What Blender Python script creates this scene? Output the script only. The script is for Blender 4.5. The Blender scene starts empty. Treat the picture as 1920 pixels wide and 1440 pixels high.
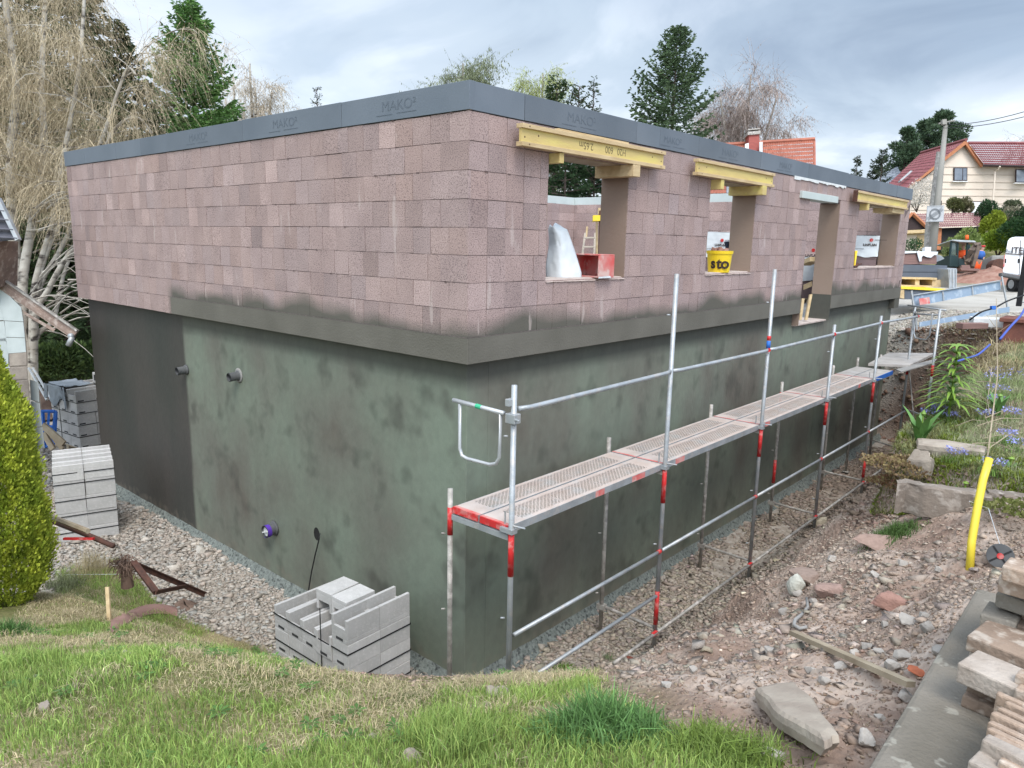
import bpy, math, random
import numpy as np
from mathutils import Vector, Matrix

# ------------------------------------------------------------------ camera, sky, sun, exposure
SC = bpy.context.scene
COL = SC.collection
CAMP = np.array([4.801, -4.826, 1.133]); YAW, PITCH, ROLL, FPX = 0.721, -0.190, 0.020, 1389.6
_f = np.array([-math.sin(YAW)*math.cos(PITCH), math.cos(YAW)*math.cos(PITCH), math.sin(PITCH)])
_r = np.array([math.cos(YAW), math.sin(YAW), 0.0]); _u = np.cross(_r, _f)
_c, _s = math.cos(ROLL), math.sin(ROLL)
CR, CU, CF = _c*_r+_s*_u, -_s*_r+_c*_u, _f
cam_d = bpy.data.cameras.new('camera'); cam = bpy.data.objects.new('camera', cam_d); COL.objects.link(cam)
cam.matrix_world = Matrix([[CR[0], CU[0], -CF[0], CAMP[0]], [CR[1], CU[1], -CF[1], CAMP[1]], [CR[2], CU[2], -CF[2], CAMP[2]], [0, 0, 0, 1]])
cam_d.sensor_width = 36; cam_d.lens = FPX/1920*36; cam_d.clip_start = 0.1; cam_d.clip_end = 3000
SC.camera = cam

SUN_EL, SUN_AZ = math.radians(56), math.radians(127)      # azimuth of the sun measured clockwise from +Y
w = bpy.data.worlds.new('World'); SC.world = w; w.use_nodes = True
nt = w.node_tree; N = nt.nodes; L = nt.links; N.clear()
def nd(t, **k):
    n = N.new(t)
    for a, b in k.items(): setattr(n, a, b)
    return n
wo = nd('ShaderNodeOutputWorld'); bg = nd('ShaderNodeBackground'); sky = nd('ShaderNodeTexSky', sky_type='NISHITA', sun_disc=False)
sky.sun_elevation = SUN_EL; sky.sun_rotation = SUN_AZ; sky.air_density = 1.0; sky.dust_density = 2.0
bg.inputs['Strength'].default_value = 0.115
tc = nd('ShaderNodeTexCoord'); sp = nd('ShaderNodeSeparateXYZ'); L.new(tc.outputs['Generated'], sp.inputs[0])
mx = nd('ShaderNodeMath', operation='MAXIMUM'); mx.inputs[1].default_value = 0.0; L.new(sp.outputs['Z'], mx.inputs[0])
ad = nd('ShaderNodeMath', operation='ADD'); ad.inputs[1].default_value = 0.22; L.new(mx.outputs[0], ad.inputs[0])
dx = nd('ShaderNodeMath', operation='DIVIDE'); L.new(sp.outputs['X'], dx.inputs[0]); L.new(ad.outputs[0], dx.inputs[1])
dy = nd('ShaderNodeMath', operation='DIVIDE'); L.new(sp.outputs['Y'], dy.inputs[0]); L.new(ad.outputs[0], dy.inputs[1])
cb = nd('ShaderNodeCombineXYZ'); L.new(dx.outputs[0], cb.inputs[0]); L.new(dy.outputs[0], cb.inputs[1])
def noise(scale, det, rough, off, dist=0.0):
    m = nd('ShaderNodeMapping'); m.inputs['Location'].default_value = off; L.new(cb.outputs[0], m.inputs[0])
    n = nd('ShaderNodeTexNoise'); n.inputs['Scale'].default_value = scale; n.inputs['Detail'].default_value = det
    n.inputs['Roughness'].default_value = rough; n.inputs['Distortion'].default_value = dist; L.new(m.outputs[0], n.inputs[0]); return n
def ramp(src, stops, interp='EASE'):
    r = nd('ShaderNodeValToRGB'); cr = r.color_ramp; cr.interpolation = interp
    while len(cr.elements) < len(stops): cr.elements.new(0.5)
    for e, (p, c) in zip(cr.elements, stops): e.position = p; e.color = (*c, 1) if len(c) == 3 else c
    L.new(src, r.inputs[0]); return r
# cloud cover (how much of the blue is hidden) and cloud tone (bright rims, grey undersides)
n1 = noise(0.62, 5, 0.5, (3.1, 1.7, 0.4), 0.25); n2 = noise(1.25, 6, 0.52, (7.3, 2.2, 1.9), 0.5)
cover = ramp(n1.outputs['Fac'], [(0.36, (0.6,)*3), (0.56, (0.97,)*3)])
tone = ramp(n2.outputs['Fac'], [(0.30, (3.1, 3.75, 4.6)), (0.44, (4.0, 4.7, 5.5)), (0.56, (5.2, 5.8, 6.5)), (0.70, (7.0, 7.4, 7.8))])
# the big grey-blue bank of cloud that lies over the right half of the view
dt = nd('ShaderNodeVectorMath', operation='DOT_PRODUCT'); L.new(tc.outputs['Generated'], dt.inputs[0]); dt.inputs[1].default_value = (CR[0], CR[1], CR[2])
dsum = nd('ShaderNodeMath', operation='MULTIPLY_ADD'); dsum.inputs[1].default_value = 0.25; L.new(n1.outputs['Fac'], dsum.inputs[0]); L.new(dt.outputs['Value'], dsum.inputs[2])
el_ = nd('ShaderNodeMapRange'); el_.inputs[1].default_value = 0.10; el_.inputs[2].default_value = 0.30; L.new(sp.outputs['Z'], el_.inputs[0])
dm = nd('ShaderNodeMath', operation='MULTIPLY'); L.new(dsum.outputs[0], dm.inputs[0]); L.new(el_.outputs[0], dm.inputs[1])
bank = ramp(dm.outputs[0], [(0.0, (1.10, 1.09, 1.08)), (0.16, (0.97, 0.99, 1.01)), (0.30, (0.76, 0.80, 0.86)), (0.62, (0.64, 0.69, 0.76))])
# clouds glow towards the hidden sun, which stands high behind the viewer
sdv = (math.sin(SUN_AZ)*math.cos(SUN_EL), math.cos(SUN_AZ)*math.cos(SUN_EL), math.sin(SUN_EL))
ds = nd('ShaderNodeVectorMath', operation='DOT_PRODUCT'); L.new(tc.outputs['Generated'], ds.inputs[0]); ds.inputs[1].default_value = sdv
gl = nd('ShaderNodeMapRange', interpolation_type='SMOOTHSTEP'); gl.inputs[1].default_value = -0.2; gl.inputs[2].default_value = 0.85; gl.inputs[3].default_value = 0.74; gl.inputs[4].default_value = 1.8; L.new(ds.outputs['Value'], gl.inputs[0])
mu = nd('ShaderNodeMix', data_type='RGBA', blend_type='MULTIPLY'); mu.inputs[0].default_value = 1.0
L.new(tone.outputs[0], mu.inputs[6]); L.new(bank.outputs[0], mu.inputs[7])
mi = nd('ShaderNodeMix', data_type='RGBA'); L.new(cover.outputs[0], mi.inputs[0]); L.new(sky.outputs[0], mi.inputs[6]); L.new(mu.outputs[2], mi.inputs[7])
mg = nd('ShaderNodeMix', data_type='RGBA', blend_type='MULTIPLY'); mg.inputs[0].default_value = 1.0; L.new(mi.outputs[2], mg.inputs[6]); L.new(gl.outputs[0], mg.inputs[7])
L.new(mg.outputs[2], bg.inputs['Color']); L.new(bg.outputs[0], wo.inputs[0])

sd_ = bpy.data.lights.new('sun', 'SUN'); sun = bpy.data.objects.new('sun', sd_); COL.objects.link(sun)
sd_.energy = 1.3; sd_.angle = math.radians(25); sd_.color = (1.0, 0.955, 0.89)
sdir = Vector((math.sin(SUN_AZ)*math.cos(SUN_EL), math.cos(SUN_AZ)*math.cos(SUN_EL), math.sin(SUN_EL)))
sun.rotation_euler = sdir.to_track_quat('Z', 'Y').to_euler()
SC.view_settings.view_transform = 'Standard'; SC.view_settings.look = 'None'; SC.view_settings.exposure = 0.96; SC.view_settings.gamma = 1

# ------------------------------------------------------------------ helpers
RNG = np.random.default_rng(7); random.seed(7)
R = math.radians
def _dir(px, py): return CR*((px-960)/FPX)+CU*((720-py)/FPX)+CF
def V(px, py, axis, val):                      # the point of the place seen at this pixel on the plane axis = val
    d = _dir(px, py); return CAMP+d*((val-CAMP[axis])/d[axis])
def AT(px, py, depth): return CAMP+_dir(px, py)*depth
def hexc(h):
    def g(c): c /= 255.0; return c/12.92 if c <= 0.04045 else ((c+0.055)/1.055)**2.4
    return tuple(g(int(h[i:i+2], 16)) for i in (0, 2, 4))

def material(name, c1, c2=None, scale=8, rough=0.85, bump=0.0, bscale=None, metal=0.0, attr=False, detail=5, stops=None, spec=0.3, stretch=None, c3=None, s3=60, w3=0.4, r3=(.52, .66), lo=0.35, hi=0.65, rnd=0.0):
    m = bpy.data.materials.new(name); m.use_nodes = True; t = m.node_tree; n = t.nodes; l = t.links
    b = n['Principled BSDF']; b.inputs['Roughness'].default_value = rough; b.inputs['Metallic'].default_value = metal
    b.inputs['Specular IOR Level'].default_value = spec
    co = n.new('ShaderNodeTexCoord'); mp = n.new('ShaderNodeMapping'); l.new(co.outputs['Object'], mp.inputs[0])
    if stretch: mp.inputs['Scale'].default_value = stretch
    out = None
    if c2 is None: c2 = tuple(x*0.8 for x in c1)
    no = n.new('ShaderNodeTexNoise'); no.inputs['Scale'].default_value = scale; no.inputs['Detail'].default_value = detail; l.new(mp.outputs[0], no.inputs[0])
    cr = n.new('ShaderNodeValToRGB'); e = cr.color_ramp.elements
    if stops:
        while len(e) < len(stops): e.new(0.5)
        for q, (p, c) in zip(e, stops): q.position = p; q.color = (*c, 1)
    else:
        e[0].position = lo; e[1].position = hi; e[0].color = (*c1, 1); e[1].color = (*c2, 1)
    l.new(no.outputs['Fac'], cr.inputs[0]); out = cr.outputs[0]
    if c3 is not None:
        n3 = n.new('ShaderNodeTexNoise'); n3.inputs['Scale'].default_value = s3; n3.inputs['Detail'].default_value = 3; l.new(mp.outputs[0], n3.inputs[0])
        q3 = r3; r3 = n.new('ShaderNodeValToRGB'); r3.color_ramp.elements[0].position = q3[0]; r3.color_ramp.elements[1].position = q3[1]
        r3.color_ramp.elements[0].color = (0, 0, 0, 1); r3.color_ramp.elements[1].color = (w3, w3, w3, 1); l.new(n3.outputs['Fac'], r3.inputs[0])
        mm = n.new('ShaderNodeMix'); mm.data_type = 'RGBA'; l.new(r3.outputs[0], mm.inputs[0]); l.new(out, mm.inputs[6]); mm.inputs[7].default_value = (*c3, 1); out = mm.outputs[2]
    if attr:
        at = n.new('ShaderNodeAttribute'); at.attribute_name = 'Col'
        mm = n.new('ShaderNodeMix'); mm.data_type = 'RGBA'; mm.blend_type = 'MULTIPLY'; mm.inputs[0].default_value = 1.0
        l.new(out, mm.inputs[6]); l.new(at.outputs['Color'], mm.inputs[7]); out = mm.outputs[2]
    if rnd:
        oi = n.new('ShaderNodeObjectInfo'); mr = n.new('ShaderNodeMapRange'); l.new(oi.outputs['Random'], mr.inputs[0]); mr.inputs[3].default_value = 1-rnd; mr.inputs[4].default_value = 1+rnd
        mm = n.new('ShaderNodeMix'); mm.data_type = 'RGBA'; mm.blend_type = 'MULTIPLY'; mm.inputs[0].default_value = 1.0
        l.new(out, mm.inputs[6]); l.new(mr.outputs[0], mm.inputs[7]); out = mm.outputs[2]
    l.new(out, b.inputs['Base Color'])
    if bump:
        nb = n.new('ShaderNodeTexNoise'); nb.inputs['Scale'].default_value = bscale or scale*4; nb.inputs['Detail'].default_value = 6; l.new(mp.outputs[0], nb.inputs[0])
        bp = n.new('ShaderNodeBump'); bp.inputs['Strength'].default_value = min(1, bump); bp.inputs['Distance'].default_value = 0.01*max(1, bump); l.new(nb.outputs['Fac'], bp.inputs['Height']); l.new(bp.outputs[0], b.inputs['Normal'])
    m['o'] = 1
    return m

def tag(o, label=None, cat=None, group=None, kind=None):
    for k, v in (('label', label), ('category', cat), ('group', group), ('kind', kind)):
        if v: o[k] = v
    return o
def thing(name, label, cat, loc=(0, 0, 0), rz=0.0, group=None):
    o = bpy.data.objects.new(name, None); COL.objects.link(o); o.location = tuple(map(float, loc)); o.rotation_euler = (0, 0, rz)
    o.empty_display_size = 0.1; return tag(o, label, cat, group)
def link(me, name, parent=None, loc=None):
    o = bpy.data.objects.new(name, me); COL.objects.link(o); o.parent = parent
    if loc is not None: o.location = tuple(map(float, loc))
    return o
def copy_tree(o, parent=None):
    c = o.copy(); COL.objects.link(c); c.parent = parent
    for ch in o.children: copy_tree(ch, c)
    return c

class MB:
    """collects shapes; build() links them as one mesh object"""
    def __init__(s): s.v = []; s.f = []; s.m = []; s.c = []; s.mi = 0; s.col = (1, 1, 1)
    def add(s, vs, fs):
        k = len(s.v); s.v += [tuple(map(float, p)) for p in vs]; s.c += [s.col]*len(vs)
        for f in fs: s.f.append(tuple(k+i for i in f)); s.m.append(s.mi)
        return s
    def box(s, a, b):
        x0, y0, z0 = a; x1, y1, z1 = b
        return s.add([(x0, y0, z0), (x1, y0, z0), (x1, y1, z0), (x0, y1, z0), (x0, y0, z1), (x1, y0, z1), (x1, y1, z1), (x0, y1, z1)],
                     [(0, 3, 2, 1), (4, 5, 6, 7), (0, 1, 5, 4), (1, 2, 6, 5), (2, 3, 7, 6), (3, 0, 4, 7)])
    def obox(s, c, ax, ay, az, hx, hy, hz, jit=0.0):
        c, ax, ay, az = map(np.asarray, (c, ax, ay, az)); vs = []
        for dz in (-1, 1):
            for dx_, dy_ in ((-1, -1), (1, -1), (1, 1), (-1, 1)):
                p = c+ax*hx*dx_+ay*hy*dy_+az*hz*dz
                if jit: p = p+RNG.normal(0, jit, 3)
                vs.append(p)
        return s.add(vs, [(0, 3, 2, 1), (4, 5, 6, 7), (0, 1, 5, 4), (1, 2, 6, 5), (2, 3, 7, 6), (3, 0, 4, 7)])
    def tube(s, path, r, n=8, caps=True):
        P = [np.asarray(p, float) for p in path]; rs = r if hasattr(r, '__len__') else [r]*len(P)
        rings = []; up = np.array([0, 0, 1.0])
        for i, p in enumerate(P):
            t = P[min(i+1, len(P)-1)]-P[max(i-1, 0)]; t = t/(np.linalg.norm(t)+1e-9)
            a = np.cross(t, up); 
            if np.linalg.norm(a) < 0.05: a = np.cross(t, np.array([0, 1.0, 0]))
            a /= np.linalg.norm(a); b = np.cross(t, a)
            rings.append([p+rs[i]*(math.cos(2*math.pi*k/n)*a+math.sin(2*math.pi*k/n)*b) for k in range(n)])
        vs = [q for rg in rings for q in rg]; fs = []
        for i in range(len(P)-1):
            for k in range(n): fs.append((i*n+k, i*n+(k+1) % n, (i+1)*n+(k+1) % n, (i+1)*n+k))
        if caps: fs.append(tuple(range(n))[::-1]); fs.append(tuple((len(P)-1)*n+k for k in range(n)))
        return s.add(vs, fs)
    def prism(s, poly, vec):
        n = len(poly); vec = np.asarray(vec, float); P = [np.asarray(p, float) for p in poly]
        return s.add(P+[p+vec for p in P], [tuple(range(n))[::-1], tuple(range(n, 2*n))]+[(i, (i+1) % n, n+(i+1) % n, n+i) for i in range(n)])
    def grid(s, fn, nu, nv):
        vs = [fn(i/nu, j/nv) for j in range(nv+1) for i in range(nu+1)]
        return s.add(vs, [(j*(nu+1)+i, j*(nu+1)+i+1, (j+1)*(nu+1)+i+1, (j+1)*(nu+1)+i) for j in range(nv) for i in range(nu)])
    def build(s, name, mats, parent=None, smooth=False, bevel=0.0, loc=None, solid=0.0):
        me = bpy.data.meshes.new(name); me.from_pydata(s.v, [], s.f); me.update()
        mats = mats if isinstance(mats, (list, tuple)) else [mats]
        for m in mats: me.materials.append(m)
        me.polygons.foreach_set('material_index', s.m)
        a = me.color_attributes.new('Col', 'FLOAT_COLOR', 'POINT'); a.data.foreach_set('color', np.array([(*c, 1.0) for c in s.c], dtype=np.float32).ravel())
        if smooth: me.polygons.foreach_set('use_smooth', [True]*len(s.f))
        o = link(me, name, parent, loc)
        if solid: q = o.modifiers.new('solid', 'SOLIDIFY'); q.thickness = solid; q.offset = 0
        if bevel: q = o.modifiers.new('bevel', 'BEVEL'); q.width = bevel; q.segments = 2; q.limit_method = 'ANGLE'
        return o

def bulk(name, Vt, F, mat, col=None, parent=None, smooth=False, loc=None):
    """one mesh from arrays: Vt (n,3), F (m,k) faces of k corners, col (n,3)"""
    me = bpy.data.meshes.new(name); n = len(Vt); m, k = F.shape
    me.vertices.add(n); me.vertices.foreach_set('co', np.ascontiguousarray(Vt, np.float32).ravel())
    me.loops.add(m*k); me.loops.foreach_set('vertex_index', np.ascontiguousarray(F, np.int32).ravel())
    me.polygons.add(m); me.polygons.foreach_set('loop_start', np.arange(0, m*k, k, dtype=np.int32))
    if smooth: me.polygons.foreach_set('use_smooth', np.ones(m, bool))
    me.update(calc_edges=True)
    for q in (mat if isinstance(mat, (list, tuple)) else [mat]): me.materials.append(q)
    if col is not None:
        a = me.color_attributes.new('Col', 'FLOAT_COLOR', 'POINT'); cc = np.ones((n, 4), np.float32); cc[:, :col.shape[1]] = col; a.data.foreach_set('color', cc.ravel())
    return link(me, name, parent, loc)

def text(body, size, origin, right, up, mat, name='lettering', parent=None, depth=0.001, align='LEFT', sx=1.0, bold=0.0):
    cu = bpy.data.curves.new(name, 'FONT'); cu.body = body; cu.size = size; cu.extrude = depth; cu.align_x = align; cu.offset = bold
    cu.materials.append(mat); o = bpy.data.objects.new(name, cu); COL.objects.link(o)
    r = Vector(right).normalized(); u = Vector(up).normalized(); n = r.cross(u)
    M = Matrix([[r.x*sx, u.x, n.x, origin[0]], [r.y*sx, u.y, n.y, origin[1]], [r.z*sx, u.z, n.z, origin[2]], [0, 0, 0, 1]])
    bpy.context.view_layer.update(); me = bpy.data.meshes.new_from_object(o); bpy.data.objects.remove(o); me.transform(M)
    o = link(me, name, parent)
    if parent: bpy.context.view_layer.update(); o.matrix_world = Matrix.Identity(4)
    return o

def _hash(ix, iy, seed):
    h = (ix*374761393+iy*668265263+seed*144269504) & 0x7fffffff; h = ((h ^ (h >> 13))*1274126177) & 0x7fffffff
    return ((h ^ (h >> 16)) & 0xffff)/65535.0
def vnoise(x, y, seed=0):
    x = np.asarray(x, float); y = np.asarray(y, float); ix = np.floor(x).astype(np.int64); iy = np.floor(y).astype(np.int64)
    fx = x-ix; fy = y-iy; fx = fx*fx*(3-2*fx); fy = fy*fy*(3-2*fy)
    a = _hash(ix, iy, seed); b = _hash(ix+1, iy, seed); c = _hash(ix, iy+1, seed); d = _hash(ix+1, iy+1, seed)
    return (a*(1-fx)+b*fx)*(1-fy)+(c*(1-fx)+d*fx)*fy
def fbm(x, y, seed=0, o=4):
    s = 0; a = 0.5; t = 0
    for i in range(o): s = s+a*vnoise(np.asarray(x)*2**i, np.asarray(y)*2**i, seed+i*17); t += a; a *= 0.5
    return s/t-0.5
def polysd(x, y, P):
    x = np.asarray(x, float); y = np.asarray(y, float); d = np.full(x.shape, 1e9); ins = np.zeros(x.shape, bool); n = len(P)
    for i in range(n):
        ax, ay = P[i]; bx, by = P[(i+1) % n]; ex, ey = bx-ax, by-ay
        t = np.clip(((x-ax)*ex+(y-ay)*ey)/(ex*ex+ey*ey), 0, 1); d = np.minimum(d, np.hypot(x-ax-t*ex, y-ay-t*ey))
        if ay != by:
            c = ((ay > y) != (by > y)) & (x < (bx-ax)*(y-ay)/(by-ay)+ax); ins ^= c
    return np.where(ins, -d, d)
def sstep(a, b, x): t = np.clip((x-a)/(b-a), 0, 1); return t*t*(3-2*t)

# ------------------------------------------------------------------ the lie of the land
PIT = [(-18, -3.4), (-9, -3.1), (-5.6, -2.55), (-3.9, -1.75), (-1.9, -1.45), (-0.7, -1.2), (0.3, -0.95), (0.8, -0.62), (1.2, 0.2), (1.15, 2), (1.2, 4.6), (1.25, 6.1), (1.5, 7.5), (1.9, 9), (2.15, 10.5), (2.05, 12.5), (1.5, 14.1), (-.3, 14.75), (-12, 15.6), (-20, 10)]
BED = [(2.8, 3.75), (3.4, 3.25), (4.25, 2.75), (7.0, 1.5), (9, 12), (3.5, 12), (3.0, 9.5), (2.92, 7.5), (2.8, 5.6), (2.72, 4.4)]
UP = np.array([(4.0, -3.2, -.55), (2.9, -3.8, -.68), (2.3, -4.3, -.72), (1.5, -4.2, -.98), (3.4, -2.95, -.70), (5.5, -6, -.5), (0, -6, -1.3), (-4, -6, -2.2), (-9, -7, -2.9),
 (2.31, -3.46, -.98), (3.95, -2.4, -.66), (1.99, -.60, -2.05), (1.55, -1.1, -2.0), (.8, -1.45, -2.2), (-.2, -1.65, -2.38), (-.84, -1.8, -2.5), (-1.84, -2.15, -2.5), (-3.6, -2.4, -2.7), (-5.6, -3.3, -2.95), (-10, -4.5, -3.1),
 (0.9, -3.19, -1.18), (-1.2, -3.4, -1.85), (-3.2, -3.6, -2.35),
 (3.95, -1.4, -.85), (3.8, 0, -1.15), (3.0, -.6, -1.45), (2.5, -.3, -1.72), (3.2, 1.5, -1.45), (4.05, .8, -1.0), (4.1, 2.3, -1.05), (3.3, 2.7, -1.35), (2.3, 1.8, -2.02), (2.3, 3.8, -1.95), (1.7, 1.2, -2.75), (1.7, 3.5, -2.8), (1.75, 5.5, -2.75), (1.7, .2, -2.6),
 (2.0, 7.5, -2.4), (2.5, 5.6, -1.75), (2.5, 7.5, -1.7), (2.5, 9, -1.5), (5, .3, -.5), (4.5, -.5, -.50), (4.4, .2, -.68), (4.4, 1.0, -.92), (5, -3, -.55), (6, 3, -.7), (5, 2.3, -.9)])
BP = np.array([(2.7, 4.2, -.95), (3.6, 3.4, -.85), (4.3, 3.0, -.78), (3, 5.5, -.66), (2.5, 7, -.62), (3.5, 8, -.5), (2.3, 9.7, -.5), (2.3, 12.2, -.42), (5, 5, -.5), (6, 9, -.4), (2.0, 15, -.5), (0, 15.6, -.85), (-2, 16.5, -.85), (0, 18, -.5), (0, 24, -.45), (-8, 18, -.8), (8, 15, -.4), (9, 3, -.5)])
def rbf(P):
    n = len(P); D = np.hypot(P[:, None, 0]-P[None, :, 0], P[:, None, 1]-P[None, :, 1]); D = np.sqrt(D*D+.02)
    A = np.zeros((n+3, n+3)); A[:n, :n] = -D+np.eye(n)*-0.02; A[:n, n] = 1; A[:n, n+1:] = P[:, :2]; A[n, :n] = 1; A[n+1:, :n] = P[:, :2].T
    s = np.linalg.solve(A, np.r_[P[:, 2], 0, 0, 0])
    def f(x, y):
        z = s[n]+s[n+1]*x+s[n+2]*y
        for i in range(n): z = z-s[i]*np.sqrt((x-P[i, 0])**2+(y-P[i, 1])**2+.02)
        return z
    return f
rU, rB = rbf(UP), rbf(BP)
SL = [(4.28, -9), (4.28, -.85), (9, -.85), (9, -9)]
def H(x, y, detail=True):
    x = np.asarray(x, float); y = np.asarray(y, float)
    wob = fbm(x*.9, y*.9, 5, 3)
    db = polysd(x, y, BED)
    north = sstep(8.6, 9.4, y+0.3*wob)
    bmask = np.maximum(1-sstep(-.02, .14, db), north)
    xc = np.clip(x, -14, 8); yc = np.clip(y, -8, 9.6); xb = np.clip(x, -10, 9); yb = np.clip(y, 2.5, 26)
    up = rU(xc, yc)*(1-bmask)+rB(xb, yb)*bmask
    # beyond the plot: road level, the rising meadow on the right, the low valley on the left
    dep = (x-CAMP[0])*_f[0]+(y-CAMP[1])*_f[1]; side = (x-CAMP[0])*_r[0]+(y-CAMP[1])*_r[1]
    dn = math.cos(PITCH); dep = dep/dn
    hill = -.45+sstep(44, 62, dep)*2.6*sstep(4, 16, side)
    up = np.where(y > 20, up*(1-sstep(20, 26, y))+hill*sstep(20, 26, y), up)
    left = sstep(-10, -17, x); up = up*(1-left)+(-3.1)*left*(1-sstep(25, 60, dep))+left*sstep(25, 60, dep)*(-1.0)
    d = polysd(x, y, PIT)+0.12*wob*2
    wd = np.where(y > 8.5, .55, .8); wd = np.where((x < 1.3) & (y < 0), .75, wd)
    fl = -3.46+0.16*sstep(.7, 1.2, x)*(1-sstep(10, 13, y))+.06*fbm(x*.7, y*.7, 9, 3)
    t = sstep(0, 1, np.clip(d/wd, 0, 1))
    z = fl*(1-t)+up*t
    if detail:
        rub = rubble_mask(x, y)
        fine = np.clip(rub+.6*(x > .1)*(y > -.4)*(y < 9), 0, 1); z = z+fine*(.040*fbm(x*9, y*9, 51, 3)+.030*np.abs(fbm(x*19+z*4, y*19, 53, 3))+.014*fbm(x*42, y*42, 57, 2))
        z = z+t*.05*fbm(x*2.2, y*2.2, 3, 4)+rub*t*(.36*fbm(x*1.25, y*1.25, 21, 4)+.10*np.abs(fbm(x*5, y*5, 31, 3)))+(1-t)*.03*fbm(x*5, y*5, 33, 3)
        bank = (y > 8.8)*(t*(1-t))*4
        z = z+bank*.22*fbm(x*3+z, y*3, 41, 4)
        ds = polysd(x, y, SL); z = np.minimum(z, np.where(ds < .02, -.62, 99))
    return z
GRASSP = None
def rubble_mask(x, y):
    return sstep(1.0, 1.6, x)*sstep(0.0, .5, x*.77+y*.64-1.05+.25*fbm(x*1.5, y*1.5, 77, 2))*(1-.85*sstep(4.6, 6, y))*(1-sstep(8, 9, y))
def hz(x, y): return float(H(np.array([x]), np.array([y]))[0])
def TR(px, py, lift=0.0, smooth=False):                       # where a sight line meets the ground
    d = _dir(px, py); t = np.linspace(2, 70, 1700); P = CAMP[None]+t[:, None]*d[None]
    z = H(P[:, 0], P[:, 1], not smooth); k = np.argmax(P[:, 2] < z)
    if k == 0: return P[-1]
    t0, t1 = t[k-1], t[k]
    for _ in range(12):
        tm = (t0+t1)/2; p = CAMP+tm*d
        if p[2] < float(H(p[:1], p[1:2], not smooth)[0]): t1 = tm
        else: t0 = tm
    p = CAMP+t1*d; p[2] = float(H(p[:1], p[1:2], not smooth)[0])+lift; return p
def ground_at(x, y, dz=0.0): return np.array([x, y, hz(x, y)+dz])
# ------------------------------------------------------------------ ground sheet
def axis(lo, hi, step, far_lo, far_hi):
    c = list(np.arange(lo, hi+1e-6, step)); a = []; s = step; p = lo
    while p > far_lo: s = min(s*1.22, 60); p -= s; a.append(p)
    b = []; s = step; p = hi
    while p < far_hi: s = min(s*1.22, 60); p += s; b.append(p)
    return np.array(a[::-1]+c+b)
LAWN = [tuple(TR(a, b)[:2]) for a, b in ((0, 1180), (110, 1075), (150, 1066), (215, 1062), (270, 1085), (300, 1135), (360, 1165), (430, 1192), (505, 1215), (570, 1250), (650, 1262), (720, 1275), (780, 1285), (840, 1278), (920, 1270), (1000, 1262), (1070, 1252), (1110, 1258), (1135, 1290), (1200, 1325), (1205, 1370), (1260, 1390), (1320, 1372), (1400, 1385), (1455, 1425), (1470, 1470))]
LAWN += [(4.0, -3.4), (4.2, -5.2), (0.5, -6.2), (-2.5, -6.0)]
def dense(a, c0, c1, st): return np.concatenate([a[a < c0-1e-6], np.arange(c0, c1, st), a[a > c1]])
gx = dense(axis(-13.5, 6.2, .06, -900, 900), .0, 4.36, .022); gy = dense(axis(-6.5, 17.5, .06, -300, 1200), -3.1, 6.2, .024)
GX, GY = np.meshgrid(gx, gy); fx, fy = GX.ravel(), GY.ravel(); fz = H(fx, fy)
nx, ny = len(gx), len(gy); idx = np.arange(nx*ny).reshape(ny, nx)
FQ = np.stack([idx[:-1, :-1], idx[:-1, 1:], idx[1:, 1:], idx[1:, :-1]], -1).reshape(-1, 4)
dpit = polysd(fx, fy, PIT); rub = rubble_mask(fx, fy); nz = fbm(fx*1.3, fy*1.3, 55, 4)
dep = ((fx-CAMP[0])*_f[0]+(fy-CAMP[1])*_f[1])/math.cos(PITCH)
g_gravel = (1-sstep(-.15, .25, dpit+nz*.5))*(1-.75*sstep(.9, 1.2, fx)*(fy > .5))*(1-.8*sstep(8.5, 10.5, fy)*(fx > .2))
g_road = np.maximum(sstep(14.7, 15.2, fy+nz*.5)*(1-sstep(30, 40, fy)), 0)*sstep(-14, -10, fx)*(1-sstep(1.9, 2.4, fx+nz)*(1-sstep(16, 18, fy)))
dside = (fx-CAMP[0])*_r[0]+(fy-CAMP[1])*_r[1]
g_grass = np.clip(1-g_gravel-g_road-rub, 0, 1)*(1-(dpit < .75)*(fy > 8.5))*(1-(polysd(fx, fy, BED) < .3)*(fy < 12.5)*.6)
g_grass = np.where((fx < -13) & (dep < 60), .8, g_grass)
g_grass = g_grass*(1-((fx > .6) & (fx < 3.4) & (fy > 1) & (fy < 14.3) & (polysd(fx, fy, BED) > .02) & (dpit < np.where(fy > 9, .8, 9)))); lw_ = 1-sstep(-.08, .08, polysd(fx, fy, LAWN)+.25*nz); g_grass = np.maximum(g_grass, lw_); g_gravel = g_gravel*(1-lw_)
zone = np.stack([np.clip(g_grass, 0, 1), np.clip(g_gravel, 0, 1), np.clip(rub, 0, 1)], -1)
zone4 = np.concatenate([zone, np.clip(g_road, 0, 1)[:, None]], 1)
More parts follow.
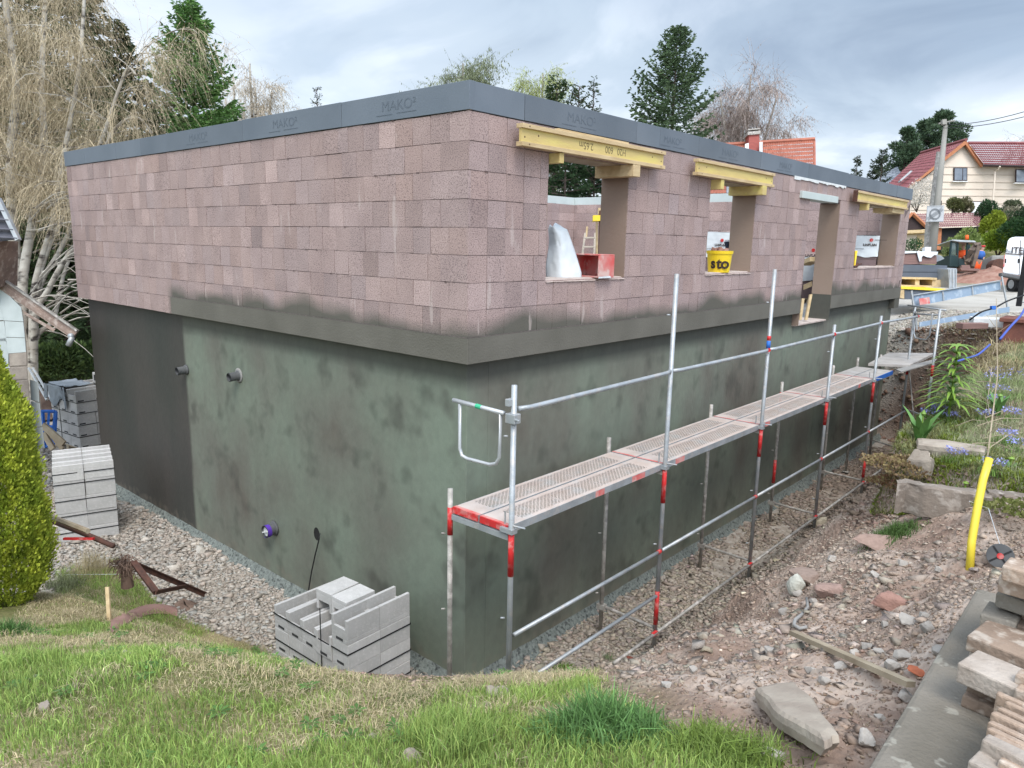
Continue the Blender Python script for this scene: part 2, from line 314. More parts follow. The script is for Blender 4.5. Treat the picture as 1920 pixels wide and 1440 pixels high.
def ground_material():
    m = bpy.data.materials.new('ground'); m.use_nodes = True; t = m.node_tree; n = t.nodes; l = t.links; b = n['Principled BSDF']
    b.inputs['Roughness'].default_value = .95; b.inputs['Specular IOR Level'].default_value = .15
    co = n.new('ShaderNodeTexCoord').outputs['Object']
    def no(s, d=6, r=.6):
        q = n.new('ShaderNodeTexNoise'); q.inputs['Scale'].default_value = s; q.inputs['Detail'].default_value = d; q.inputs['Roughness'].default_value = r; l.new(co, q.inputs[0]); return q.outputs['Fac']
    def rp(src, st):
        q = n.new('ShaderNodeValToRGB'); e = q.color_ramp.elements
        while len(e) < len(st): e.new(.5)
        for a, (p, c) in zip(e, st): a.position = p; a.color = (*c, 1)
        l.new(src, q.inputs[0]); return q.outputs[0]
    def mix(f, a, c):
        q = n.new('ShaderNodeMix'); q.data_type = 'RGBA'; l.new(f, q.inputs[0]); l.new(a, q.inputs[6]); l.new(c, q.inputs[7]); return q.outputs[2]
    soil = rp(no(2.2), [(.3, (.12, .076, .055)), (.5, (.21, .145, .11)), (.7, (.31, .235, .185))])
    grass = rp(no(1.3), [(.35, (.10, .12, .035)), (.5, (.17, .16, .065)), (.66, (.30, .25, .14))])
    gravel = rp(no(9), [(.3, (.28, .24, .195)), (.5, (.36, .31, .26)), (.7, (.44, .39, .34))])
    rubble = rp(no(1.15, 12, .72), [(.32, (.155, .102, .077)), (.45, (.28, .20, .155)), (.56, (.41, .325, .265)), (.68, (.50, .42, .355))])
    road = rp(no(.9, 8, .65), [(.3, (.33, .30, .255)), (.6, (.46, .43, .38))])
    a1 = n.new('ShaderNodeAttribute'); a1.attribute_name = 'Col'; sp = n.new('ShaderNodeSeparateColor'); l.new(a1.outputs['Color'], sp.inputs[0])
    c = mix(sp.outputs[0], soil, grass); c = mix(sp.outputs[2], c, rubble); c = mix(sp.outputs[1], c, gravel); c = mix(a1.outputs['Alpha'], c, road)
    l.new(c, b.inputs['Base Color'])
    vo = n.new('ShaderNodeTexVoronoi'); vo.inputs['Scale'].default_value = 26; l.new(co, vo.inputs[0])
    ma = n.new('ShaderNodeMath'); ma.operation = 'ADD'; l.new(vo.outputs['Distance'], ma.inputs[0]); l.new(no(14, 8, .7), ma.inputs[1])
    bp = n.new('ShaderNodeBump'); bp.inputs['Strength'].default_value = .7; bp.inputs['Distance'].default_value = .02; l.new(ma.outputs[0], bp.inputs['Height']); l.new(bp.outputs[0], b.inputs['Normal'])
    return m
M_GROUND = ground_material()
go = bulk('ground', np.stack([fx, fy, fz], -1), FQ, M_GROUND, zone4, smooth=True); tag(go, kind='structure')

# ------------------------------------------------------------------ materials
M = {}
M['mortar_dark'] = material('joint', (.10, .085, .075), (.16, .13, .12), 30)
def block_material():
    m = material('block', (.385, .288, .266), (.33, .245, .228), 2.4, .95, 0, attr=True, detail=8)
    t = m.node_tree; n = t.nodes; l = t.links; b = n['Principled BSDF']; src = b.inputs['Base Color'].links[0].from_socket
    co = n.new('ShaderNodeTexCoord').outputs['Object']
    vo = n.new('ShaderNodeTexNoise'); vo.inputs['Scale'].default_value = 95; vo.inputs['Detail'].default_value = 2; vo.inputs['Roughness'].default_value = .7; l.new(co, vo.inputs[0])
    pr = n.new('ShaderNodeValToRGB'); e = pr.color_ramp.elements; e[0].position = .36; e[0].color = (.40, .38, .38, 1); e[1].position = .47; e[1].color = (1, 1, 1, 1); x = e.new(.75); x.color = (1.22, 1.2, 1.18, 1); l.new(vo.outputs['Fac'], pr.inputs[0])
    mm = n.new('ShaderNodeMix'); mm.data_type = 'RGBA'; mm.blend_type = 'MULTIPLY'; mm.inputs[0].default_value = 1; l.new(src, mm.inputs[6]); l.new(pr.outputs[0], mm.inputs[7])
    # dark sprayed coating that runs ragged up from the band, by height
    sx = n.new('ShaderNodeSeparateXYZ'); l.new(co, sx.inputs[0])
    ns = n.new('ShaderNodeTexNoise'); ns.inputs['Scale'].default_value = 1.0; ns.inputs['Detail'].default_value = 2.5; l.new(co, ns.inputs[0])
    ma = n.new('ShaderNodeMath'); ma.operation = 'MULTIPLY_ADD'; ma.inputs[1].default_value = -.55; l.new(ns.outputs['Fac'], ma.inputs[0]); l.new(sx.outputs['Z'], ma.inputs[2])
    mr = n.new('ShaderNodeMapRange'); l.new(ma.outputs[0], mr.inputs[0]); mr.inputs[1].default_value = .0; mr.inputs[2].default_value = .16; mr.inputs[3].default_value = 1; mr.inputs[4].default_value = 0
    gx_ = n.new('ShaderNodeMapRange'); l.new(sx.outputs['X'], gx_.inputs[0]); gx_.inputs[1].default_value = -6.2; gx_.inputs[2].default_value = -6.0
    mg = n.new('ShaderNodeMath'); mg.operation = 'MULTIPLY'; l.new(mr.outputs[0], mg.inputs[0]); l.new(gx_.outputs[0], mg.inputs[1])
    ge = n.new('ShaderNodeMath'); ge.operation = 'MULTIPLY'; ge.inputs[1].default_value = .93; l.new(mg.outputs[0], ge.inputs[0])
    m2 = n.new('ShaderNodeMix'); m2.data_type = 'RGBA'; l.new(ge.outputs[0], m2.inputs[0]); l.new(mm.outputs[2], m2.inputs[6]); m2.inputs[7].default_value = (.092, .090, .072, 1)
    # pale lime runs
    rm = n.new('ShaderNodeMapping'); rm.inputs['Scale'].default_value = (3.4, 3.4, .75); l.new(co, rm.inputs[0])
    rn = n.new('ShaderNodeTexNoise'); rn.inputs['Scale'].default_value = 1.6; rn.inputs['Detail'].default_value = 5; l.new(rm.outputs[0], rn.inputs[0])
    rr = n.new('ShaderNodeValToRGB'); rr.color_ramp.elements[0].position = .655; rr.color_ramp.elements[0].color = (0, 0, 0, 1); rr.color_ramp.elements[1].position = .70; rr.color_ramp.elements[1].color = (.5, .5, .5, 1); l.new(rn.outputs['Fac'], rr.inputs[0])
    m3 = n.new('ShaderNodeMix'); m3.data_type = 'RGBA'; l.new(rr.outputs[0], m3.inputs[0]); l.new(m2.outputs[2], m3.inputs[6]); m3.inputs[7].default_value = (.50, .42, .385, 1)
    l.new(m3.outputs[2], b.inputs['Base Color'])
    bp = n.new('ShaderNodeBump'); bp.inputs['Strength'].default_value = .55; bp.inputs['Distance'].default_value = .006; l.new(vo.outputs['Fac'], bp.inputs['Height']); l.new(bp.outputs[0], b.inputs['Normal'])
    return m
M['block'] = block_material()
def plinth_material():
    m = material('sealed_plinth', (.1, .1, .1), rough=.62, spec=.35); t = m.node_tree; n = t.nodes; l = t.links; b = n['Principled BSDF']
    co = n.new('ShaderNodeTexCoord').outputs['Object']
    def no(s, sc, d=5, off=(0, 0, 0)):
        q = n.new('ShaderNodeMapping'); q.inputs['Scale'].default_value = sc; q.inputs['Location'].default_value = off; l.new(co, q.inputs[0])
        k = n.new('ShaderNodeTexNoise'); k.inputs['Scale'].default_value = s; k.inputs['Detail'].default_value = d; k.inputs['Roughness'].default_value = .5; l.new(q.outputs[0], k.inputs[0]); return k.outputs['Fac']
    def rp(src, st):
        q = n.new('ShaderNodeValToRGB'); e = q.color_ramp.elements
        while len(e) < len(st): e.new(.5)
        for a, (p, c) in zip(e, st): a.position = p; a.color = (*c, 1)
        l.new(src, q.inputs[0]); return q.outputs[0]
    base = rp(no(.85, (1, 1, .7), 5), [(.30, (.118, .106, .086)), (.42, (.143, .145, .117)), (.54, (.158, .174, .136)), (.68, (.172, .203, .156))])
    smear = rp(no(3.0, (1, 1, .95), 2, (3, 5, 1)), [(.55, (0, 0, 0)), (.74, (.52, .52, .52))])
    dark = rp(no(1.2, (1, 1, .5), 2), [(.3, (.040, .054, .040)), (.7, (.050, .043, .038))])
    sx = n.new('ShaderNodeSeparateXYZ'); l.new(co, sx.inputs[0])
    # lower part of the long side was gone over again: darker smears with green showing between
    low = n.new('ShaderNodeMapRange'); l.new(sx.outputs['Z'], low.inputs[0]); low.inputs[1].default_value = -1.05; low.inputs[2].default_value = -1.45
    rx = n.new('ShaderNodeMapRange'); l.new(sx.outputs['X'], rx.inputs[0]); rx.inputs[1].default_value = -.16; rx.inputs[2].default_value = -.13
    lw = n.new('ShaderNodeMath'); lw.operation = 'MULTIPLY'; l.new(low.outputs[0], lw.inputs[0]); l.new(rx.outputs[0], lw.inputs[1])
    sm2 = rp(no(1.9, (1, 1, .6), 3, (9, 1, 4)), [(.40, (1, 1, 1)), (.58, (0, 0, 0))])
    l2 = n.new('ShaderNodeMath'); l2.operation = 'MULTIPLY'; l.new(lw.outputs[0], l2.inputs[0]); l.new(sm2, l2.inputs[1])
    l3 = n.new('ShaderNodeMath'); l3.operation = 'MULTIPLY'; l3.inputs[1].default_value = .16; l.new(l2.outputs[0], l3.inputs[0])
    def mix(f, a, c):
        q = n.new('ShaderNodeMix'); q.data_type = 'RGBA'; l.new(f, q.inputs[0])
        for s_, k in ((a, 6), (c, 7)):
            if isinstance(s_, tuple): q.inputs[k].default_value = (*s_, 1)
            else: l.new(s_, q.inputs[k])
        return q.outputs[2]
    c = mix(smear, base, dark); c = mix(l3.outputs[0], c, (.062, .056, .044))
    # freshly coated top strip, deepened with painted overhang shade, and the brown-black first section
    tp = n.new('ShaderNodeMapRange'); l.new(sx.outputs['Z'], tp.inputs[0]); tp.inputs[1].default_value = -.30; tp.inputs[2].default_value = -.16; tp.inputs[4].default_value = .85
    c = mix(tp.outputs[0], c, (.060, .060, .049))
    ed = n.new('ShaderNodeMath'); ed.operation = 'MULTIPLY_ADD'; ed.inputs[1].default_value = .12; l.new(no(1.3, (1, 1, 1), 3), ed.inputs[0]); l.new(sx.outputs['X'], ed.inputs[2])
    lf = n.new('ShaderNodeMapRange'); l.new(ed.outputs[0], lf.inputs[0]); lf.inputs[1].default_value = -5.90; lf.inputs[2].default_value = -5.98
    c = mix(lf.outputs[0], c, rp(no(.8, (1, 1, .3), 4), [(.35, (.040, .043, .037)), (.65, (.062, .055, .048))]))
    # mud splashed up from the gravel, and roller laps
    mz = n.new('ShaderNodeMath'); mz.operation = 'MULTIPLY_ADD'; mz.inputs[1].default_value = -.75; l.new(no(7, (1, 1, 1), 7), mz.inputs[0]); l.new(sx.outputs['Z'], mz.inputs[2])
    ms = n.new('ShaderNodeMapRange'); l.new(mz.outputs[0], ms.inputs[0]); ms.inputs[1].default_value = -3.60; ms.inputs[2].default_value = -3.88; ms.inputs[4].default_value = .55
    c = mix(ms.outputs[0], c, (.22, .185, .145))
    lap = rp(no(1.6, (1.6, 1.6, .12), 2, (2, 8, 3)), [(.47, (.90, .90, .90)), (.50, (1.05, 1.05, 1.05))])
    ml = n.new('ShaderNodeMix'); ml.data_type = 'RGBA'; ml.blend_type = 'MULTIPLY'; ml.inputs[0].default_value = .22; l.new(c, ml.inputs[6]); l.new(lap, ml.inputs[7]); c = ml.outputs[2]
    fm = rp(no(11, (1, 1, .8), 6, (5, 2, 9)), [(.36, (.86, .86, .85)), (.64, (1.12, 1.12, 1.10))])
    ml = n.new('ShaderNodeMix'); ml.data_type = 'RGBA'; ml.blend_type = 'MULTIPLY'; ml.inputs[0].default_value = .38; l.new(c, ml.inputs[6]); l.new(fm, ml.inputs[7]); c = ml.outputs[2]
    l.new(c, b.inputs['Base Color'])
    bp = n.new('ShaderNodeBump'); bp.inputs['Strength'].default_value = .4; bp.inputs['Distance'].default_value = .008; l.new(no(24, (1, 1, .6), 6), bp.inputs['Height']); l.new(bp.outputs[0], b.inputs['Normal'])
    return m
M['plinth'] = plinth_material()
M['band'] = material('coated_band', (.118, .110, .090), (.145, .135, .112), 1.6, .7, .5, 60, spec=.25)
M['xps'] = material('grey_insulation_board', (.125, .148, .175), (.152, .176, .205), 1.2, .8, .15, 90, detail=7, rnd=.10)
M['xps_pale'] = material('pale_insulation', (.52, .57, .55), (.46, .51, .49), 2, .8)
M['reveal'] = material('render_brown', (.235, .170, .130), (.275, .205, .160), 1.1, .85, .3, 30, detail=6)
M['mortar'] = material('mortar_pale', (.50, .42, .37), (.40, .33, .29), 9, .9, .4)
M['concrete'] = material('concrete', (.34, .33, .31), (.26, .25, .235), 3, .9, .4, 50)
M['fillet'] = material('sealed_fillet', (.12, .135, .12), (.20, .22, .20), 22, .7, .8, 60, c3=(.03, .03, .03), s3=25, w3=.8)
M['ink'] = material('stamp_ink', (.106, .127, .152), (.118, .14, .168), 30, .85)
M['ink2'] = material('beam_stamp', (.13, .10, .05), (.2, .15, .07), 30, .85)
M['black'] = material('black_plastic', (.012, .012, .013), (.02, .02, .02), 20, .55)
M['wood_y'] = material('yellow_timber', (.62, .49, .19), (.54, .41, .17), 2.2, .7, .25, 20, stretch=(6, 1, 6), c3=(.66, .56, .17), s3=1.5, w3=.6)
M['wood_p'] = material('pale_timber', (.60, .46, .27), (.48, .35, .19), 2.5, .8, .3, 20, stretch=(5, 1.2, 5))
M['wood_g'] = material('weathered_timber', (.42, .35, .25), (.28, .22, .15), 4, .85, .5, 25)
M['galv'] = material('galvanised_steel', (.42, .44, .45), (.30, .32, .33), 7, .45, .2, 60, metal=.35, spec=.5, c3=(.50, .46, .42), s3=14, w3=.6)
M['galv_d'] = material('dirty_steel', (.40, .38, .34), (.24, .22, .20), 9, .6, .3, 60, metal=.2, c3=(.55, .50, .46), s3=11, w3=.8)
M['red'] = material('red_paint', (.62, .03, .03), (.45, .03, .03), 12, .5, .1, c3=(.55, .30, .27), s3=14, w3=.5)
M['blue'] = material('blue_paint', (.03, .16, .55), (.03, .12, .42), 9, .5)
M['green'] = material('green_tape', (.05, .42, .22), rough=.5)
M['dust_red'] = material('dusty_red', (.58, .10, .09), (.55, .28, .25), 5, .7, c3=(.60, .45, .40), s3=8, w3=.8)
M['cblock'] = material('concrete_block', (.50, .49, .47), (.43, .42, .40), 5, .95, .5, 130, attr=True, c3=(.56, .54, .52), s3=30, w3=.5)
M['cblock_d'] = material('slot_dark', (.05, .05, .05))
M['paver'] = material('old_paver', (.32, .235, .175), (.21, .152, .112), 7, .92, .8, 45, attr=True, c3=(.50, .43, .36), s3=16, w3=.8)
M['kerb'] = material('pale_kerbstone', (.46, .395, .335), (.34, .28, .23), 9, .92, .7, 60, attr=True)
M['slab'] = material('old_concrete_slab', (.155, .138, .112), (.24, .215, .18), 2.6, .95, .7, 60, detail=9, spec=.08, c3=(.34, .32, .27), s3=14, w3=.65, r3=(.63, .68))
M['stone'] = material('stone', (.42, .36, .29), (.31, .255, .205), 6, .95, .6, 40, attr=True)
M['sack'] = material('white_film', (.66, .70, .71), (.58, .61, .63), 3, .32, .6, 12, spec=.6)
M['lightsteel'] = material('light_steel', (.52, .53, .53), (.44, .45, .46), 6, .4, metal=.3)
M['white'] = material('white_paint', (.78, .79, .80), (.70, .71, .73), 2, .5)
M['styro'] = material('styrofoam', (.72, .73, .72), (.62, .63, .62), 9, .9)
M['yellow'] = material('yellow_plastic', (.86, .62, .02), (.80, .55, .02), 2, .42, spec=.5)
M['yellow_p'] = material('yellow_pipe', (.78, .62, .05), (.72, .56, .05), 4, .4, spec=.5)
M['rust'] = material('rusty_iron', (.12, .055, .038), (.07, .038, .03), 14, .85, .6)
M['grey_plastic'] = material('grey_pipe', (.075, .078, .08), (.11, .11, .11), 8, .6)
M['purple'] = material('purple_cap', (.10, .04, .38), (.08, .03, .28), 5, .5)
M['cloth'] = material('grey_cloth', (.27, .30, .33), (.20, .225, .25), 3, .95, .4, 90)
M['dark_cloth'] = material('dark_cloth', (.02, .028, .045), (.03, .035, .05), 5, .95)

# ------------------------------------------------------------------ the new building
LA, LB = 9.8, 14.5
PI_ = .12
B = thing('building_shell', 'long unfinished block building with grey board rim and dark green coated base', 'building', (0, 0, -3.5))
def bl(o): o.location.z += 3.5; return o
OPEN = [(1.12, 2.58, .75, 2.0), (4.58, 6.03, .75, 2.0), (8.2, 9.73, 0, 1.93), (10.85, 13.75, .75, 2.0)]
def cut(y0, y1, z0, z1):
    segs = [(y0, y1)]
    for a, b, c, d in OPEN:
        if z1 > c+.01 and z0 < d-.01:
            segs = [s for q in segs for s in ([q] if q[1] <= a or q[0] >= b else [(q[0], min(q[1], a)), (max(q[0], b), q[1])]) if s[1]-s[0] > .02]
    return segs
def blocks(mb, plane, length, z0, ncourse, first, openings=False, widths=.25, xlim=None, inner=None):
    """courses of blocks on a wall face; plane(u, z, out) gives the point"""
    for c in range(ncourse):
        za, zb = z0+c*.25, z0+(c+1)*.25; u = 0.0; k = 0
        while u < length-1e-3:
            wdt = (first if (c % 2 == 0) else widths) if k == 0 else widths*(1 if RNG.random() > .04 else .7)
            v_ = min(length, u+wdt); 
            if length-v_ < .07: v_ = length
            segs = cut(u, v_, za, zb) if openings else [(u, v_)]
            tone_ = RNG.normal(1, .042); tint = RNG.normal(0, .014)
            if RNG.random() < .06: tone_ *= 1.18
            if RNG.random() < .05: tone_ *= .84
            for a, b in segs:
                if xlim and (b < xlim[0] or a > xlim[1]): continue
                j = RNG.normal(0, .0014); g = .0022
                mb.col = (tone_+tint, tone_, tone_-tint)
                p = [plane(a+g, za+.0028, j), plane(b-g, za+.0028, j+RNG.normal(0, .0006)), plane(b-g, zb-.0022, j), plane(a+g, zb-.0022, j)]
                p = [tuple(np.array(t_)+RNG.normal(0, .0013, 3)*np.array([1, 1, 1])) for t_ in p]
                q = [plane(a+g, za+.0028, -.03), plane(b-g, za+.0028, -.03), plane(b-g, zb-.0022, -.03), plane(a+g, zb-.0022, -.03)]
                mb.add(p+q, [(0, 1, 2, 3), (0, 4, 5, 1), (1, 5, 6, 2), (2, 6, 7, 3), (3, 7, 4, 0)])
            if RNG.random() < .16 and len(segs) == 1 and segs[0][1]-segs[0][0] > .2:
                cx = u+RNG.uniform(.0, v_-u); cz = zb if RNG.random() < .75 else za; w_ = RNG.uniform(.008, .035); h_ = RNG.uniform(.004, .012); mb.col = (.33, .31, .31); P_ = [(cx+w_*math.cos(t_*1.047)*RNG.uniform(.6, 1.1), cz+h_*math.sin(t_*1.047)*RNG.uniform(.6, 1.1)) for t_ in range(6)]
                mb.add([plane(min(max(a_, .003), length-.003), b_, .0042) for a_, b_ in P_], [tuple(range(6))])
            u = v_; k += 1
# short side, faces -Y
mb = MB(); blocks(mb, lambda u, z, o: (-u, -o, z), LA, .25, 8, .365)
mb2 = MB(); blocks(mb, lambda u, z, o: (-6.08-u, -o, z), LA-6.08, 0, 1, .2)
mb.col = (.52, .52, .52); mb.box((-LA+.01, .012, .001), (-.006, .365, 2.249))
bl(mb.build('short_wall', M['block'], B))
# long side, faces +X
mb = MB(); blocks(mb, lambda u, z, o: (o, u, z), LB, .25, 8, .25, True)
mb.col = (.52, .52, .52)
ys = [.37, 1.12, 2.58, 4.58, 6.03, 8.2, 9.73, 10.85, 13.75, LB-.006]
for i in range(0, 9, 2): mb.box((-.365, ys[i], .001), (-.012, ys[i+1], 2.249))
for a, b, c, d in OPEN:
    if c > 0: mb.box((-.365, a, .001), (-.012, b, c-.012))
    mb.box((-.365, a, d+.03), (-.012, b, 2.249))
mb.box((-.365, .003, .001), (-.012, .012, 2.249)); mb.box((-.33, .012, .001), (-.012, .37, 2.249))
bl(mb.build('long_wall', M['block'], B))
# far walls, seen from inside through the openings
mb = MB(); blocks(mb, lambda u, z, o: (-LA+.40+o, u+.4, z), LB-.8, -.22, 10, .37, widths=.37)
blocks(mb, lambda u, z, o: (-.4-u, LB-.40-o, z), LA-.8, -.22, 10, .37, widths=.37)
mb.col = (.42, .42, .42); mb.box((-LA+.002, .37, -.23), (-LA+.385, LB-.37, 2.249)); mb.box((-LA+.002, LB-.385, -.23), (-.002, LB-.001, 2.249))
mb.col = (1, 1, 1); bl(mb.build('back_wall', M['block'], B))
# coated band at floor level, a hair proud of the blocks
mb = MB(); mb.box((-6.08, -.008, 0), (.008, .011, .25)); mb.box((-.011, .0115, .0), (.008, 8.2, .25)); mb.box((-.011, 9.73, 0), (.008, LB, .25))
bl(mb.build('coated_band', M['band'], B, bevel=.004))
mb = MB(); mb.box((-6.08, -.0095, .246), (.0095, -.0082, .2535)); mb.box((.0082, -.009, .246), (.0095, 8.2, .2535)); mb.box((.0082, 9.73, .246), (.0095, LB, .2535))
bl(mb.build('mortar_line', M['mortar_dark'], B))
# plinth
mb = MB()
x0, x1, y0, y1, zb, zt = -LA+PI_, -PI_, PI_, LB-PI_, -3.62, -.0015
mb.box((x0, y0, zb), (x1, y0+.3, zt)); mb.box((x0, y1-.3, zb), (x1, y1, zt)); mb.box((x0, y0+.3, zb), (x0+.3, y1-.3, zt))
mb.box((x1-.3, y0+.3, zb), (x1, 8.2, zt)); mb.box((x1-.3, 9.73, zb), (x1, y1-.3, zt)); mb.box((x1-.3, 8.2, zb), (x1, 9.73, -.235))
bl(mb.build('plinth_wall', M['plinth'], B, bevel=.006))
mb = MB(); mb.box((x0+.3, y0+.3, -.4), (x1-.3, y1-.3, -.22)); bl(mb.build('floor_slab', M['concrete'], B))
# sloping sealed fillet where plinth meets footing
mb = MB()
def fil(a, b, out):
    n = 60; a = np.array(a, float); b = np.array(b, float); out = np.array(out, float)
    def fn(u, v):
        p = a+(b-a)*u; q = [(0, .16), (.02, .13), (.07, .055), (.17+.05*vnoise(u*40, v*3, 3)-.02, .02), (.26+.07*vnoise(u*33, 9, 5), -.06)][int(round(v*4))]
        return p+out*q[0]+np.array([0, 0, -3.50+q[1]+.012*(vnoise(u*90, v*9, 2)-.5)])
    mb.grid(fn, n*3, 4)
fil((x0-.2, y0, 0), (x1+.25, y0, 0), (0, -1, 0)); fil((x1, y0-.25, 0), (x1, y1+.2, 0), (1, 0, 0))
bl(mb.build('base_fillet', M['fillet'], B, smooth=True))
# reveals, sills, soffits
for i, (a, b, c, d) in enumerate(OPEN):
    zc = c if c else -.22
    mb = MB(); mb.box((-.367, b-.006, max(zc, .26)), (-.004, b+.004, d)); bl(mb.build('reveal', M['reveal'], B))
    mb = MB(); mb.box((-.367, a-.004, zc), (-.004, a+.006, d)); bl(mb.build('reveal', M['reveal'], B))
    if i == 2:
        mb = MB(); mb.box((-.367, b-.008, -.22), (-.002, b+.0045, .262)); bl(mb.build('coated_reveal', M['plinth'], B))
        mb = MB(); mb.box((-.5, a, -.235), (-.05, b, -.205)); bl(mb.build('threshold', M['mortar'], B, bevel=.006))
    else:
        mb = MB(); mb.grid(lambda u, v: (-.37+v*.385, a+u*(b-a), c+.006+.006*vnoise(u*30, v*6, i)+(-.03 if v > .99 else 0)), 40, 6); bl(mb.build('window_sill', M['mortar'], B))
        mb = MB(); mb.box((-.34, a-.02, d-.005), (-.02, b+.02, d+.03)); bl(mb.build('soffit_board', M['wood_g'], B))
mb = MB(); mb.box((-.09, 7.72, 1.93), (.05, 9.45, 2.045)); mb.box((-.3, 7.9, 1.945), (-.10, 9.6, 2.0)); bl(mb.build('door_lintel', M['xps_pale'], B, bevel=.006))
# ring beam core and insulation boards round the top
mb = MB(); mb.box((-LA+.07, .07, 2.252), (-.07, .30, 2.47)); mb.box((-.30, .30, 2.252), (-.07, LB-.07, 2.47)); mb.box((-LA+.07, .30, 2.252), (-LA+.3, LB-.07, 2.47)); mb.box((-LA+.3, LB-.3, 2.252), (-.3, LB-.07, 2.47))
bl(mb.build('ring_beam', M['concrete'], B))
mb = MB(); mb.box((-LA+.30, .31, 2.24), (-LA+.36, LB-.31, 2.50)); mb.box((-LA+.365, LB-.36, 2.24), (-.31, LB-.30, 2.50)); bl(mb.build('inner_board', M['xps_pale'], B))
def board(a, b, side, letters=None, shade=0):
    mb = MB(); j = RNG.normal(0, .002); zt_ = 2.497+RNG.normal(0, .002)
    if side == 'S': mb.box((a+.002, -.012+j, 2.256), (b-.002, .058, zt_))
    else: mb.box((-.058, a+.002, 2.256), (.012+j, b-.002, zt_))
    o = bl(mb.build('insulation_board', M['xps'], B, bevel=.003))
    for (c, sz, rev) in (letters or []):
        if side == 'S': org = Vector((c, -.0135+j, 2.345)); r_, u_ = (1, 0, 0), (0, 0, 1)
        else: org = Vector((.0135+j, c, 2.335)); r_, u_ = (0, 1, 0), (0, 0, 1)
        text('MAKO\u00b2', sz, org, r_, u_, M['ink'], parent=o, depth=.0004, sx=1.2)
        o2 = Vector(org)-Vector(u_)*.035-Vector(r_)*.08
        mbx = MB(); rr_ = np.array(r_, float); uu_ = np.array(u_, float); nn_ = np.cross(rr_, uu_)
        mbx.obox(np.array(o2)+rr_*.12+nn_*.0003, rr_, uu_, nn_, .12, .003, .0004); mbx.obox(np.array(o2)+rr_*.45+uu_*.004+nn_*.0003, rr_, uu_, nn_, .14, .003, .0004)
        mb_ = mbx.build('underline', M['ink'], o); 
    return o
js = [-9.83, -8.9, -7.62, -6.72, -5.88, -3.82, -1.84, .0]
lt = {0: [], 1: [], 3: [], 4: [(-5.2, .13, 0)], 5: [(-3.15, .13, 0)], 6: [(-1.19, .13, 0)]}
for i in range(7): board(js[i], js[i+1]+(0.013 if i == 6 else 0), 'S', lt.get(i))
jn = [.035, .73, 2.68, 3.19, 4.16, 6.08, 7.98, 9.98, 11.98, 13.25, 14.53]
ln = {1: [(1.38, .13, 0)], 3: [(3.3, .12, 0)], 4: [(4.81, .13, 0)], 5: [(6.76, .13, 0)]}
jn = [.035, .73, 2.68, 3.19, 4.16, 6.08, 7.98, 9.98, 11.98, 13.25, 14.53]
for i in range(10): board(jn[i], jn[i+1], 'E', {1: [(1.38, .13, 0)], 2: [], 3: [(3.28, .11, 0)], 4: [(4.81, .13, 0)], 5: [(6.76, .13, 0)]}.get(i))
mb = MB(); mb.box((-.05, .006, 2.254), (.006, .032, 2.497)); bl(mb.build('corner_strip', M['wood_p'], B))
# torn foil and foam showing under the board above the door
mb = MB(); ysn = np.linspace(7.4, 9.9, 40)
for i in range(39):
    h_ = .02+.035*vnoise(i*.7, 1, 4); mb.box((.010, ysn[i], 2.256-h_), (.017, ysn[i+1], 2.262))
bl(mb.build('torn_foil', M['styro'], B))
# pipe stubs and cable hole on the short side
for (px, py, qx, qy, r, cap) in ((350, 693, 333, 696, .06, 0), (448, 704, 428, 707, .06, 1), (515, 990, 487, 997, .08, 2)):
    a = V(px, py, 1, PI_); b = V(qx, qy, 1, -.03); b[2] = a[2]-.008; b[0] = a[0]+.01
    mb = MB(); mb.tube([a+np.array([0, .05, 0]), b], r, 16, False); mb.tube([b, a], r*.82, 16, False); mb.tube([a+np.array([0, -.005, 0]), a+np.array([0, -.03, 0])], [r*1.35, r*1.1], 16)
    st = bl(mb.build('pipe_stub', M['grey_plastic'], B, smooth=True))
    if cap == 2:
        mb = MB(); mb.tube([b+np.array([0, .06, 0]), b+np.array([0, .002, 0])], r*1.05, 16, False); mb.build('purple_sleeve', M['purple'], st, smooth=True)
        mb = MB(); mb.tube([b+np.array([0, .02, 0]), b+np.array([0, .018, 0])], r*.8, 12); mb.obox(b, (1, 0, .4), (0, 1, 0), (-.4, 0, 1), r*.8, .004, .008); mb.build('cap_film', M['styro'], st)
    elif cap == 1:
        mb = MB(); mb.tube([a+np.array([0, -.004, 0]), a+np.array([0, -.016, 0])], [r*1.75, r*1.4], 16); mb.build('foam_collar', M['concrete'], st, smooth=True)
hc = V(594, 1001, 1, PI_)
mb = MB(); n_ = 20
mb.add([hc+np.array([.062*math.cos(k*2*math.pi/n_), -.002, .085*math.sin(k*2*math.pi/n_)]) for k in range(n_)], [tuple(range(n_))]); bl(mb.build('cable_hole', M['black'], B))
pts = [V(600, 1000, 1, PI_-.03), V(598, 1012, 1, PI_-.05), V(591, 1040, 1, PI_-.06), V(584, 1072, 1, PI_-.07), V(578, 1110, 1, PI_-.1), V(575, 1150, 1, PI_-.12)]
mb = MB(); mb.tube(pts, .0085, 6); o = mb.build('cable', M['black'], smooth=True); tag(o, 'black cable hanging out of the round hole in the coated wall', 'cable')

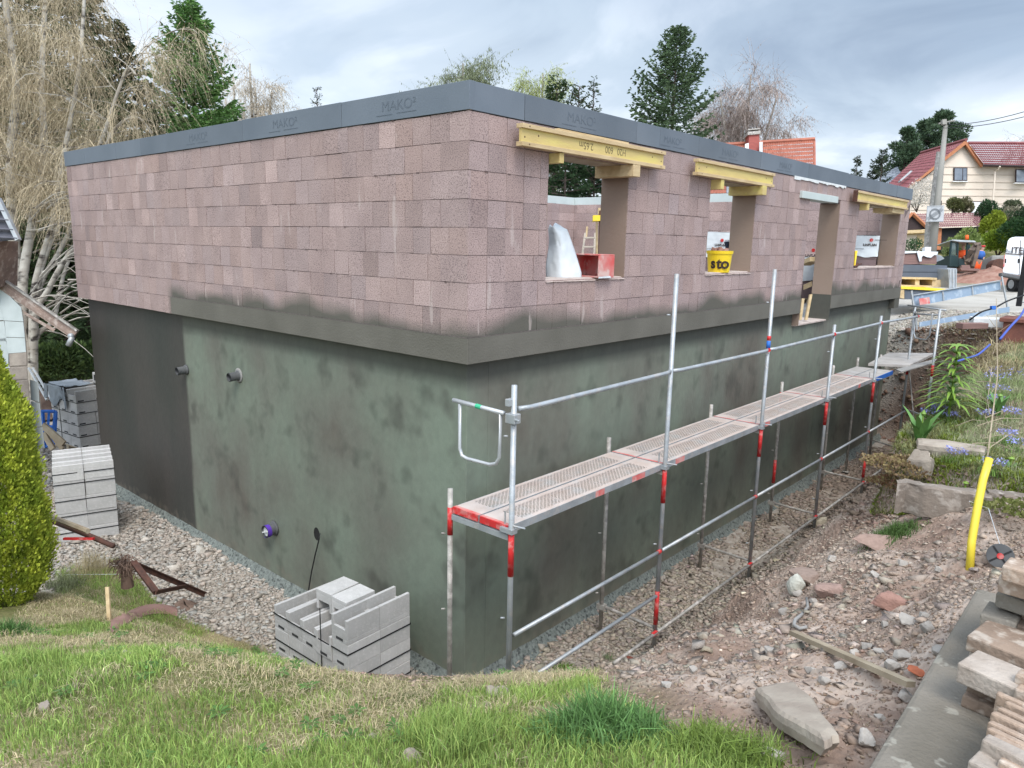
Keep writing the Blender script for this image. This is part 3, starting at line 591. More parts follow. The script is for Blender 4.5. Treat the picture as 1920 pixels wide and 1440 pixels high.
# ------------------------------------------------------------------ formwork beams over the openings
def beam(y0, y1, label, ends='n', letters=False, zz=2.0):
    t = thing('formwork_beam', label, 'beam', (.115, (y0+y1)/2, zz)); ly = (y1-y0)/2
    mb = MB(); mb.box((-.04, -ly, .0), (.04, ly, .04)); mb.box((-.04, -ly, .16), (.04, ly, .20)); mb.build('flange', M['wood_p'], t, bevel=.003)
    mb = MB(); mb.box((-.014, -ly+.012, .04), (.014, ly-.012, .16)); web = mb.build('web', M['wood_y'], t)
    mb = MB()
    for sy in (-1, 1):
        for q in (.06, .26):
            mb.tube([(.0135, sy*(ly-q), .085+.03*(q > .1)), (.0152, sy*(ly-q), .085+.03*(q > .1))], .009, 8)
        mb.tube([(.0395, sy*(ly-.1), .02), (.041, sy*(ly-.1), .02)], .008, 8); mb.tube([(.0395, sy*(ly-.1), .18), (.041, sy*(ly-.1), .18)], .008, 8)
    mb.build('bolt_hole', M['rust'], web)
    if ends == 'r': mb = MB(); mb.box((-.042, -ly-.012, -.004), (.042, -ly+.001, .204)); mb.build('end_plate', M['rust'], t)
    if letters:
        bpy.context.view_layer.update()
        x = .115+.0147
        for s_, a_, b_ in (('H20', 1174, 283), ('600', 1150, 281), ('2.65m', 1113, 268)):
            q_ = V(a_, b_, 0, .13); text(s_, .10, (x, q_[1], zz+.137), (0, -1, 0), (0, 0, -1), M['ink2'], parent=web, depth=.0004)
    return t
beam(.54, 3.11, 'yellow timber beam with upside-down stamp above the opening with the red crate', letters=True)
beam(3.92, 6.30, 'yellow timber beam above the opening with the yellow bucket')
beam(10.17, 13.73, 'long yellow timber beam with a red end above the widest opening', ends='r')
mb = MB(); mb.box((.076, 1.1, 2.204), (.13, 2.35, 2.222)); tag(mb.build('wood_batten', M['wood_p'], bevel=.002), 'thin pale batten lying on top of the nearest yellow beam', 'batten')
def spreader(name, y, th, lab, m, x0=-.36, x1=.17, z0=1.87, z1=1.996):
    mb = MB(); mb.box((x0, y-th/2, z0), (x1, y+th/2, z1)); o = mb.build(name, m, bevel=.003); tag(o, lab, 'timber'); return o
spreader('timber_spreader', 1.165, .07, 'yellow timber piece under the left end of the nearest beam', M['wood_y'], x1=.13, z0=1.90)
spreader('timber_spreader', 2.49, .14, 'pale timber piece under the nearest beam, at the jamb right of the red crate', M['wood_p'], x1=.16)
spreader('timber_spreader', 4.64, .09, 'yellow timber piece under the left end of the middle beam', M['wood_y'], x1=.14)
spreader('timber_spreader', 5.93, .14, 'yellow timber piece on the jamb right of the yellow bucket', M['wood_y'], x1=.17)
spreader('timber_spreader', 10.93, .12, 'yellow timber piece under the left end of the beam with the red end', M['wood_y'], x1=.14)
spreader('timber_spreader', 13.2, .9, 'wide pale plank under the right end of the beam with the red end', M['wood_p'], x1=.10, x0=-.30, z0=1.9)
# ------------------------------------------------------------------ scaffold
def deck_material(name, slots, ca, cb2):
    m = material(name, ca, cb2, 5, .7, .2, 60, c3=(.46, .44, .42), s3=4, w3=.7)
    if slots:
        t = m.node_tree; n = t.nodes; l = t.links; b = n['Principled BSDF']; co = n.new('ShaderNodeTexCoord').outputs['Object']
        sp = n.new('ShaderNodeSeparateXYZ'); l.new(co, sp.inputs[0]); cx = n.new('ShaderNodeCombineXYZ'); l.new(sp.outputs['Y'], cx.inputs[0]); l.new(sp.outputs['X'], cx.inputs[1])
        br = n.new('ShaderNodeTexBrick'); l.new(cx.outputs[0], br.inputs[0]); br.inputs['Scale'].default_value = 1; br.inputs['Brick Width'].default_value = .052; br.inputs['Row Height'].default_value = .021
        br.inputs['Mortar Size'].default_value = .0062; br.inputs['Mortar Smooth'].default_value = 0.05
        b2 = n.new('ShaderNodeMath'); b2.operation = 'SUBTRACT'; b2.inputs[0].default_value = 1; l.new(br.outputs['Fac'], b2.inputs[1])
        m1 = n.new('ShaderNodeMath'); m1.operation = 'ABSOLUTE'; l.new(sp.outputs['X'], m1.inputs[0]); l1 = n.new('ShaderNodeMath'); l1.operation = 'LESS_THAN'; l.new(m1.outputs[0], l1.inputs[0]); l1.inputs[1].default_value = .115
        m2 = n.new('ShaderNodeMath'); m2.operation = 'ABSOLUTE'; l.new(sp.outputs['Y'], m2.inputs[0]); l2 = n.new('ShaderNodeMath'); l2.operation = 'LESS_THAN'; l.new(m2.outputs[0], l2.inputs[0]); l2.inputs[1].default_value = 1.02
        p1 = n.new('ShaderNodeMath'); p1.operation = 'MULTIPLY'; l.new(l1.outputs[0], p1.inputs[0]); l.new(l2.outputs[0], p1.inputs[1])
        p2 = n.new('ShaderNodeMath'); p2.operation = 'MULTIPLY'; l.new(p1.outputs[0], p2.inputs[0]); l.new(b2.outputs[0], p2.inputs[1])
        al = n.new('ShaderNodeMath'); al.operation = 'SUBTRACT'; al.inputs[0].default_value = 1; l.new(p2.outputs[0], al.inputs[1]); l.new(al.outputs[0], b.inputs['Alpha'])
    return m
M['deck'] = deck_material('perforated_steel_deck', True, (.48, .385, .33), (.54, .46, .41))
M['deck_plain'] = deck_material('dusty_deck', False, (.36, .33, .30), (.46, .43, .40))
XI, XO, DZ = .26, .99, -1.19
FY = [-.46, 2.03, 4.53, 7.02, 9.46]
S = thing('scaffold', 'low galvanised scaffold with perforated decks and red joints along the dark green wall', 'scaffold', (XO, FY[0], -3.4))
SV = np.array([XO, FY[0], -3.4])
def ch(mb, name, m, **k):
    o = mb.build(name, m, S, **k); o.location = tuple(-SV); return o
def upright(x, y, z0, z1, red=(), foot=True, joint=None, mat='galv', tape=False):
    mb = MB(); mb.tube([(x, y, z0), (x, y, z1)], .0242, 12); mb.tube([(x, y, z1-.17), (x, y, z1+.001)], .0205, 12)
    if foot and z0 < -3: mb.box((x-.06, y-.06, z0-.012), (x+.06, y+.06, z0+.004)); mb.tube([(x, y, z0), (x, y, z0+.3)], .017, 8)
    for zz in (z0+.55, z0+1.3, z1-.42): mb.tube([(x-.03, y-.03, zz), (x-.055, y-.055, zz)], .009, 6)
    o = ch(mb, 'upright', [M[mat]], smooth=True)
    for a, b in red:
        mb = MB(); mb.tube([(x, y, a), (x, y, b)], [.0262, .0250], 12); k = ch(mb, 'red_sleeve', M['red'], smooth=True); k.parent = o; k.location = (0, 0, 0)
    if tape:
        for a, b, q in ((-.06, .0, 'red'), (-.17, -.065, 'blue'), (-.235, -.18, 'white')):
            mb = MB(); mb.tube([(x, y, a), (x, y, b)], .0256, 12); k = ch(mb, 'tape_band', M[q], smooth=True); k.parent = o; k.location = (0, 0, 0)
tops = [.01, .84, .85, -.03, -.04]
for i, y in enumerate(FY):
    zf = hz(XO, y)-.03 if i else -3.3
    upright(XO, y, max(zf, -3.45), tops[i], red=[(-1.62, -1.20)] + ([(-3.05, -2.65)] if i in (1, 4) else []), tape=(i == 2))
    upright(XI, y, hz(XI, y)-.02, -1.03, red=[(-1.46, -1.20)]+([(-3.35, -3.05)] if i == 0 else [])+([(-2.75, -2.35)] if i == 3 else []) if i in (0, 3) else [], mat='galv_d')
    mb = MB(); mb.box((XI, y-.016, DZ-.115), (XO, y+.016, DZ-.075)); mb.tube([(XI, y, DZ-.115), (XI+.12, y, DZ-.30)], .012, 6) if i else 0
    if i: ch(mb, 'transom', M['galv_d'])
    if i:
        mb = MB(); mb.tube([(XI-.03, y+.02, -3.10), (XO+.03, y+.03, -3.12)], .0185, 8); mb.box((XI-.05, y-.03, -3.13), (XI+.05, y+.04, -3.07)); ch(mb, 'cross_tube', M['galv_d'])
    # couplers at deck level
    mb = MB(); mb.tube([(XO+.02, y, DZ+.02), (XO+.13, y+.02, DZ+.02)], .008, 6); mb.tube([(XO-.09, y+.02, DZ+.0), (XO-.09, y+.02, DZ+.11)], .008, 6); mb.box((XO-.1, y-.035, DZ-.05), (XO+.035, y+.035, DZ-.01)); ch(mb, 'coupler', M['galv'])
mb = MB(); mb.box((XI+.03, FY[0]-.012, DZ-.12), (XO-.03, FY[0]+.03, DZ-.07)); ch(mb, 'transom', M['galv'])
def rail(pts, r=.0215, m='galv', name='guard_rail'):
    mb = MB(); mb.tube(pts, r, 10); return ch(mb, name, M[m], smooth=True)
XR = XO+.035
seq = [FY[0]+.02, FY[1], FY[2], FY[3], FY[4], 12.0]
zr = [-.19, -.17, -.18, -.17, -.16, -.20]
for i in range(5):
    rail([(XR-.03, seq[i]+.03, zr[i]), (XR, seq[i]+.15, zr[i]), (XR, seq[i+1]-.15, zr[i+1]), (XR-.03, seq[i+1]-.03, zr[i+1])])
    rail([(XR-.02, seq[i]+.02, -2.17), (XR-.02, seq[i+1]-.02, -2.17)], .0195, name='middle_rail')
    mb = MB(); mb.tube([(XR-.02, seq[i+1]-.075, -2.17), (XR-.02, seq[i+1]-.02, -2.17)], .024, 8); ch(mb, 'red_wedge', M['red'])
    if i: mb = MB(); mb.tube([(XR, seq[i+1]-.06, zr[i+1]), (XR-.02, seq[i+1]-.01, zr[i+1])], .0245, 8); ch(mb, 'red_wedge', M['red'])
rail([(XR-.02, FY[0]+.02, -2.69), (XR-.02, FY[1]-.05, -2.69)], .0195, name='brace')
for a, b in ((1.15, FY[1]), (FY[1], FY[2]), (FY[2], FY[3]), (FY[3], FY[4]), (FY[4], 12.0)):
    rail([(XR, a, -3.13), (XR, b-.02, -3.13)], .0195, 'galv_d', 'ledger')
    mb = MB(); mb.box((XR-.02, b-.11, -3.15), (XR+.015, b-.02, -3.11)); ch(mb, 'red_wedge', M['red'])
# end guard: rail with a U-shaped loop hanging below it
ya = FY[0]-.03
rail([V(850, 750, 1, ya), V(945, 775, 1, ya)], .019, 'lightsteel', 'end_rail')
rail([V(862, 757, 1, ya), V(862, 840, 1, ya), V(866, 854, 1, ya), V(876, 860, 1, ya), V(918, 871, 1, ya), V(930, 869, 1, ya), V(936, 858, 1, ya), V(939, 775, 1, ya)], .0155, 'lightsteel', 'end_loop')
mb = MB(); a_ = V(893, 761, 1, ya); b_ = V(903, 764, 1, ya); mb.tube([a_, b_], .0205, 10); ch(mb, 'green_band', M['green'])
mb = MB(); mb.box((XO-.05, ya-.02, -.30), (XO+.05, ya+.06, -.22)); mb.box((XO-.045, ya-.03, -.16), (XO-.0, ya+.05, -.10)); mb.tube([(XO+.03, ya, -.26), (XO+.10, ya-.02, -.26)], .010, 6); ch(mb, 'coupler', M['galv'], bevel=.006)
def deck(y0, y1, xa, xb, plain=False, zz=DZ, rededge=None, name='deck'):
    cx, cy = (xa+xb)/2, (y0+y1)/2; hx_, hy_ = (xb-xa)/2, (y1-y0)/2
    mb = MB(); mb.add([(-hx_, -hy_, 0), (hx_, -hy_, 0), (hx_, hy_, 0), (-hx_, hy_, 0)], [(0, 1, 2, 3)])
    o = mb.build(name, M['deck_plain' if plain else 'deck'], S); o.location = (cx-SV[0], cy-SV[1], zz-SV[2])
    mb = MB(); mb.box((-hx_, -hy_, -.062), (-hx_+.004, hy_, .0005)); mb.box((hx_-.004, -hy_, -.066), (hx_, hy_, .0005)); mb.box((hx_-.03, -hy_, -.066), (hx_-.004, hy_, -.062))
    mb.box((-hx_+.004, -hy_, -.06), (hx_-.004, -hy_+.004, .0005)); mb.box((-hx_+.004, hy_-.004, -.06), (hx_-.004, hy_, .0005))
    for q in np.linspace(-.8, .8, 4): mb.box((-hx_+.02, q*hy_-.015, -.05), (hx_-.02, q*hy_+.015, -.045))
    k = mb.build('side_rail', M['galv'], o)
    for a, b in (rededge or []): mb = MB(); mb.box((hx_, a*hy_, -.064), (hx_+.0015, b*hy_, -.004)); mb.build('red_edge', M['dust_red'], o)
    mb = MB(); mb.box((-hx_, -hy_, .0006), (hx_, -hy_+.035, .0022)); 
    mb.build('dusty_end', M['dust_red'], o)
for i in range(5):
    y0, y1 = FY[i]+.01, (FY[i+1]-.01 if i < 4 else 10.75)
    pl = i >= 3
    deck(y0, y1, XI+.035, XI+.345, pl and i == 4, rededge=[]); deck(y0, y1, XI+.36, XO-.035+.005, pl and i == 4, rededge=[[(.0, .12), (.52, .72)], [(-.78, -.62)], [(-.85, -.72)], [(.35, .45)], []][i])
mb = MB(); mb.box((XI+.04, FY[0]-.006, DZ-.055), (XI+.34, FY[0]+.008, DZ+.003)); mb.box((XI+.37, FY[0]-.006, DZ-.055), (XO-.04, FY[0]+.008, DZ+.003)); ch(mb, 'red_end', M['red'])
mb = MB(); mb.box((XO-.028, 9.6, DZ-.075), (XO-.018, 10.75, DZ+.003)); ch(mb, 'blue_edge', M['blue'])
# return bay by the earth bank
ax_, ay_ = .93, 12.0; bx_, by_ = 1.52, 11.35; cx_, cy_ = .42, 11.9
upright(ax_, ay_, -3.38, -.02, red=[(-1.42, -1.22)]); upright(bx_, by_, hz(bx_, by_)-.1, .02, red=[(-1.3, -1.08)]); upright(cx_, cy_, -3.42, -1.05, mat='galv_d')
upright(.26, 10.9, -3.42, -1.03, mat='galv_d')
rail([(ax_-.15, ay_+.08, .0), (bx_+.1, by_, .0)], .017); rail([(ax_, ay_, -.16), (bx_, by_, -.10)], .017)
rail([(ax_+.03, ay_-.04, -.1), (ax_+.05, ay_-.05, -.55), (ax_+.1, ay_-.1, -.64), (bx_-.22, by_+.2, -.62), (bx_-.16, by_+.17, -.52), (bx_-.15, by_+.15, -.08)], .014)
rail([(ax_, ay_, -2.15), (bx_, by_, -2.1)], .019, name='middle_rail'); rail([(cx_, cy_, -2.9), (ax_, ay_, -3.0)], .018, 'galv_d', 'cross_tube')
rail([(ax_+.03, ay_, -1.30), (bx_-.2, by_+.1, -2.4)], .014, 'galv_d', 'brace')
P = [G_ for G_ in (V(1628, 681, 2, -1.10), V(1666, 661, 2, -1.10), V(1752, 662, 2, -1.10), V(1706, 684, 2, -1.10))]
mb = MB(); mb.prism(P, (0, 0, -.055)); ch(mb, 'deck', M['deck_plain'], bevel=.004)
P = [V(1680, 692, 2, -1.15), V(1706, 685, 2, -1.13), V(1757, 672, 2, -1.05), V(1750, 680, 2, -1.07), V(1690, 697, 2, -1.15)]
mb = MB(); mb.prism(P, (0, 0, -.02)); ch(mb, 'rubber_flap', M['concrete'])

# ------------------------------------------------------------------ stacks of hollow concrete blocks
def trough(mb, x, y, z, lx, ly, lz, along='y', flip=False, jit=.004, b=.045):
    """one U-shaped shuttering block, x y z = lower corner"""
    x += RNG.normal(0, jit*.6); y += RNG.normal(0, jit*.6); g = .0015; t = .035; tn = RNG.normal(1, .04); mb.col = (tn, tn, tn)
    x0, x1, y0, y1, z0, z1 = x+g, x+lx-g, y+g, y+ly-g, z+g, z+lz-g
    def B_(p, q):
        if flip: p, q = (p[0], p[1], z0+z1-q[2]), (q[0], q[1], z0+z1-p[2])
        mb.box(p, q)
    if along == 'y':
        B_((x0, y0, z0), (x1, y1, z0+b)); B_((x0, y0, z0+b), (x0+t, y1, z1)); B_((x1-t, y0, z0+b), (x1, y1, z1))
        for yy in (y0, y1-.03): B_((x0+t, yy, z0+b), (x1-t, yy+.03, z1-.10))
    else:
        B_((x0, y0, z0), (x1, y1, z0+b)); B_((x0, y0, z0+b), (x1, y0+t, z1)); B_((x0, y1-t, z0+b), (x1, y1, z1))
        for xx in (x0, x1-.03): B_((xx, y0+t, z0+b), (xx+.03, y1-t, z1-.10))
def pallet(name, label, loc, rz, lx, ly, group='loose pallets'):
    t = thing(name, label, 'pallet', loc, rz, None)
    mb = MB()
    for q in np.linspace(-ly/2+.05, ly/2-.05, 5): mb.box((-lx/2, q-.05, .10), (lx/2, q+.05, .122))
    for q in (-lx/2+.05, 0, lx/2-.05): mb.box((q-.05, -ly/2, .078), (q+.05, ly/2, .10))
    mb.build('deck_board', M['wood_g'], t)
    mb = MB()
    for q in (-lx/2+.05, 0, lx/2-.05):
        for s_ in (-ly/2+.06, 0, ly/2-.06): mb.box((q-.05, s_-.06, .018), (q+.05, s_+.06, .078))
        mb.box((q-.05, -ly/2, 0), (q+.05, ly/2, .018))
    mb.build('spacer', M['wood_g'], t); return t
ORD = ['first', 'second', 'third', 'fourth', 'fifth', 'sixth']
def block_stack(org, rz, rows, cols, layers, lx=.245, ly=.37, lz=.25, top_rows=None, label='', group=None, straps=(1, 2, 3), skip_low=0, individual=True, slots=True, fill=.045):
    """a strapped pack of blocks; each block is a thing"""
    c, s = math.cos(rz), math.sin(rz)
    def W(p): return np.array([org[0]+c*p[0]-s*p[1], org[1]+s*p[0]+c*p[1], org[2]+p[2]])
    base = None
    def mkbase(flip=False):
        mb = MB(); trough(mb, 0, 0, 0, lx, ly, lz, 'y', flip); mb.mi = 0; mb.col = (1, 1, 1)
        return mb
    protos = {}
    for k in range(layers):
        for i in range(rows):
            hi = layers if (top_rows is None or i in top_rows) else layers-1
            if k >= hi: continue
            for j in range(cols):
                edge = i in (0, rows-1) or j in (0, cols-1) or k >= layers-2
                if not edge: continue
                top = k == hi-1
                key = top
                if key not in protos:
                    mb = MB()
                    if top: trough(mb, 0, 0, 0, lx, ly, lz, 'y', False, 0, fill)
                    else: mb.col = (1, 1, 1); mb.box((.0015, .0015, .0015), (lx-.0015, ly-.0015, lz-.0015))
                    o = mb.build('hollow_block', M['cblock_r'], bevel=.004); protos[key] = o
                    if slots:
                        mb = MB(); mb.box((lx*.28, .0005, .018), (lx*.72, .003, .045)); mb.box((lx-.0030, ly*.10, .018), (lx-.0005, ly*.42, .045)) if slots == 2 else 0
                        mb.build('hand_slot', M['cblock_d'], o)
                else: o = copy_tree(protos[key])
                p = W((i*lx, j*ly, k*lz)); o.location = (p[0]+RNG.normal(0, .003), p[1]+RNG.normal(0, .003), p[2]); o.rotation_euler = (0, 0, rz+RNG.normal(0, .006))
                tag(o, 'block %s, %s layer, %s column, %s' % (label, 'top' if k == layers-1 else ORD[layers-1-k], ORD[i], ['front', 'behind', 'rear'][min(j, 2)]), 'concrete block', group)
    mb = MB(); X, Y = rows*lx, cols*ly; e = .006
    for zz in straps:
        q = [W((-e, -e, zz)), W((X+e, -e, zz)), W((X+e, Y+e, zz)), W((-e, Y+e, zz))]
        for a, b in zip(q, q[1:]+q[:1]):
            d_ = (b-a)/np.linalg.norm(b-a); mb.obox((a+b)/2, d_, np.cross(d_, (0, 0, 1)), (0, 0, 1), np.linalg.norm(b-a)/2, .0015, .007)
    return mb, W, X, Y
M['cblock_r'] = material('concrete_block_var', (.49, .475, .455), (.42, .41, .39), 5, .95, .5, 130, attr=True, c3=(.56, .54, .52), s3=30, w3=.5, rnd=.10)
# near stack
ZT = -2.39
org1 = np.array([-1.76, -1.06, ZT-4*.25]); rz1 = .03
g1 = 'hollow blocks strapped on the near pack by the corner'
mb, W1, X1, Y1 = block_stack(org1, rz1, 5, 2, 4, ly=.395, top_rows=[4], label='of the near pack by the corner', group=g1, straps=(.12, .37, .66), slots=1)
for q in (X1*.52,):
    a, b, c = W1((q+.18, -.008, 1.0)), W1((q+.18, -.008, .0)), W1((q+.18, .0, 1.0))
    mb.obox((a+b)/2, (1, 0, 0), (0, 1, 0), (0, 0, 1), .007, .0015, .5)
tag(mb.build('strapping_band', M['black']), 'black strapping bands round the block pack nearest the corner', 'strap')
pallet('pallet', 'wooden pallet under the block pack nearest the building corner', tuple(W1((X1/2, Y1/2, -.13))), rz1, X1, Y1)
for k, (i, dz, lab) in enumerate(((2.05, 0, 'trough block lying upside down on the near pack, left of its twin'), (3.1, 0, 'trough block lying upside down on the near pack, beside the taller right row'))):
    mb = MB(); trough(mb, -.12, -.185, 0, .24, .37, .22, 'y', True, 0); o = mb.build('hollow_block', M['cblock_r'], bevel=.004)
    p = W1((i*.245, .44, .752)); o.location = tuple(p); o.rotation_euler = (0, 0, rz1+.05-.04*k); tag(o, lab, 'concrete block')
# middle stack by the hedge
org2 = np.array([-8.07, -1.15, -2.25-5*.25]); rz2 = -.30
g2 = 'hollow blocks of the pack beside the conifer'
mb, W2, X2, Y2 = block_stack(org2, rz2, 4, 2, 5, lx=.245, ly=.40, label='of the pack by the conifer', group=g2, straps=(.2, .46, .70, .96, 1.12), slots=1, fill=.16)
tag(mb.build('strapping_band', M['black']), 'dark strapping bands round the pack behind the conifer', 'strap')
# far stack with the jacket
q3 = V(187, 838, 2, -3.42)
org3 = np.array([-13.05, .35, -3.33]); rz3 = .12
g3 = 'hollow blocks of the far pack under the jacket'
mb, W3, X3, Y3 = block_stack(org3, rz3, 3, 3, 5, lx=.38, ly=.38, lz=.245, label='of the far pack', group=g3, straps=(.24, .49, .74, .98), slots=2)
a, b = W3((.38, -.008, 0)), W3((.38, -.008, 1.22)); mb.obox((a+b)/2, (1, 0, 0), (0, 1, 0), (0, 0, 1), .009, .002, .61)
tag(mb.build('strapping_band', M['black']), 'dark strapping bands round the far pack', 'strap')
pallet('pallet', 'wooden pallet under the far block pack beside the building end', tuple(W3((X3/2, Y3/2, -.122))), rz3, X3, Y3)
for k in range(2):
    mb = MB(); mb.box((-.19, -.19, 0), (.19, .19, .235)); o = mb.build('hollow_block', M['cblock_r'], bevel=.006)
    mb = MB(); mb.box((-.13, -.192, .06), (-.03, -.1895, .19)); mb.box((.03, -.192, .06), (.13, -.1895, .19)); mb.box((.1895, -.13, .06), (.192, -.03, .19)); mb.box((.1895, .03, .06), (.192, .13, .19)); mb.build('cell_opening', M['cblock_d'], o)
    p = W3((.62+.42*k, .9, 1.225)); o.location = tuple(p); o.rotation_euler = (0, 0, rz3); tag(o, ['hollow block with dark cells on top of the far pack, next to the jacket', 'hollow block with dark cells on top of the far pack, half behind the wall'][k], 'concrete block')
def jack(u, v):
    x = -.45+u*.9; y = -.08+v*.75; h = 0.0
    px_, py_ = x, y
    z = 1.262+.05*fbm(np.array(u*5), np.array(v*5), 3, 3)+.02
    if y < .0: z -= (.0-y)*0+.0
    ed = max(0, .12-v)*3.2+max(0, u-.78)*1.6*(v < .6)+max(0, .2-u)*1.3
    return W3((.35+x*.85-ed*.02, .25+y-.0-max(0, .12-v)*.35-.17*(v < .3), z-ed*.9-.02*math.sin(u*22)*(1-v)))
mb = MB(); mb.grid(lambda u, v: W3((-.06+u*.78, .015+v*.55, 1.25+.018*math.sin(u*19)*v+.03*float(vnoise(u*6, v*6, 4)))), 24, 16)
mb.grid(lambda u, v: W3((.02+u*.62+.05*v, -.022-.03*float(vnoise(u*7, v*4, 8)), 1.262-v*(.36+.10*math.sin(u*5.5)))), 24, 14)
mb.grid(lambda u, v: W3((-.10-.03*float(vnoise(u*5, v*4, 8))+.05*u, .05+u*.30, 1.262-v*.42)), 10, 14)
mb.grid(lambda u, v: W3((.66+.12*u+.04*v, -.03-.03*u, 1.262-v*(.50-.12*u))), 10, 14)
mb.grid(lambda u, v: W3((-.12+.16*u-.06*v, -.045-.01*math.sin(u*3), 1.258-v*(.32))), 8, 12)
tag(mb.build('jacket', M['cloth'], smooth=True, solid=.012), 'grey jacket thrown over the top of the far block pack', 'jacket')

# ------------------------------------------------------------------ left: shed, trestle, ladder, iron, peg, bundle
M['slate_w'] = material('white_slate', (.46, .50, .49), (.39, .43, .42), 3, .8, .3, attr=True)
M['roof_d'] = material('dark_roof_tile', (.07, .07, .085), (.12, .12, .14), 6, .8, .5)
M['barge'] = material('barge_board', (.30, .22, .18), (.20, .145, .12), 4, .85, .4, stretch=(1, 1, 1), c3=(.45, .38, .33), s3=12, w3=.7)
M['sandst'] = material('sandstone_block', (.29, .25, .21), (.20, .17, .145), 5, .95, .8, 30, attr=True)
Dp = 12.6
def A(px, py, d=Dp): return AT(px, py, d)
SH = thing('shed', 'old shed with white slate gable, sandstone base and sloping verge board at the left edge', 'shed', (float(A(40, 850)[0]), float(A(40, 850)[1]), -3.3))
SHL = Vector(SH.location)
def shp(mb, name, m, parent=None, **k):
    o = mb.build(name, m, parent or SH, **k)
    if parent is None: o.location = -SHL
    return o
back = _f*np.array([1, 1, 0]); back /= np.linalg.norm(back); back = back*np.array([1, 1, 1]); bk = back*2.6-CR*1.2
rows_y = np.linspace(520, 705, 5)
mb = MB()
tl = [(-150, 430), (-150, 690), (56, 690), (45, 575), (0, 533)]
mb.prism([A(*p) for p in [(-150, 520), (-20, 520), (44, 583), (52, 662), (52, 690), (-150, 690)]], (A(40, 600)-CAMP)/12*2.0)
shp(mb, 'gable_wall', M['sandst'])
mb = MB(); eps = -_f*.02
def tile(a, b, c, d, t=1.0):
    mb.col = (t, t, t); ps = [A(*p)+eps for p in (a, b, c, d)]; mb.prism(ps, _f*.012)
tile((-50, 545), (-4, 533), (9, 600), (-50, 606), 1); tile((-2, 533), (41, 577), (45, 603), (8, 601), 1.02)
tile((-50, 608), (9, 602), (14, 640), (-50, 640), .96); tile((10, 602), (45, 604), (48, 633), (13, 632), 1)
tile((13, 633), (48, 634), (50, 660), (16, 663), .97); tile((-50, 641), (12, 634), (17, 664), (17, 690), .93); tile((-50, 660), (8, 670), (20, 690), (-50, 690), 1)
shp(mb, 'slate_cladding', M['slate_w'])
mb = MB()
for (a, b, c, d, t) in (((17, 662), (51, 658), (52, 686), (19, 688), 1.1), ((10, 689), (52, 687), (54, 712), (12, 714), .9), ((24, 714), (54, 711), (58, 760), (30, 764), .8), ((30, 765), (60, 760), (72, 845), (36, 850), .75)):
    mb.col = (t, t, t); mb.prism([A(*p)-_f*.015 for p in (a, b, c, d)], (A(50, 700)-CAMP)/12*.6)
shp(mb, 'stone_base', M['sandst'], bevel=.02)
mb = MB()
for (a, b, c, d) in (((56, 712), (72, 716), (74, 755), (58, 750)), ((58, 752), (75, 756), (79, 800), (64, 800)), ((66, 802), (80, 801), (84, 840), (70, 842))):
    mb.prism([A(*p, d=12.9) for p in (a, b, c, d)], (A(70, 760)-CAMP)/12*.3)
shp(mb, 'pale_post', M['slate_w'], bevel=.01)
mb = MB(); e1, e2 = A(-60, 478), A(147, 622); up_ = CU
dv = (e2-e1)/np.linalg.norm(e2-e1); nrm = np.cross(dv, _f); nrm /= np.linalg.norm(nrm)
if nrm[2] < 0: nrm = -nrm
mb.prism([e1, e2, e2-nrm*.15, e1-nrm*.17], -_f*.03); mb.prism([e1-nrm*.05-_f*.03, e2-nrm*.05-_f*.03, e2-nrm*.12-_f*.03, e1-nrm*.13-_f*.03], -_f*.012)
shp(mb, 'verge_board', M['barge'])
mb = MB(); vr = (e1+e2)/2-CAMP; vr /= np.linalg.norm(vr); vr = vr+np.array([0, 0, -.03]); mb.prism([e1+nrm*.03, e2+nrm*.03, e2, e1], -_f*.07+back*0); mb.prism([e1+nrm*.028, e2+nrm*.028, e2+nrm*.004, e1+nrm*.004], vr*2.2); shp(mb, 'roof_sheet', M['galv_d'])
mb = MB(); mb.tube([e2-nrm*.10-_f*.12, e2-nrm*.10+vr*.9], [.05, .05], 12); mb.tube([e2-nrm*.1-_f*.12+dv*.03, e2-nrm*.26-_f*.11+dv*.05], .045, 10); shp(mb, 'gutter', M['galv'], smooth=True)
mb = MB(); mb.prism([A(44, 583), A(104, 617), A(100, 622), A(46, 590)], vr*1.2); shp(mb, 'eave_soffit', M['barge'])
u1, u2, u3, u4 = A(-60, 350, 11.8), A(0, 375, 11.8), A(36, 449, 11.8), A(-60, 458, 11.8)
mb = MB(); mb.prism([u1, u2, u3, u4], (u3-CAMP)/np.linalg.norm(u3-CAMP)*.5); k_ = shp(mb, 'upper_roof', M['roof_d'])
mb = MB()
for py in (395, 412, 430, 446): mb.tube([A(-60, py-3, 11.75), A(-20, py-2, 11.75), A((py-375)*.48, py+1, 11.75)], .025, 6)
shp(mb, 'tile_course', M['roof_d'], k_)
mb = MB(); dd = (u3-u2)/np.linalg.norm(u3-u2); mb.obox((u2+u3)/2-_f*.03, dd, _f, np.cross(dd, _f), np.linalg.norm(u3-u2)/2+.02, .04, .03); shp(mb, 'metal_flashing', M['galv'])
# a strip of wall under the upper roof, off the picture's edge
mb = MB(); mb.prism([A(-90, 455, 11.9), A(-12, 452, 11.9), A(-12, 540, 12.3), A(-90, 540, 12.3)], back*.6); shp(mb, 'upper_wall', M['barge'])
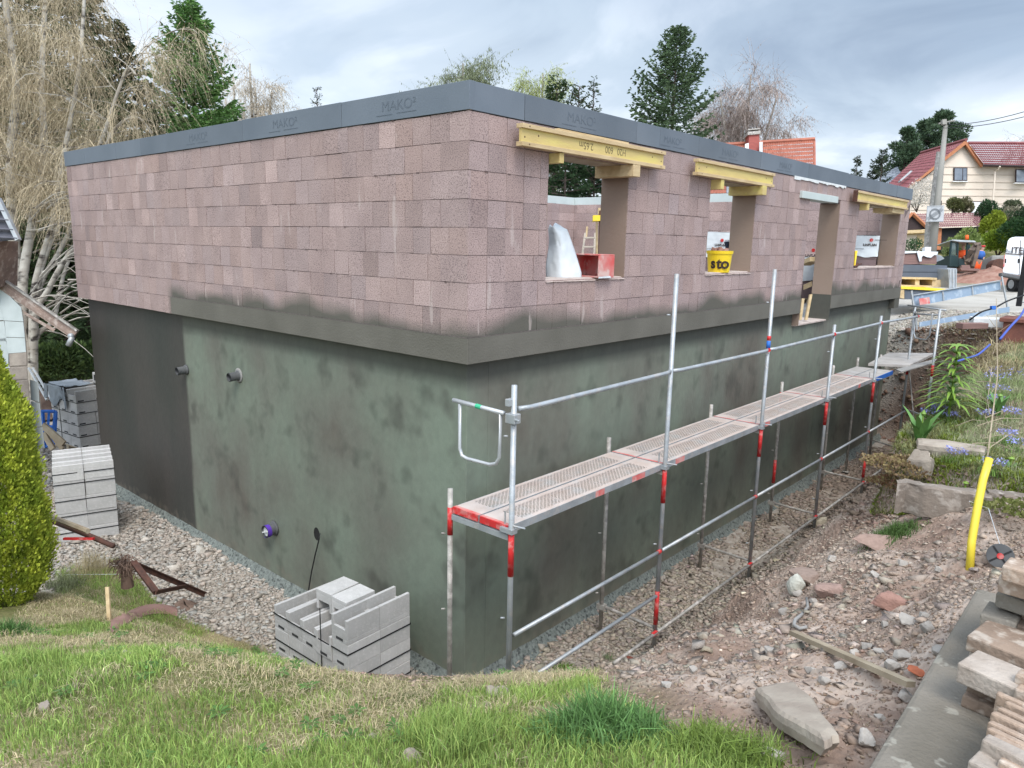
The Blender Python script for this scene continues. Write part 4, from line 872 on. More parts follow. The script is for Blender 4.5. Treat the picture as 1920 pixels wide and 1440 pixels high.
# blue trestle, planks and ladder
def stick(pts, r, m, name, lab, cat, n=6, group=None):
    mb = MB(); mb.tube(pts, r, n); o = mb.build(name, m, smooth=n > 6); return tag(o, lab, cat, group)
t = thing('trestle', 'bright blue metal trestle beside the shed', 'trestle', tuple(A(95, 835, 15.2)))
TL = Vector(t.location); mb = MB()
for p, q in (((78, 771), (103, 771)), ((103, 771), (98, 832)), ((92, 773), (88, 830)), ((80, 771), (84, 840)), ((90, 800), (101, 800)), ((84, 838), (102, 832))):
    mb.tube([A(*p, 15.2), A(*q, 15.2)], .032, 4)
o = mb.build('frame', M['blue'], t); o.location = -TL
mb = MB(); mb.tube([A(82, 771, 15.5), A(106, 772, 15.5)], .03, 4); mb.tube([A(106, 772, 15.5), A(103, 826, 15.5)], .03, 4); o = mb.build('rear_leg', M['blue'], t); o.location = -TL
mb = MB()
for a, b, wd_ in (((80, 797), (120, 832), .06), ((82, 812), (100, 842), .05), ((95, 812), (118, 842), .04)):
    p, q = A(*a, 14.6), A(*b, 14.5); d_ = (q-p)/np.linalg.norm(q-p); mb.obox((p+q)/2, d_, _f, np.cross(d_, _f), np.linalg.norm(q-p)/2, .03, wd_)
tag(mb.build('plank_heap', M['wood_g']), 'weathered grey boards leaning beside the blue trestle', 'boards')
t = thing('ladder', 'pale aluminium ladder leaning behind the shed corner', 'ladder', tuple(A(95, 755, 17)))
TL = Vector(t.location)
for a, b in (((54, 690), (88, 750)), ((62, 690), (96, 748))):
    mb = MB(); mb.tube([A(*a, 17), A(*b, 16.6)], .028, 6); o = mb.build('stile', M['galv'], t); o.location = -TL
mb = MB()
for k in range(9): mb.tube([A(56+k*3.9, 693+k*7, 17-k*.04), A(64+k*3.9, 693+k*7-1, 17-k*.04)], .014, 6)
o = mb.build('rung', M['galv'], t); o.location = -TL
# earth heap and stones behind the trestle
def heap(name, x, y, z, rx, ry, h, m, lab, cat, seed=1, n=40, kind=None):
    mb = MB(); mb.grid(lambda u, v: (x+rx*v*math.cos(u*6.2832), y+ry*v*math.sin(u*6.2832), z-.15+h*(math.cos(v*3.14159)*.5+.5)*(1+.5*float(fbm(np.array(u*6), np.array(v*4), seed, 3)))+.10*float(fbm(np.array(x+5*v*math.cos(u*6.28)), np.array(5*v*math.sin(u*6.28)), seed+3, 4))), n, n//2)
    return tag(mb.build(name, m, smooth=True), lab, cat, kind=kind)
M['soil'] = material('soil', (.11, .068, .050), (.20, .135, .10), 3.5, .97, 1, 18, detail=9)
M['soil_r'] = material('dry_soil', (.26, .13, .095), (.36, .22, .17), 4, .97, 1, 18, detail=9)
pp = A(92, 790, 19); heap('earth_heap', pp[0], pp[1], -3.25, .9, .9, .55, M['soil'], 'heap of red-brown earth behind the blue trestle', 'earth heap', 3)
# rusty angle irons and roots on the gravel
stick([V(78, 968, 1, -2.3), V(152, 998, 1, -2.15), V(213, 1024, 1, -2.0)], [.035, .03, .028], M['rust'], 'rusty_pipe', 'rusty iron pipe lying in front of the pack behind the conifer', 'pipe', 8)
mb = MB(); mb.tube([V(78, 962, 1, -2.35), V(165, 996, 1, -2.2)], .03, 6); tag(mb.build('wood_post', M['wood_g']), 'pale weathered pole lying on the rusty pipe', 'pole')
t = thing('iron_frame', 'rusty angle-iron frame lying at the edge of the lawn and gravel', 'iron frame', tuple(TR(290, 1108)))
TL = Vector(t.location)
q0 = V(250, 1052, 1, -1.78); q1 = V(385, 1111, 2, -3.36); q2 = V(292, 1108, 1, -1.72); q3 = V(345, 1094, 1, -1.35)
for a, b, r in ((q0, q1, .028), (q0, q2, .035), (q2, (q0+q1)*.5*np.array([1, 1, 1])+(q1-q0)*.22, .02)):
    mb = MB(); d_ = (b-a)/np.linalg.norm(b-a); s_ = np.cross(d_, (0, 0, 1)); s_ /= np.linalg.norm(s_); mb.obox((a+b)/2, d_, s_, np.cross(d_, s_), np.linalg.norm(b-a)/2, r, .006); mb.obox((a+b)/2+np.cross(s_, d_)*-r, d_, np.cross(d_, s_), s_, np.linalg.norm(b-a)/2, r, .006)
    o = mb.build('angle_bar', M['rust'], t); o.location = -TL
mb = MB(); c_ = V(236, 1062, 1, -1.8)
for k in range(260):
    a = RNG.normal(0, 1, 3); a /= np.linalg.norm(a); a[2] = abs(a[2])*.6; a *= .6; p = c_+RNG.normal(0, .05, 3); mb.tube([p, p+a*.07, p+a*.15+np.array([0, 0, -.06])], [.006, .005, .002], 3, False)
mb.tube([c_+np.array([0, 0, -.25]), c_+np.array([0, 0, .02])], [.07, .05], 9)
tag(mb.build('root_clump', M['soil']), 'dark clump of roots and earth at the top of the iron frame', 'root clump')
mb = MB(); p = V(118, 1003, 1, -2.2); 
mb.obox(V(148, 1010, 1, -2.25), CR, _f, CU, .16, .02, .012); tag(mb.build('red_strip', M['red']), 'short red plastic strip at the foot of the pack behind the conifer', 'strip')
a, b = TR(205, 1163), TR(193, 1124); 
mb = MB(); d_ = np.array([-.12, .05, .0])+np.array([0, 0, .30]); d_ /= np.linalg.norm(d_); mb.obox(a+d_*.14, d_, _r, np.cross(d_, _r), .17, .017, .012); tag(mb.build('wooden_peg', M['wood_p']), 'leaning wooden peg stuck in the lawn', 'peg')
stick([TR(120, 1085, .06), TR(230, 1083, .05)], .002, M['sack'], 'cord', 'thin pale cord stretched over the grass by the conifer', 'cord', 4)
mb = MB(); c0 = TR(270, 1165)
def cl(u, v):
    pxx = 208+u*125; pyy = 1178-32*math.sin(u*2.3)+v*(24-8*u)-12; p = TR(pxx, pyy, .015+.035*math.sin(v*3.14)*(.6+float(vnoise(u*9, v*2, 3)))); return p
mb.grid(cl, 26, 5)
M['cloth_r'] = material('red_brown_sack', (.31, .185, .15), (.24, .135, .11), 6, .95, .5, 60)
tag(mb.build('sack_cloth', M['cloth_r'], smooth=True), 'crumpled red-brown rag lying in the grass', 'rag')
pe = TR(345, 1138); heap('earth_patch', pe[0], pe[1], pe[2]-.0, .6, .4, .19, M['soil'], 'patch of dark red-brown earth below the iron frame at the edge of the lawn', 'earth', 6)
# thuja
def leafcloud(n, fn, size, mat, name, parent=None, asp=.45, colfn=None, upbias=.5, loc=None, vary=.35):
    """n small pointed leaf faces; fn(n) gives centres and outward directions"""
    c, o = fn(n); n = len(c); d = o+RNG.normal(0, vary, (n, 3)); d[:, 2] += upbias; d /= np.linalg.norm(d, axis=1)[:, None]
    r_ = RNG.normal(0, 1, (n, 3)); s = np.cross(d, r_); s /= np.linalg.norm(s, axis=1)[:, None]+1e-9
    L_ = (size*RNG.uniform(.6, 1.4, n))[:, None]; Wd = L_*asp
    Vt = np.stack([c-s*Wd*.15, c+d*L_*.45-s*Wd*.5, c+d*L_, c+d*L_*.45+s*Wd*.5], 1).reshape(-1, 3)
    F = np.arange(4*n).reshape(n, 4)
    cc = np.repeat(colfn(c, n) if colfn else RNG.uniform(.7, 1.3, (n, 1))*np.ones((1, 3)), 4, 0)
    return bulk(name, Vt, F, mat, cc, parent, loc=loc)
def leaf_material(name, c, rough=.6, trans=.25):
    m = bpy.data.materials.new(name); m.use_nodes = True; t = m.node_tree; n = t.nodes; l = t.links; b = n['Principled BSDF']; b.inputs['Roughness'].default_value = rough; b.inputs['Specular IOR Level'].default_value = .25
    at = n.new('ShaderNodeAttribute'); at.attribute_name = 'Col'; mm = n.new('ShaderNodeMix'); mm.data_type = 'RGBA'; mm.blend_type = 'MULTIPLY'; mm.inputs[0].default_value = 1
    mm.inputs[6].default_value = (*c, 1); l.new(at.outputs['Color'], mm.inputs[7]); l.new(mm.outputs[2], b.inputs['Base Color'])
    tr = n.new('ShaderNodeBsdfTranslucent'); l.new(mm.outputs[2], tr.inputs['Color']); ms = n.new('ShaderNodeMixShader'); ms.inputs[0].default_value = trans
    l.new(b.outputs[0], ms.inputs[1]); l.new(tr.outputs[0], ms.inputs[2]); l.new(ms.outputs[0], n['Material Output'].inputs[0]); return m
M['leaf'] = leaf_material('leaf', (1, 1, 1)); M['twig'] = leaf_material('twig', (1, 1, 1), .85, .05)
def col(h, n, v=.25): 
    base = np.array(h); k = RNG.lognormal(0, v, (n, 1)); return base[None]*k*np.array([1, 1, 1])[None]+RNG.normal(0, .004, (n, 3))
tb = TR(30, 1150); tb = np.array([A(22, 1140, 5.6)[0], A(22, 1140, 5.6)[1], 0]); tb = TR(-6, 1128); tb[2] = hz(tb[0], tb[1])
T = thing('thuja', 'yellow-green conical conifer at the left edge of the lawn', 'conifer', tb)
HT = 3.15; RT = .53
def thf(n):
    h = RNG.uniform(0, 1, n)**.85; a = RNG.uniform(0, 2*math.pi, n); prof = np.interp(h, [0, .08, .3, .6, .85, 1], [.60, .88, 1.0, .78, .38, .02])
    lump = 1+.30*(vnoise(a*3.5, h*11, 3)-.5)+.13*(vnoise(a*11, h*24, 5)-.5); depth = 1-np.abs(RNG.normal(0, .10, n)); r = RT*prof*lump*depth*(1+.10*(RNG.random(n) < .12))
    c = np.stack([r*np.cos(a), r*np.sin(a), h*HT], -1); return c, np.stack([np.cos(a), np.sin(a), np.full(n, .35)], -1)
def thc(c, n):
    a = np.arctan2(c[:, 1], c[:, 0]); k = vnoise(a*9, c[:, 2]*10, 7)
    base = np.array([.24, .32, .04])[None]*(1-k[:, None])+np.array([.56, .60, .08])[None]*k[:, None]; return base*RNG.lognormal(0, .22, (n, 1))
leafcloud(120000, thf, .040, M['leaf'], 'foliage', T, .5, thc, .9)
mb = MB(); mb.tube([(0, 0, -.1), (0, 0, HT*.8)], [.05, .015], 8); mb.build('trunk', M['rust'], T)
# ------------------------------------------------------------------ items on the sills and inside the shell
yc0 = float(V(1124, 520, 0, .06)[1]); yc1 = float(V(1151, 517, 0, .06)[1])
cr = thing('open_crate', 'dusty red open box lying on the sill of the nearest opening', 'crate', (-.14, (yc0+yc1)/2, .757), R(-3))
mb = MB(); t_ = .014; hx_, hy_, hz_ = .20, (yc1-yc0)/2, .255
mb.box((-hx_, -hy_, 0), (hx_, hy_, t_)); mb.box((-hx_, -hy_, hz_-t_), (hx_, hy_, hz_)); mb.box((-hx_, hy_-t_, t_), (hx_, hy_, hz_-t_)); mb.box((-hx_, -hy_, t_), (-hx_+t_, hy_-t_, hz_-t_)); mb.box((hx_-t_, -hy_, t_), (hx_, hy_-t_, hz_-t_))
mb.build('shell', M['dust_red'], cr, bevel=.003)
mb = MB(); mb.prism([(.201, -hy_, -.006), (.201, hy_*.6, -.004), (.201, hy_*.5, .018), (.201, -hy_, .012)], (.003, 0, 0)); mb.build('torn_label', M['sack'], cr)
# yellow bucket
YB = float(V(1349, 500, 0, -.12)[1])
bk_ = thing('bucket', 'yellow bucket with dark lettering standing on the sill of the middle opening', 'bucket', (-.13, YB, .757)); bk_.scale = (1.08, 1.08, 1.04)
mb = MB(); mb.tube([(0, 0, 0), (0, 0, .285)], [.138, .165], 28, False); mb.tube([(0, 0, .284), (0, 0, .25)], [.158, .15], 28, False); mb.tube([(0, 0, .004), (0, 0, .006)], .134, 28); mb.tube([(0, 0, .25), (0, 0, .292)], [.172, .176], 28, False); mb.tube([(0, 0, .292), (0, 0, .25)], [.162, .158], 28, False)
pail = mb.build('pail', M['yellow'], bk_, smooth=True)
bpy.context.view_layer.update()
va = np.array([CAMP[0]+.13, CAMP[1]-YB, 0]); va /= np.linalg.norm(va); ri = np.array([-va[1], va[0], 0])
M['ink_b'] = material('print_dark', (.035, .022, .02), (.045, .03, .025), 5, .6)
for chh, off in (('s', -.105), ('t', -.03), ('o', .022)):
    ang = off/.142; n_ = va*math.cos(ang)+ri*math.sin(ang); r2 = np.array([-n_[1], n_[0], 0]); o_ = np.array([-.13, YB, .757])+n_*.160+np.array([0, 0, .06])
    text(chh, .21, tuple(o_), tuple(r2), (n_[0]*.10, n_[1]*.10, 1), M['ink_b'], parent=pail, depth=.0035, bold=.006, sx=1.0)
mb = MB()
for k in range(9): 
    a = k*.7; mb.tube([(.1*math.cos(a), .1*math.sin(a), .24), (.09*math.cos(a+.3), .09*math.sin(a+.3), .29+.02*math.sin(k*3)), (.02*math.cos(a), .03*math.sin(a), .26)], [.05, .045, .05], 6)
mb.build('contents', M['soil_r'], bk_, smooth=True)
# wrapped block pallets inside
def kid(mb, name, m, parent, **k):
    o = mb.build(name, m, parent, **k); bpy.context.view_layer.update(); o.matrix_world = Matrix.Identity(4); return o
M['iblock'] = material('stacked_dark_block', (.20, .145, .14), (.155, .11, .11), 3, .95, .5, 60, attr=True)
def wrapped(loc, rz, lx, ly, h, wrap_h, lab, face_sign=None, letters=None, lsize=.12, cover=1.0):
    t = thing('block_pallet', lab, 'pallet', loc, rz)
    mb = MB(); n = int(h/.25)
    for k in range(n):
        for q in range(int(ly/.37)):
            tn = RNG.normal(1, .08); mb.col = (tn, tn, tn); w_ = ly/int(ly/.37); mb.box((-lx/2+RNG.normal(0, .004), -ly/2+q*w_+.003, .12+k*.25+.003), (lx/2+RNG.normal(0, .004), -ly/2+(q+1)*w_-.003, .12+(k+1)*.25-.003))
    mb.build('block_pack', M['iblock'], t)
    mb = MB()
    for s_ in (-.4, 0, .4): mb.box((s_*lx-.05, -ly/2, 0), (s_*lx+.05, ly/2, .118))
    mb.box((-lx/2, -ly/2, .095), (lx/2, ly/2, .119)); mb.build('pallet_base', M['wood_g'], t)
    zt_ = .12+n*.25+.01; rg = [(-lx/2-.012, -ly/2-.012), (lx/2+.012, -ly/2-.012), (lx/2+.012, ly/2+.012), (-lx/2-.012, ly/2+.012)]
    mb = MB()
    def side(a, b):
        def fn(u, v):
            edge = wrap_h*(1-.18*float(vnoise(u*6+a[0]*3, a[1]*5, 6))*(1 if cover else 1)); d_ = np.array([b[0]-a[0], b[1]-a[1]]); nn_ = np.array([d_[1], -d_[0]]); nn_ = nn_/np.linalg.norm(nn_)
            q = .02*float(vnoise(u*14, v*5, 5)); return (a[0]+d_[0]*u+nn_[0]*q, a[1]+d_[1]*u+nn_[1]*q, zt_-v*edge)
        mb.grid(fn, 26, 8)
    for i in range(4): side(rg[i], rg[(i+1) % 4])
    mb.grid(lambda u, v: (-lx/2-.012+u*(lx+.024), -ly/2-.012+v*(ly+.024), zt_+.015*float(vnoise(u*8, v*8, 2))), 12, 12)
    wrap = mb.build('plastic_wrap', M['sack'], t, smooth=True)
    return t, wrap, zt_
def logo(wrap, org, right, size):
    right = np.array(right, float); nn_ = np.cross(right, (0, 0, 1)); org = np.array(org)
    text('LIAPLAN', size, tuple(org), tuple(right), (0, 0, 1), M['ink_b'], parent=wrap, depth=.002, sx=.95, bold=.002)
    mb = MB(); c = org+right*size*2.1+np.array([0, 0, size*1.7]); mb.tube([c, c+nn_*.006], size*.5, 14); kid(mb, 'red_mark', M['red'], wrap)
    mb = MB(); c = org+np.array([0, 0, size*1.75]); mb.obox(c+right*(size*4.6)+nn_*.003, right, (0, 0, 1), nn_, size*1.6, size*.06, .002); mb.obox(c-right*(size*1.0)-np.array([0, 0, size*2.6])+nn_*.003, right, (0, 0, 1), nn_, size*1.4, size*.05, .002)
    kid(mb, 'print_line', M['ink_b'], wrap)
# rays through the openings fix where these stand
def inner(px, py, dist): p = AT(px, py, dist); return p
vd = lambda p: math.atan2(p[1]-CAMP[1], p[0]-CAMP[0])
pA = inner(1028, 480, 9.2); tA, wA, zA = wrapped((float(pA[0])-.95, float(pA[1])+.0, -.22), R(0), 1.0, .75, 1.25, .42, 'pallet of dark blocks under grey film just inside the nearest opening')
pB = inner(1345, 470, 16.5); tB, wB, zB = wrapped((float(pB[0])-.1, float(pB[1]), -.22), R(40), 1.1, 1.5, 1.5, .62, 'wrapped block pallet behind the yellow bucket')
bpy.context.view_layer.update()
pC = inner(1519, 480, 18.5); tC, wC, zC = wrapped((float(pC[0])-.2, float(pC[1])+.1, -.22), R(40), 1.1, 1.3, 1.0, .62, 'wrapped block pallet seen through the doorway')
pD = V(1628, 462, 1, 12.9); tD, wD, zD = wrapped((float(pD[0])-.55, float(pD[1])+.3, -.22), R(25), 1.1, 1.25, 1.5, .50, 'wrapped block pallet inside the widest opening')
bpy.context.view_layer.update()
def face_logo(tt, wr, lx, zt_, size, shift):
    a = tt.rotation_euler[2]; n_ = np.array([math.sin(a), -math.cos(a), 0]); rr = np.array([math.cos(a), math.sin(a), 0]); o = np.array(tt.location)
    # choose the side turned to the viewer
    return o, n_, rr
for tt, wr, lx, ly, zt_, size, pxy in ((tB, wB, 1.1, 1.5, zB, .07, (1340, 461)), (tC, wC, 1.1, 1.3, zC, .09, (1509, 481)), (tD, wD, 1.1, 1.25, zD, .075, (1618, 461))):
    a = tt.rotation_euler[2]; ex = np.array([math.cos(a), math.sin(a), 0]); ey = np.array([-math.sin(a), math.cos(a), 0]); o = np.array(tt.location)
    v_ = np.array([CAMP[0]-o[0], CAMP[1]-o[1], 0]); v_ /= np.linalg.norm(v_)
    best = max(((ex, lx/2, ey), (-ex, lx/2, -ey), (ey, ly/2, -ex), (-ey, ly/2, ex)), key=lambda q: float(np.dot(q[0], v_)))
    nn_, hh, rr = best; pl_ = o+nn_*(hh+.036); dd2 = _dir(*pxy); t2 = float(np.dot(pl_-CAMP, nn_)/np.dot(dd2, nn_)); logo(wr, CAMP+dd2*t2, rr, size)
# white film bulging over something beside the nearest opening
t = thing('film_cover', 'crumpled white plastic film hanging in the nearest opening left of the ladder', 'plastic film', (-.75, 1.75, .0))
fc = AT(1052, 480, 8.3); mb = MB()
def film(u, v):
    py = 421+v*107; left = 1027+3*math.sin(v*6); right = 1056+34*min(1, v*1.15)**.8-(6*(1-v) if v < .1 else 0)
    if v < .08: left += (0.08-v)*60; right -= (0.08-v)*120
    px = left+u*(right-left); b_ = .13*math.sin(u*math.pi)+.035*float(vnoise(u*3+v*2, v*3-u*2, 3))+.012*float(vnoise(u*9, v*7, 8)); return AT(px, py+4*math.sin(u*4), 8.25-b_)
mb.grid(film, 26, 34); o = mb.build('film', M['sack'], t, smooth=True, solid=.01); bpy.context.view_layer.update(); o.matrix_world = Matrix.Identity(4)
# inner ladder, prop with yellow plate
L0 = 13.5
M['wood_g2'] = material('pale_grey_wood', (.46, .40, .33), (.38, .32, .26), 5, .85)
t = thing('wooden_ladder', 'pale wooden ladder leaning against the inner wall behind the red box', 'ladder', tuple(AT(1100, 520, L0)*np.array([1, 1, 0])+np.array([0, 0, -.22])))
for a, b in (((1097, 438), (1085, 535)), ((1116, 438), (1110, 535))):
    mb = MB(); p, q = AT(*a, L0+.2), AT(*b, L0-.1); d_ = (q-p)/np.linalg.norm(q-p); mb.obox((p+q)/2, d_, CR, np.cross(d_, CR), np.linalg.norm(p-q)/2, .018, .035); kid(mb, 'stile', M['wood_g2'], t)
mb = MB()
for py in (446, 463, 480, 497, 514): 
    k = (py-438)/97; a, b = AT(1097-12*k, py, L0), AT(1116-6*k, py, L0); mb.obox((a+b)/2, CR, CU, CF, np.linalg.norm(a-b)/2, .014, .02)
kid(mb, 'rung', M['wood_g2'], t)
mb = MB(); a, b = AT(1101, 425, L0+.3), AT(1099, 445, L0+.3); mb.tube([a, b], .02, 6); tag(mb.build('wood_offcut', M['wood_p']), 'short wooden offcut standing behind the ladder top', 'offcut')
t = thing('steel_prop', 'rusty steel prop with a yellow head plate right of the inner ladder', 'prop', tuple(AT(1124, 520, 12)*np.array([1, 1, 0])+np.array([0, 0, -.22])))
mb = MB(); mb.tube([AT(1126, 395, 12), AT(1123, 520, 12)], .024, 8); kid(mb, 'tube', M['rust'], t)
mb = MB(); mb.obox(AT(1120, 410, 12), CR, CU, CF, .075, .045, .05); kid(mb, 'head_plate', M['yellow'], t)
mb = MB(); mb.obox(AT(1127, 399, 12.1), CR, CU, CF, .05, .07, .05); kid(mb, 'timber_head', M['wood_p'], t)
mb = MB(); mb.obox(AT(1119, 452, 12.3), CR, CU, CF, .017, .30, .02); tag(mb.build('wood_batten', M['wood_p']), 'pale upright batten beside the steel prop', 'batten')
# dark figure edge beside the bucket: coat hung on a pallet corner
mb = MB(); mb.grid(lambda u, v: AT(1359+v*-1+u*9+5*math.sin(v*3)*(1-u)-6*u*0, 453+v*52, 12.2-.12*math.sin(u*3.1)), 8, 16)
tag(mb.build('work_coat', M['dark_cloth'], smooth=True, solid=.03), 'dark blue-black coat hanging just behind the yellow bucket', 'coat')
# doorway clutter
mb = MB(); a = AT(1519, 478, 17.6); mb.obox(AT(1519, 490, 17.2), CR, CU, CF, .13, .05, .3); tag(mb.build('timber_block', M['wood_p']), 'pale timber under the wrapped pallet in the doorway', 'timber')
mb = MB(); a, b = AT(1504, 540, 13.4), AT(1525, 531, 13.0); d_ = (b-a)/np.linalg.norm(b-a); mb.obox((a+b)/2, d_, CU, CF, .14, .045, .02); tag(mb.build('door_brace', M['wood_p']), 'short pale brace nailed across the left side of the doorway', 'brace')
for k, (a, b) in enumerate((((1505, 560), (1500, 600)), ((1520, 552), (1511, 600)))):
    mb = MB(); p, q = AT(*a, 13.2+k*.4), AT(*b, 13.2+k*.4); d_ = (q-p)/np.linalg.norm(q-p); mb.obox((p+q)/2, d_, CR, np.cross(d_, CR), np.linalg.norm(p-q)/2, .022, .03)
    tag(mb.build('leaning_batten', M['wood_p']), ['left pale batten standing in the doorway', 'batten leaning on the dark coated door jamb'][k], 'batten')
mb = MB(); mb.prism([AT(1604, 470, 14.2), AT(1608, 470, 14.2), AT(1604, 497, 14.2), AT(1602, 498, 14.2)], CF*.04); tag(mb.build('yellow_strip', M['yellow']), 'yellow strip leaning inside the left jamb of the widest opening', 'strip')
mb = MB(); p = np.array([-.05, 10.98, .76]); mb.tube([p, p+np.array([.05, .1, .05]), p+np.array([.02, .25, .03])], [.05, .04, .02], 7); mb.tube([p+np.array([0, 0, .03]), p+np.array([-.02, .6, .06])], .015, 6); tag(mb.build('rag', M['rust']), 'dark scraps at the left end of the widest sill', 'scraps')

# ------------------------------------------------------------------ right foreground: old slab, pavers, kerbs, boards
SZ = -.45
mb = MB(); mb.box((4.30, -8, -.62), (8.5, -.85, SZ)); s_o = mb.build('concrete_path', M['slab'], bevel=.02); tag(s_o, kind='structure')
def brick(c, rz, lx, ly, lz, lab, m='paver', group=None, tone=1.0, name='paver', cat='paver', tilt=0):
    mb = MB(); n = 5; mb.col = (tone,)*3
    mb.obox((0, 0, 0), (1, 0, 0), (0, 1, 0), (0, 0, 1), lx/2, ly/2, lz/2, .003)
    o = mb.build(name, M[m], bevel=.007); o.location = tuple(map(float, c)); o.rotation_euler = (tilt, 0, rz); return tag(o, lab, cat, group)
def G(px, py, z): return V(px, py, 2, z)
# course of stacked pavers towards the back: list (front-left-top px, top z, length dir angle, size)
def slabpiece(px, py, z, rz, lx, ly, lz, lab, **k):
    """px,py = near left top corner in view; lx along the piece, ly away"""
    p = G(px, py, z); c, s = math.cos(rz), math.sin(rz); q = p+np.array([c*lx/2-s*ly/2, s*lx/2+c*ly/2, -lz/2]); return brick(q, rz, lx, ly, lz, lab, **k)
RZ = -.12
pv = 'old brown pavers stacked on the concrete path'
slabpiece(1812, 1193, -.29, RZ-.05, .62, .22, .06, 'longest brown kerb slab, upper of the two lying across the path', tone=.95)
slabpiece(1820, 1205, -.355, RZ-.05, .60, .20, .07, 'brown kerb slab underneath the longest one across the path', tone=.9)
slabpiece(1868, 1112, -.20, RZ, .5, .16, .06, 'lichen-grey slab third from the top of the rear stack', m='slab')
slabpiece(1838, 1150, -.27, RZ+.1, .12, .16, .06, 'small grey slab end sticking out of the rear stack', m='slab')
slabpiece(1876, 1120, -.245, RZ, .5, .15, .07, 'pale-topped paver fourth from the top of the rear stack', tone=1.15)
slabpiece(1870, 1158, -.30, RZ, .5, .18, .06, 'brown paver low in the rear stack', tone=.95)
slabpiece(1874, 1080, -.10, RZ+.02, .5, .14, .06, 'brown paver second from the top of the rear stack', tone=1.05)
slabpiece(1878, 1062, -.04, RZ+.03, .5, .13, .055, 'rounded top paver of the rear stack', tone=1.15)
slabpiece(1794, 1245, -.28, RZ-.10, .50, .17, .07, 'pale grey kerbstone bridging two pavers in the middle of the path', m='kerb')
slabpiece(1815, 1276, -.36, RZ-.02, .22, .13, .065, 'dark brown paver under the left end of the pale kerbstone', tone=.7)
slabpiece(1807, 1300, -.40, RZ-.02, .20, .13, .055, 'brown paver at the bottom under the pale kerbstone', tone=.85)
# row of standing pavers, leaning pack
px0 = [(1866, 1298), (1880, 1316), (1872, 1328), (1857, 1338), (1853, 1352), (1849, 1366), (1858, 1380)]
for i, (a, b) in enumerate(px0):
    o = slabpiece(a, b, -.27+.0*i, RZ-.10, .5, .028, .17, '%s narrow paver from the back in the row of standing pavers' % (ORD+['seventh'])[i], group='standing pavers', m='paver', tone=1.25)
slabpiece(1838, 1384, -.26, RZ-.10, .5, .06, .19, 'broad pale paver at the near end of the standing row', m='kerb', tone=.85)
slabpiece(1815, 1424, -.30, RZ-.08, .14, .10, .12, 'pale kerb end lying in front of the standing row', m='kerb', tone=.8)
slabpiece(1868, 1424, -.28, RZ-.10, .3, .05, .12, 'paver on edge at the bottom right corner', tone=1.2)
slabpiece(1903, 1262, -.24, RZ, .3, .05, .08, 'reddish paver end above the standing row', tone=1.1)
slabpiece(1901, 1290, -.27, RZ, .3, .05, .16, 'second reddish paver end above the standing row', tone=1.15)
# rocks
def ico():
    t = (1+5**.5)/2; v = np.array([(-1, t, 0), (1, t, 0), (-1, -t, 0), (1, -t, 0), (0, -1, t), (0, 1, t), (0, -1, -t), (0, 1, -t), (t, 0, -1), (t, 0, 1), (-t, 0, -1), (-t, 0, 1)], float)
    f = np.array([(0, 11, 5), (0, 5, 1), (0, 1, 7), (0, 7, 10), (0, 10, 11), (1, 5, 9), (5, 11, 4), (11, 10, 2), (10, 7, 6), (7, 1, 8), (3, 9, 4), (3, 4, 2), (3, 2, 6), (3, 6, 8), (3, 8, 9), (4, 9, 5), (2, 4, 11), (6, 2, 10), (8, 6, 7), (9, 8, 1)])
    return v/np.linalg.norm(v, axis=1)[:, None], f
IV, IF = ico()
def rotm(n):
    q = RNG.normal(0, 1, (n, 4)); q /= np.linalg.norm(q, axis=1)[:, None]; a, b, c, d = q.T
    return np.stack([np.stack([1-2*(c*c+d*d), 2*(b*c-a*d), 2*(b*d+a*c)], -1), np.stack([2*(b*c+a*d), 1-2*(b*b+d*d), 2*(c*d-a*b)], -1), np.stack([2*(b*d-a*c), 2*(c*d+a*b), 1-2*(b*b+c*c)], -1)], 1)
CV = np.array([(x, y, z) for x in (-1, 1) for y in (-1, 1) for z in (-1, 1)], float)*.62
CFc = np.array([(0, 1, 3), (0, 3, 2), (4, 6, 7), (4, 7, 5), (0, 4, 5), (0, 5, 1), (2, 3, 7), (2, 7, 6), (0, 2, 6), (0, 6, 4), (1, 5, 7), (1, 7, 3)])
def chips(name, P, size, mat, cols, flat=.7):
    n = len(P); sh = CV[None]*RNG.uniform(.45, 1.35, (n, 8, 1))+RNG.normal(0, .16, (n, 8, 3)); rm = rotm(n); sh = np.einsum('nij,nkj->nki', rm, sh)*np.stack([RNG.uniform(.7, 1.5, n), RNG.uniform(.5, 1.0, n), RNG.uniform(.35, .8, n)*flat], -1)[:, None, :]
    th = RNG.uniform(0, 6.28, n); c, s = np.cos(th), np.sin(th); x = sh[..., 0]*c[:, None]-sh[..., 1]*s[:, None]; y = sh[..., 0]*s[:, None]+sh[..., 1]*c[:, None]
    Vt = np.stack([x, y, sh[..., 2]], -1)*size[:, None, None]+P[:, None, :]; F = (CFc[None]+8*np.arange(n)[:, None, None]).reshape(-1, 3)
    return bulk(name, Vt.reshape(-1, 3), F, mat, np.repeat(cols, 8, 0))
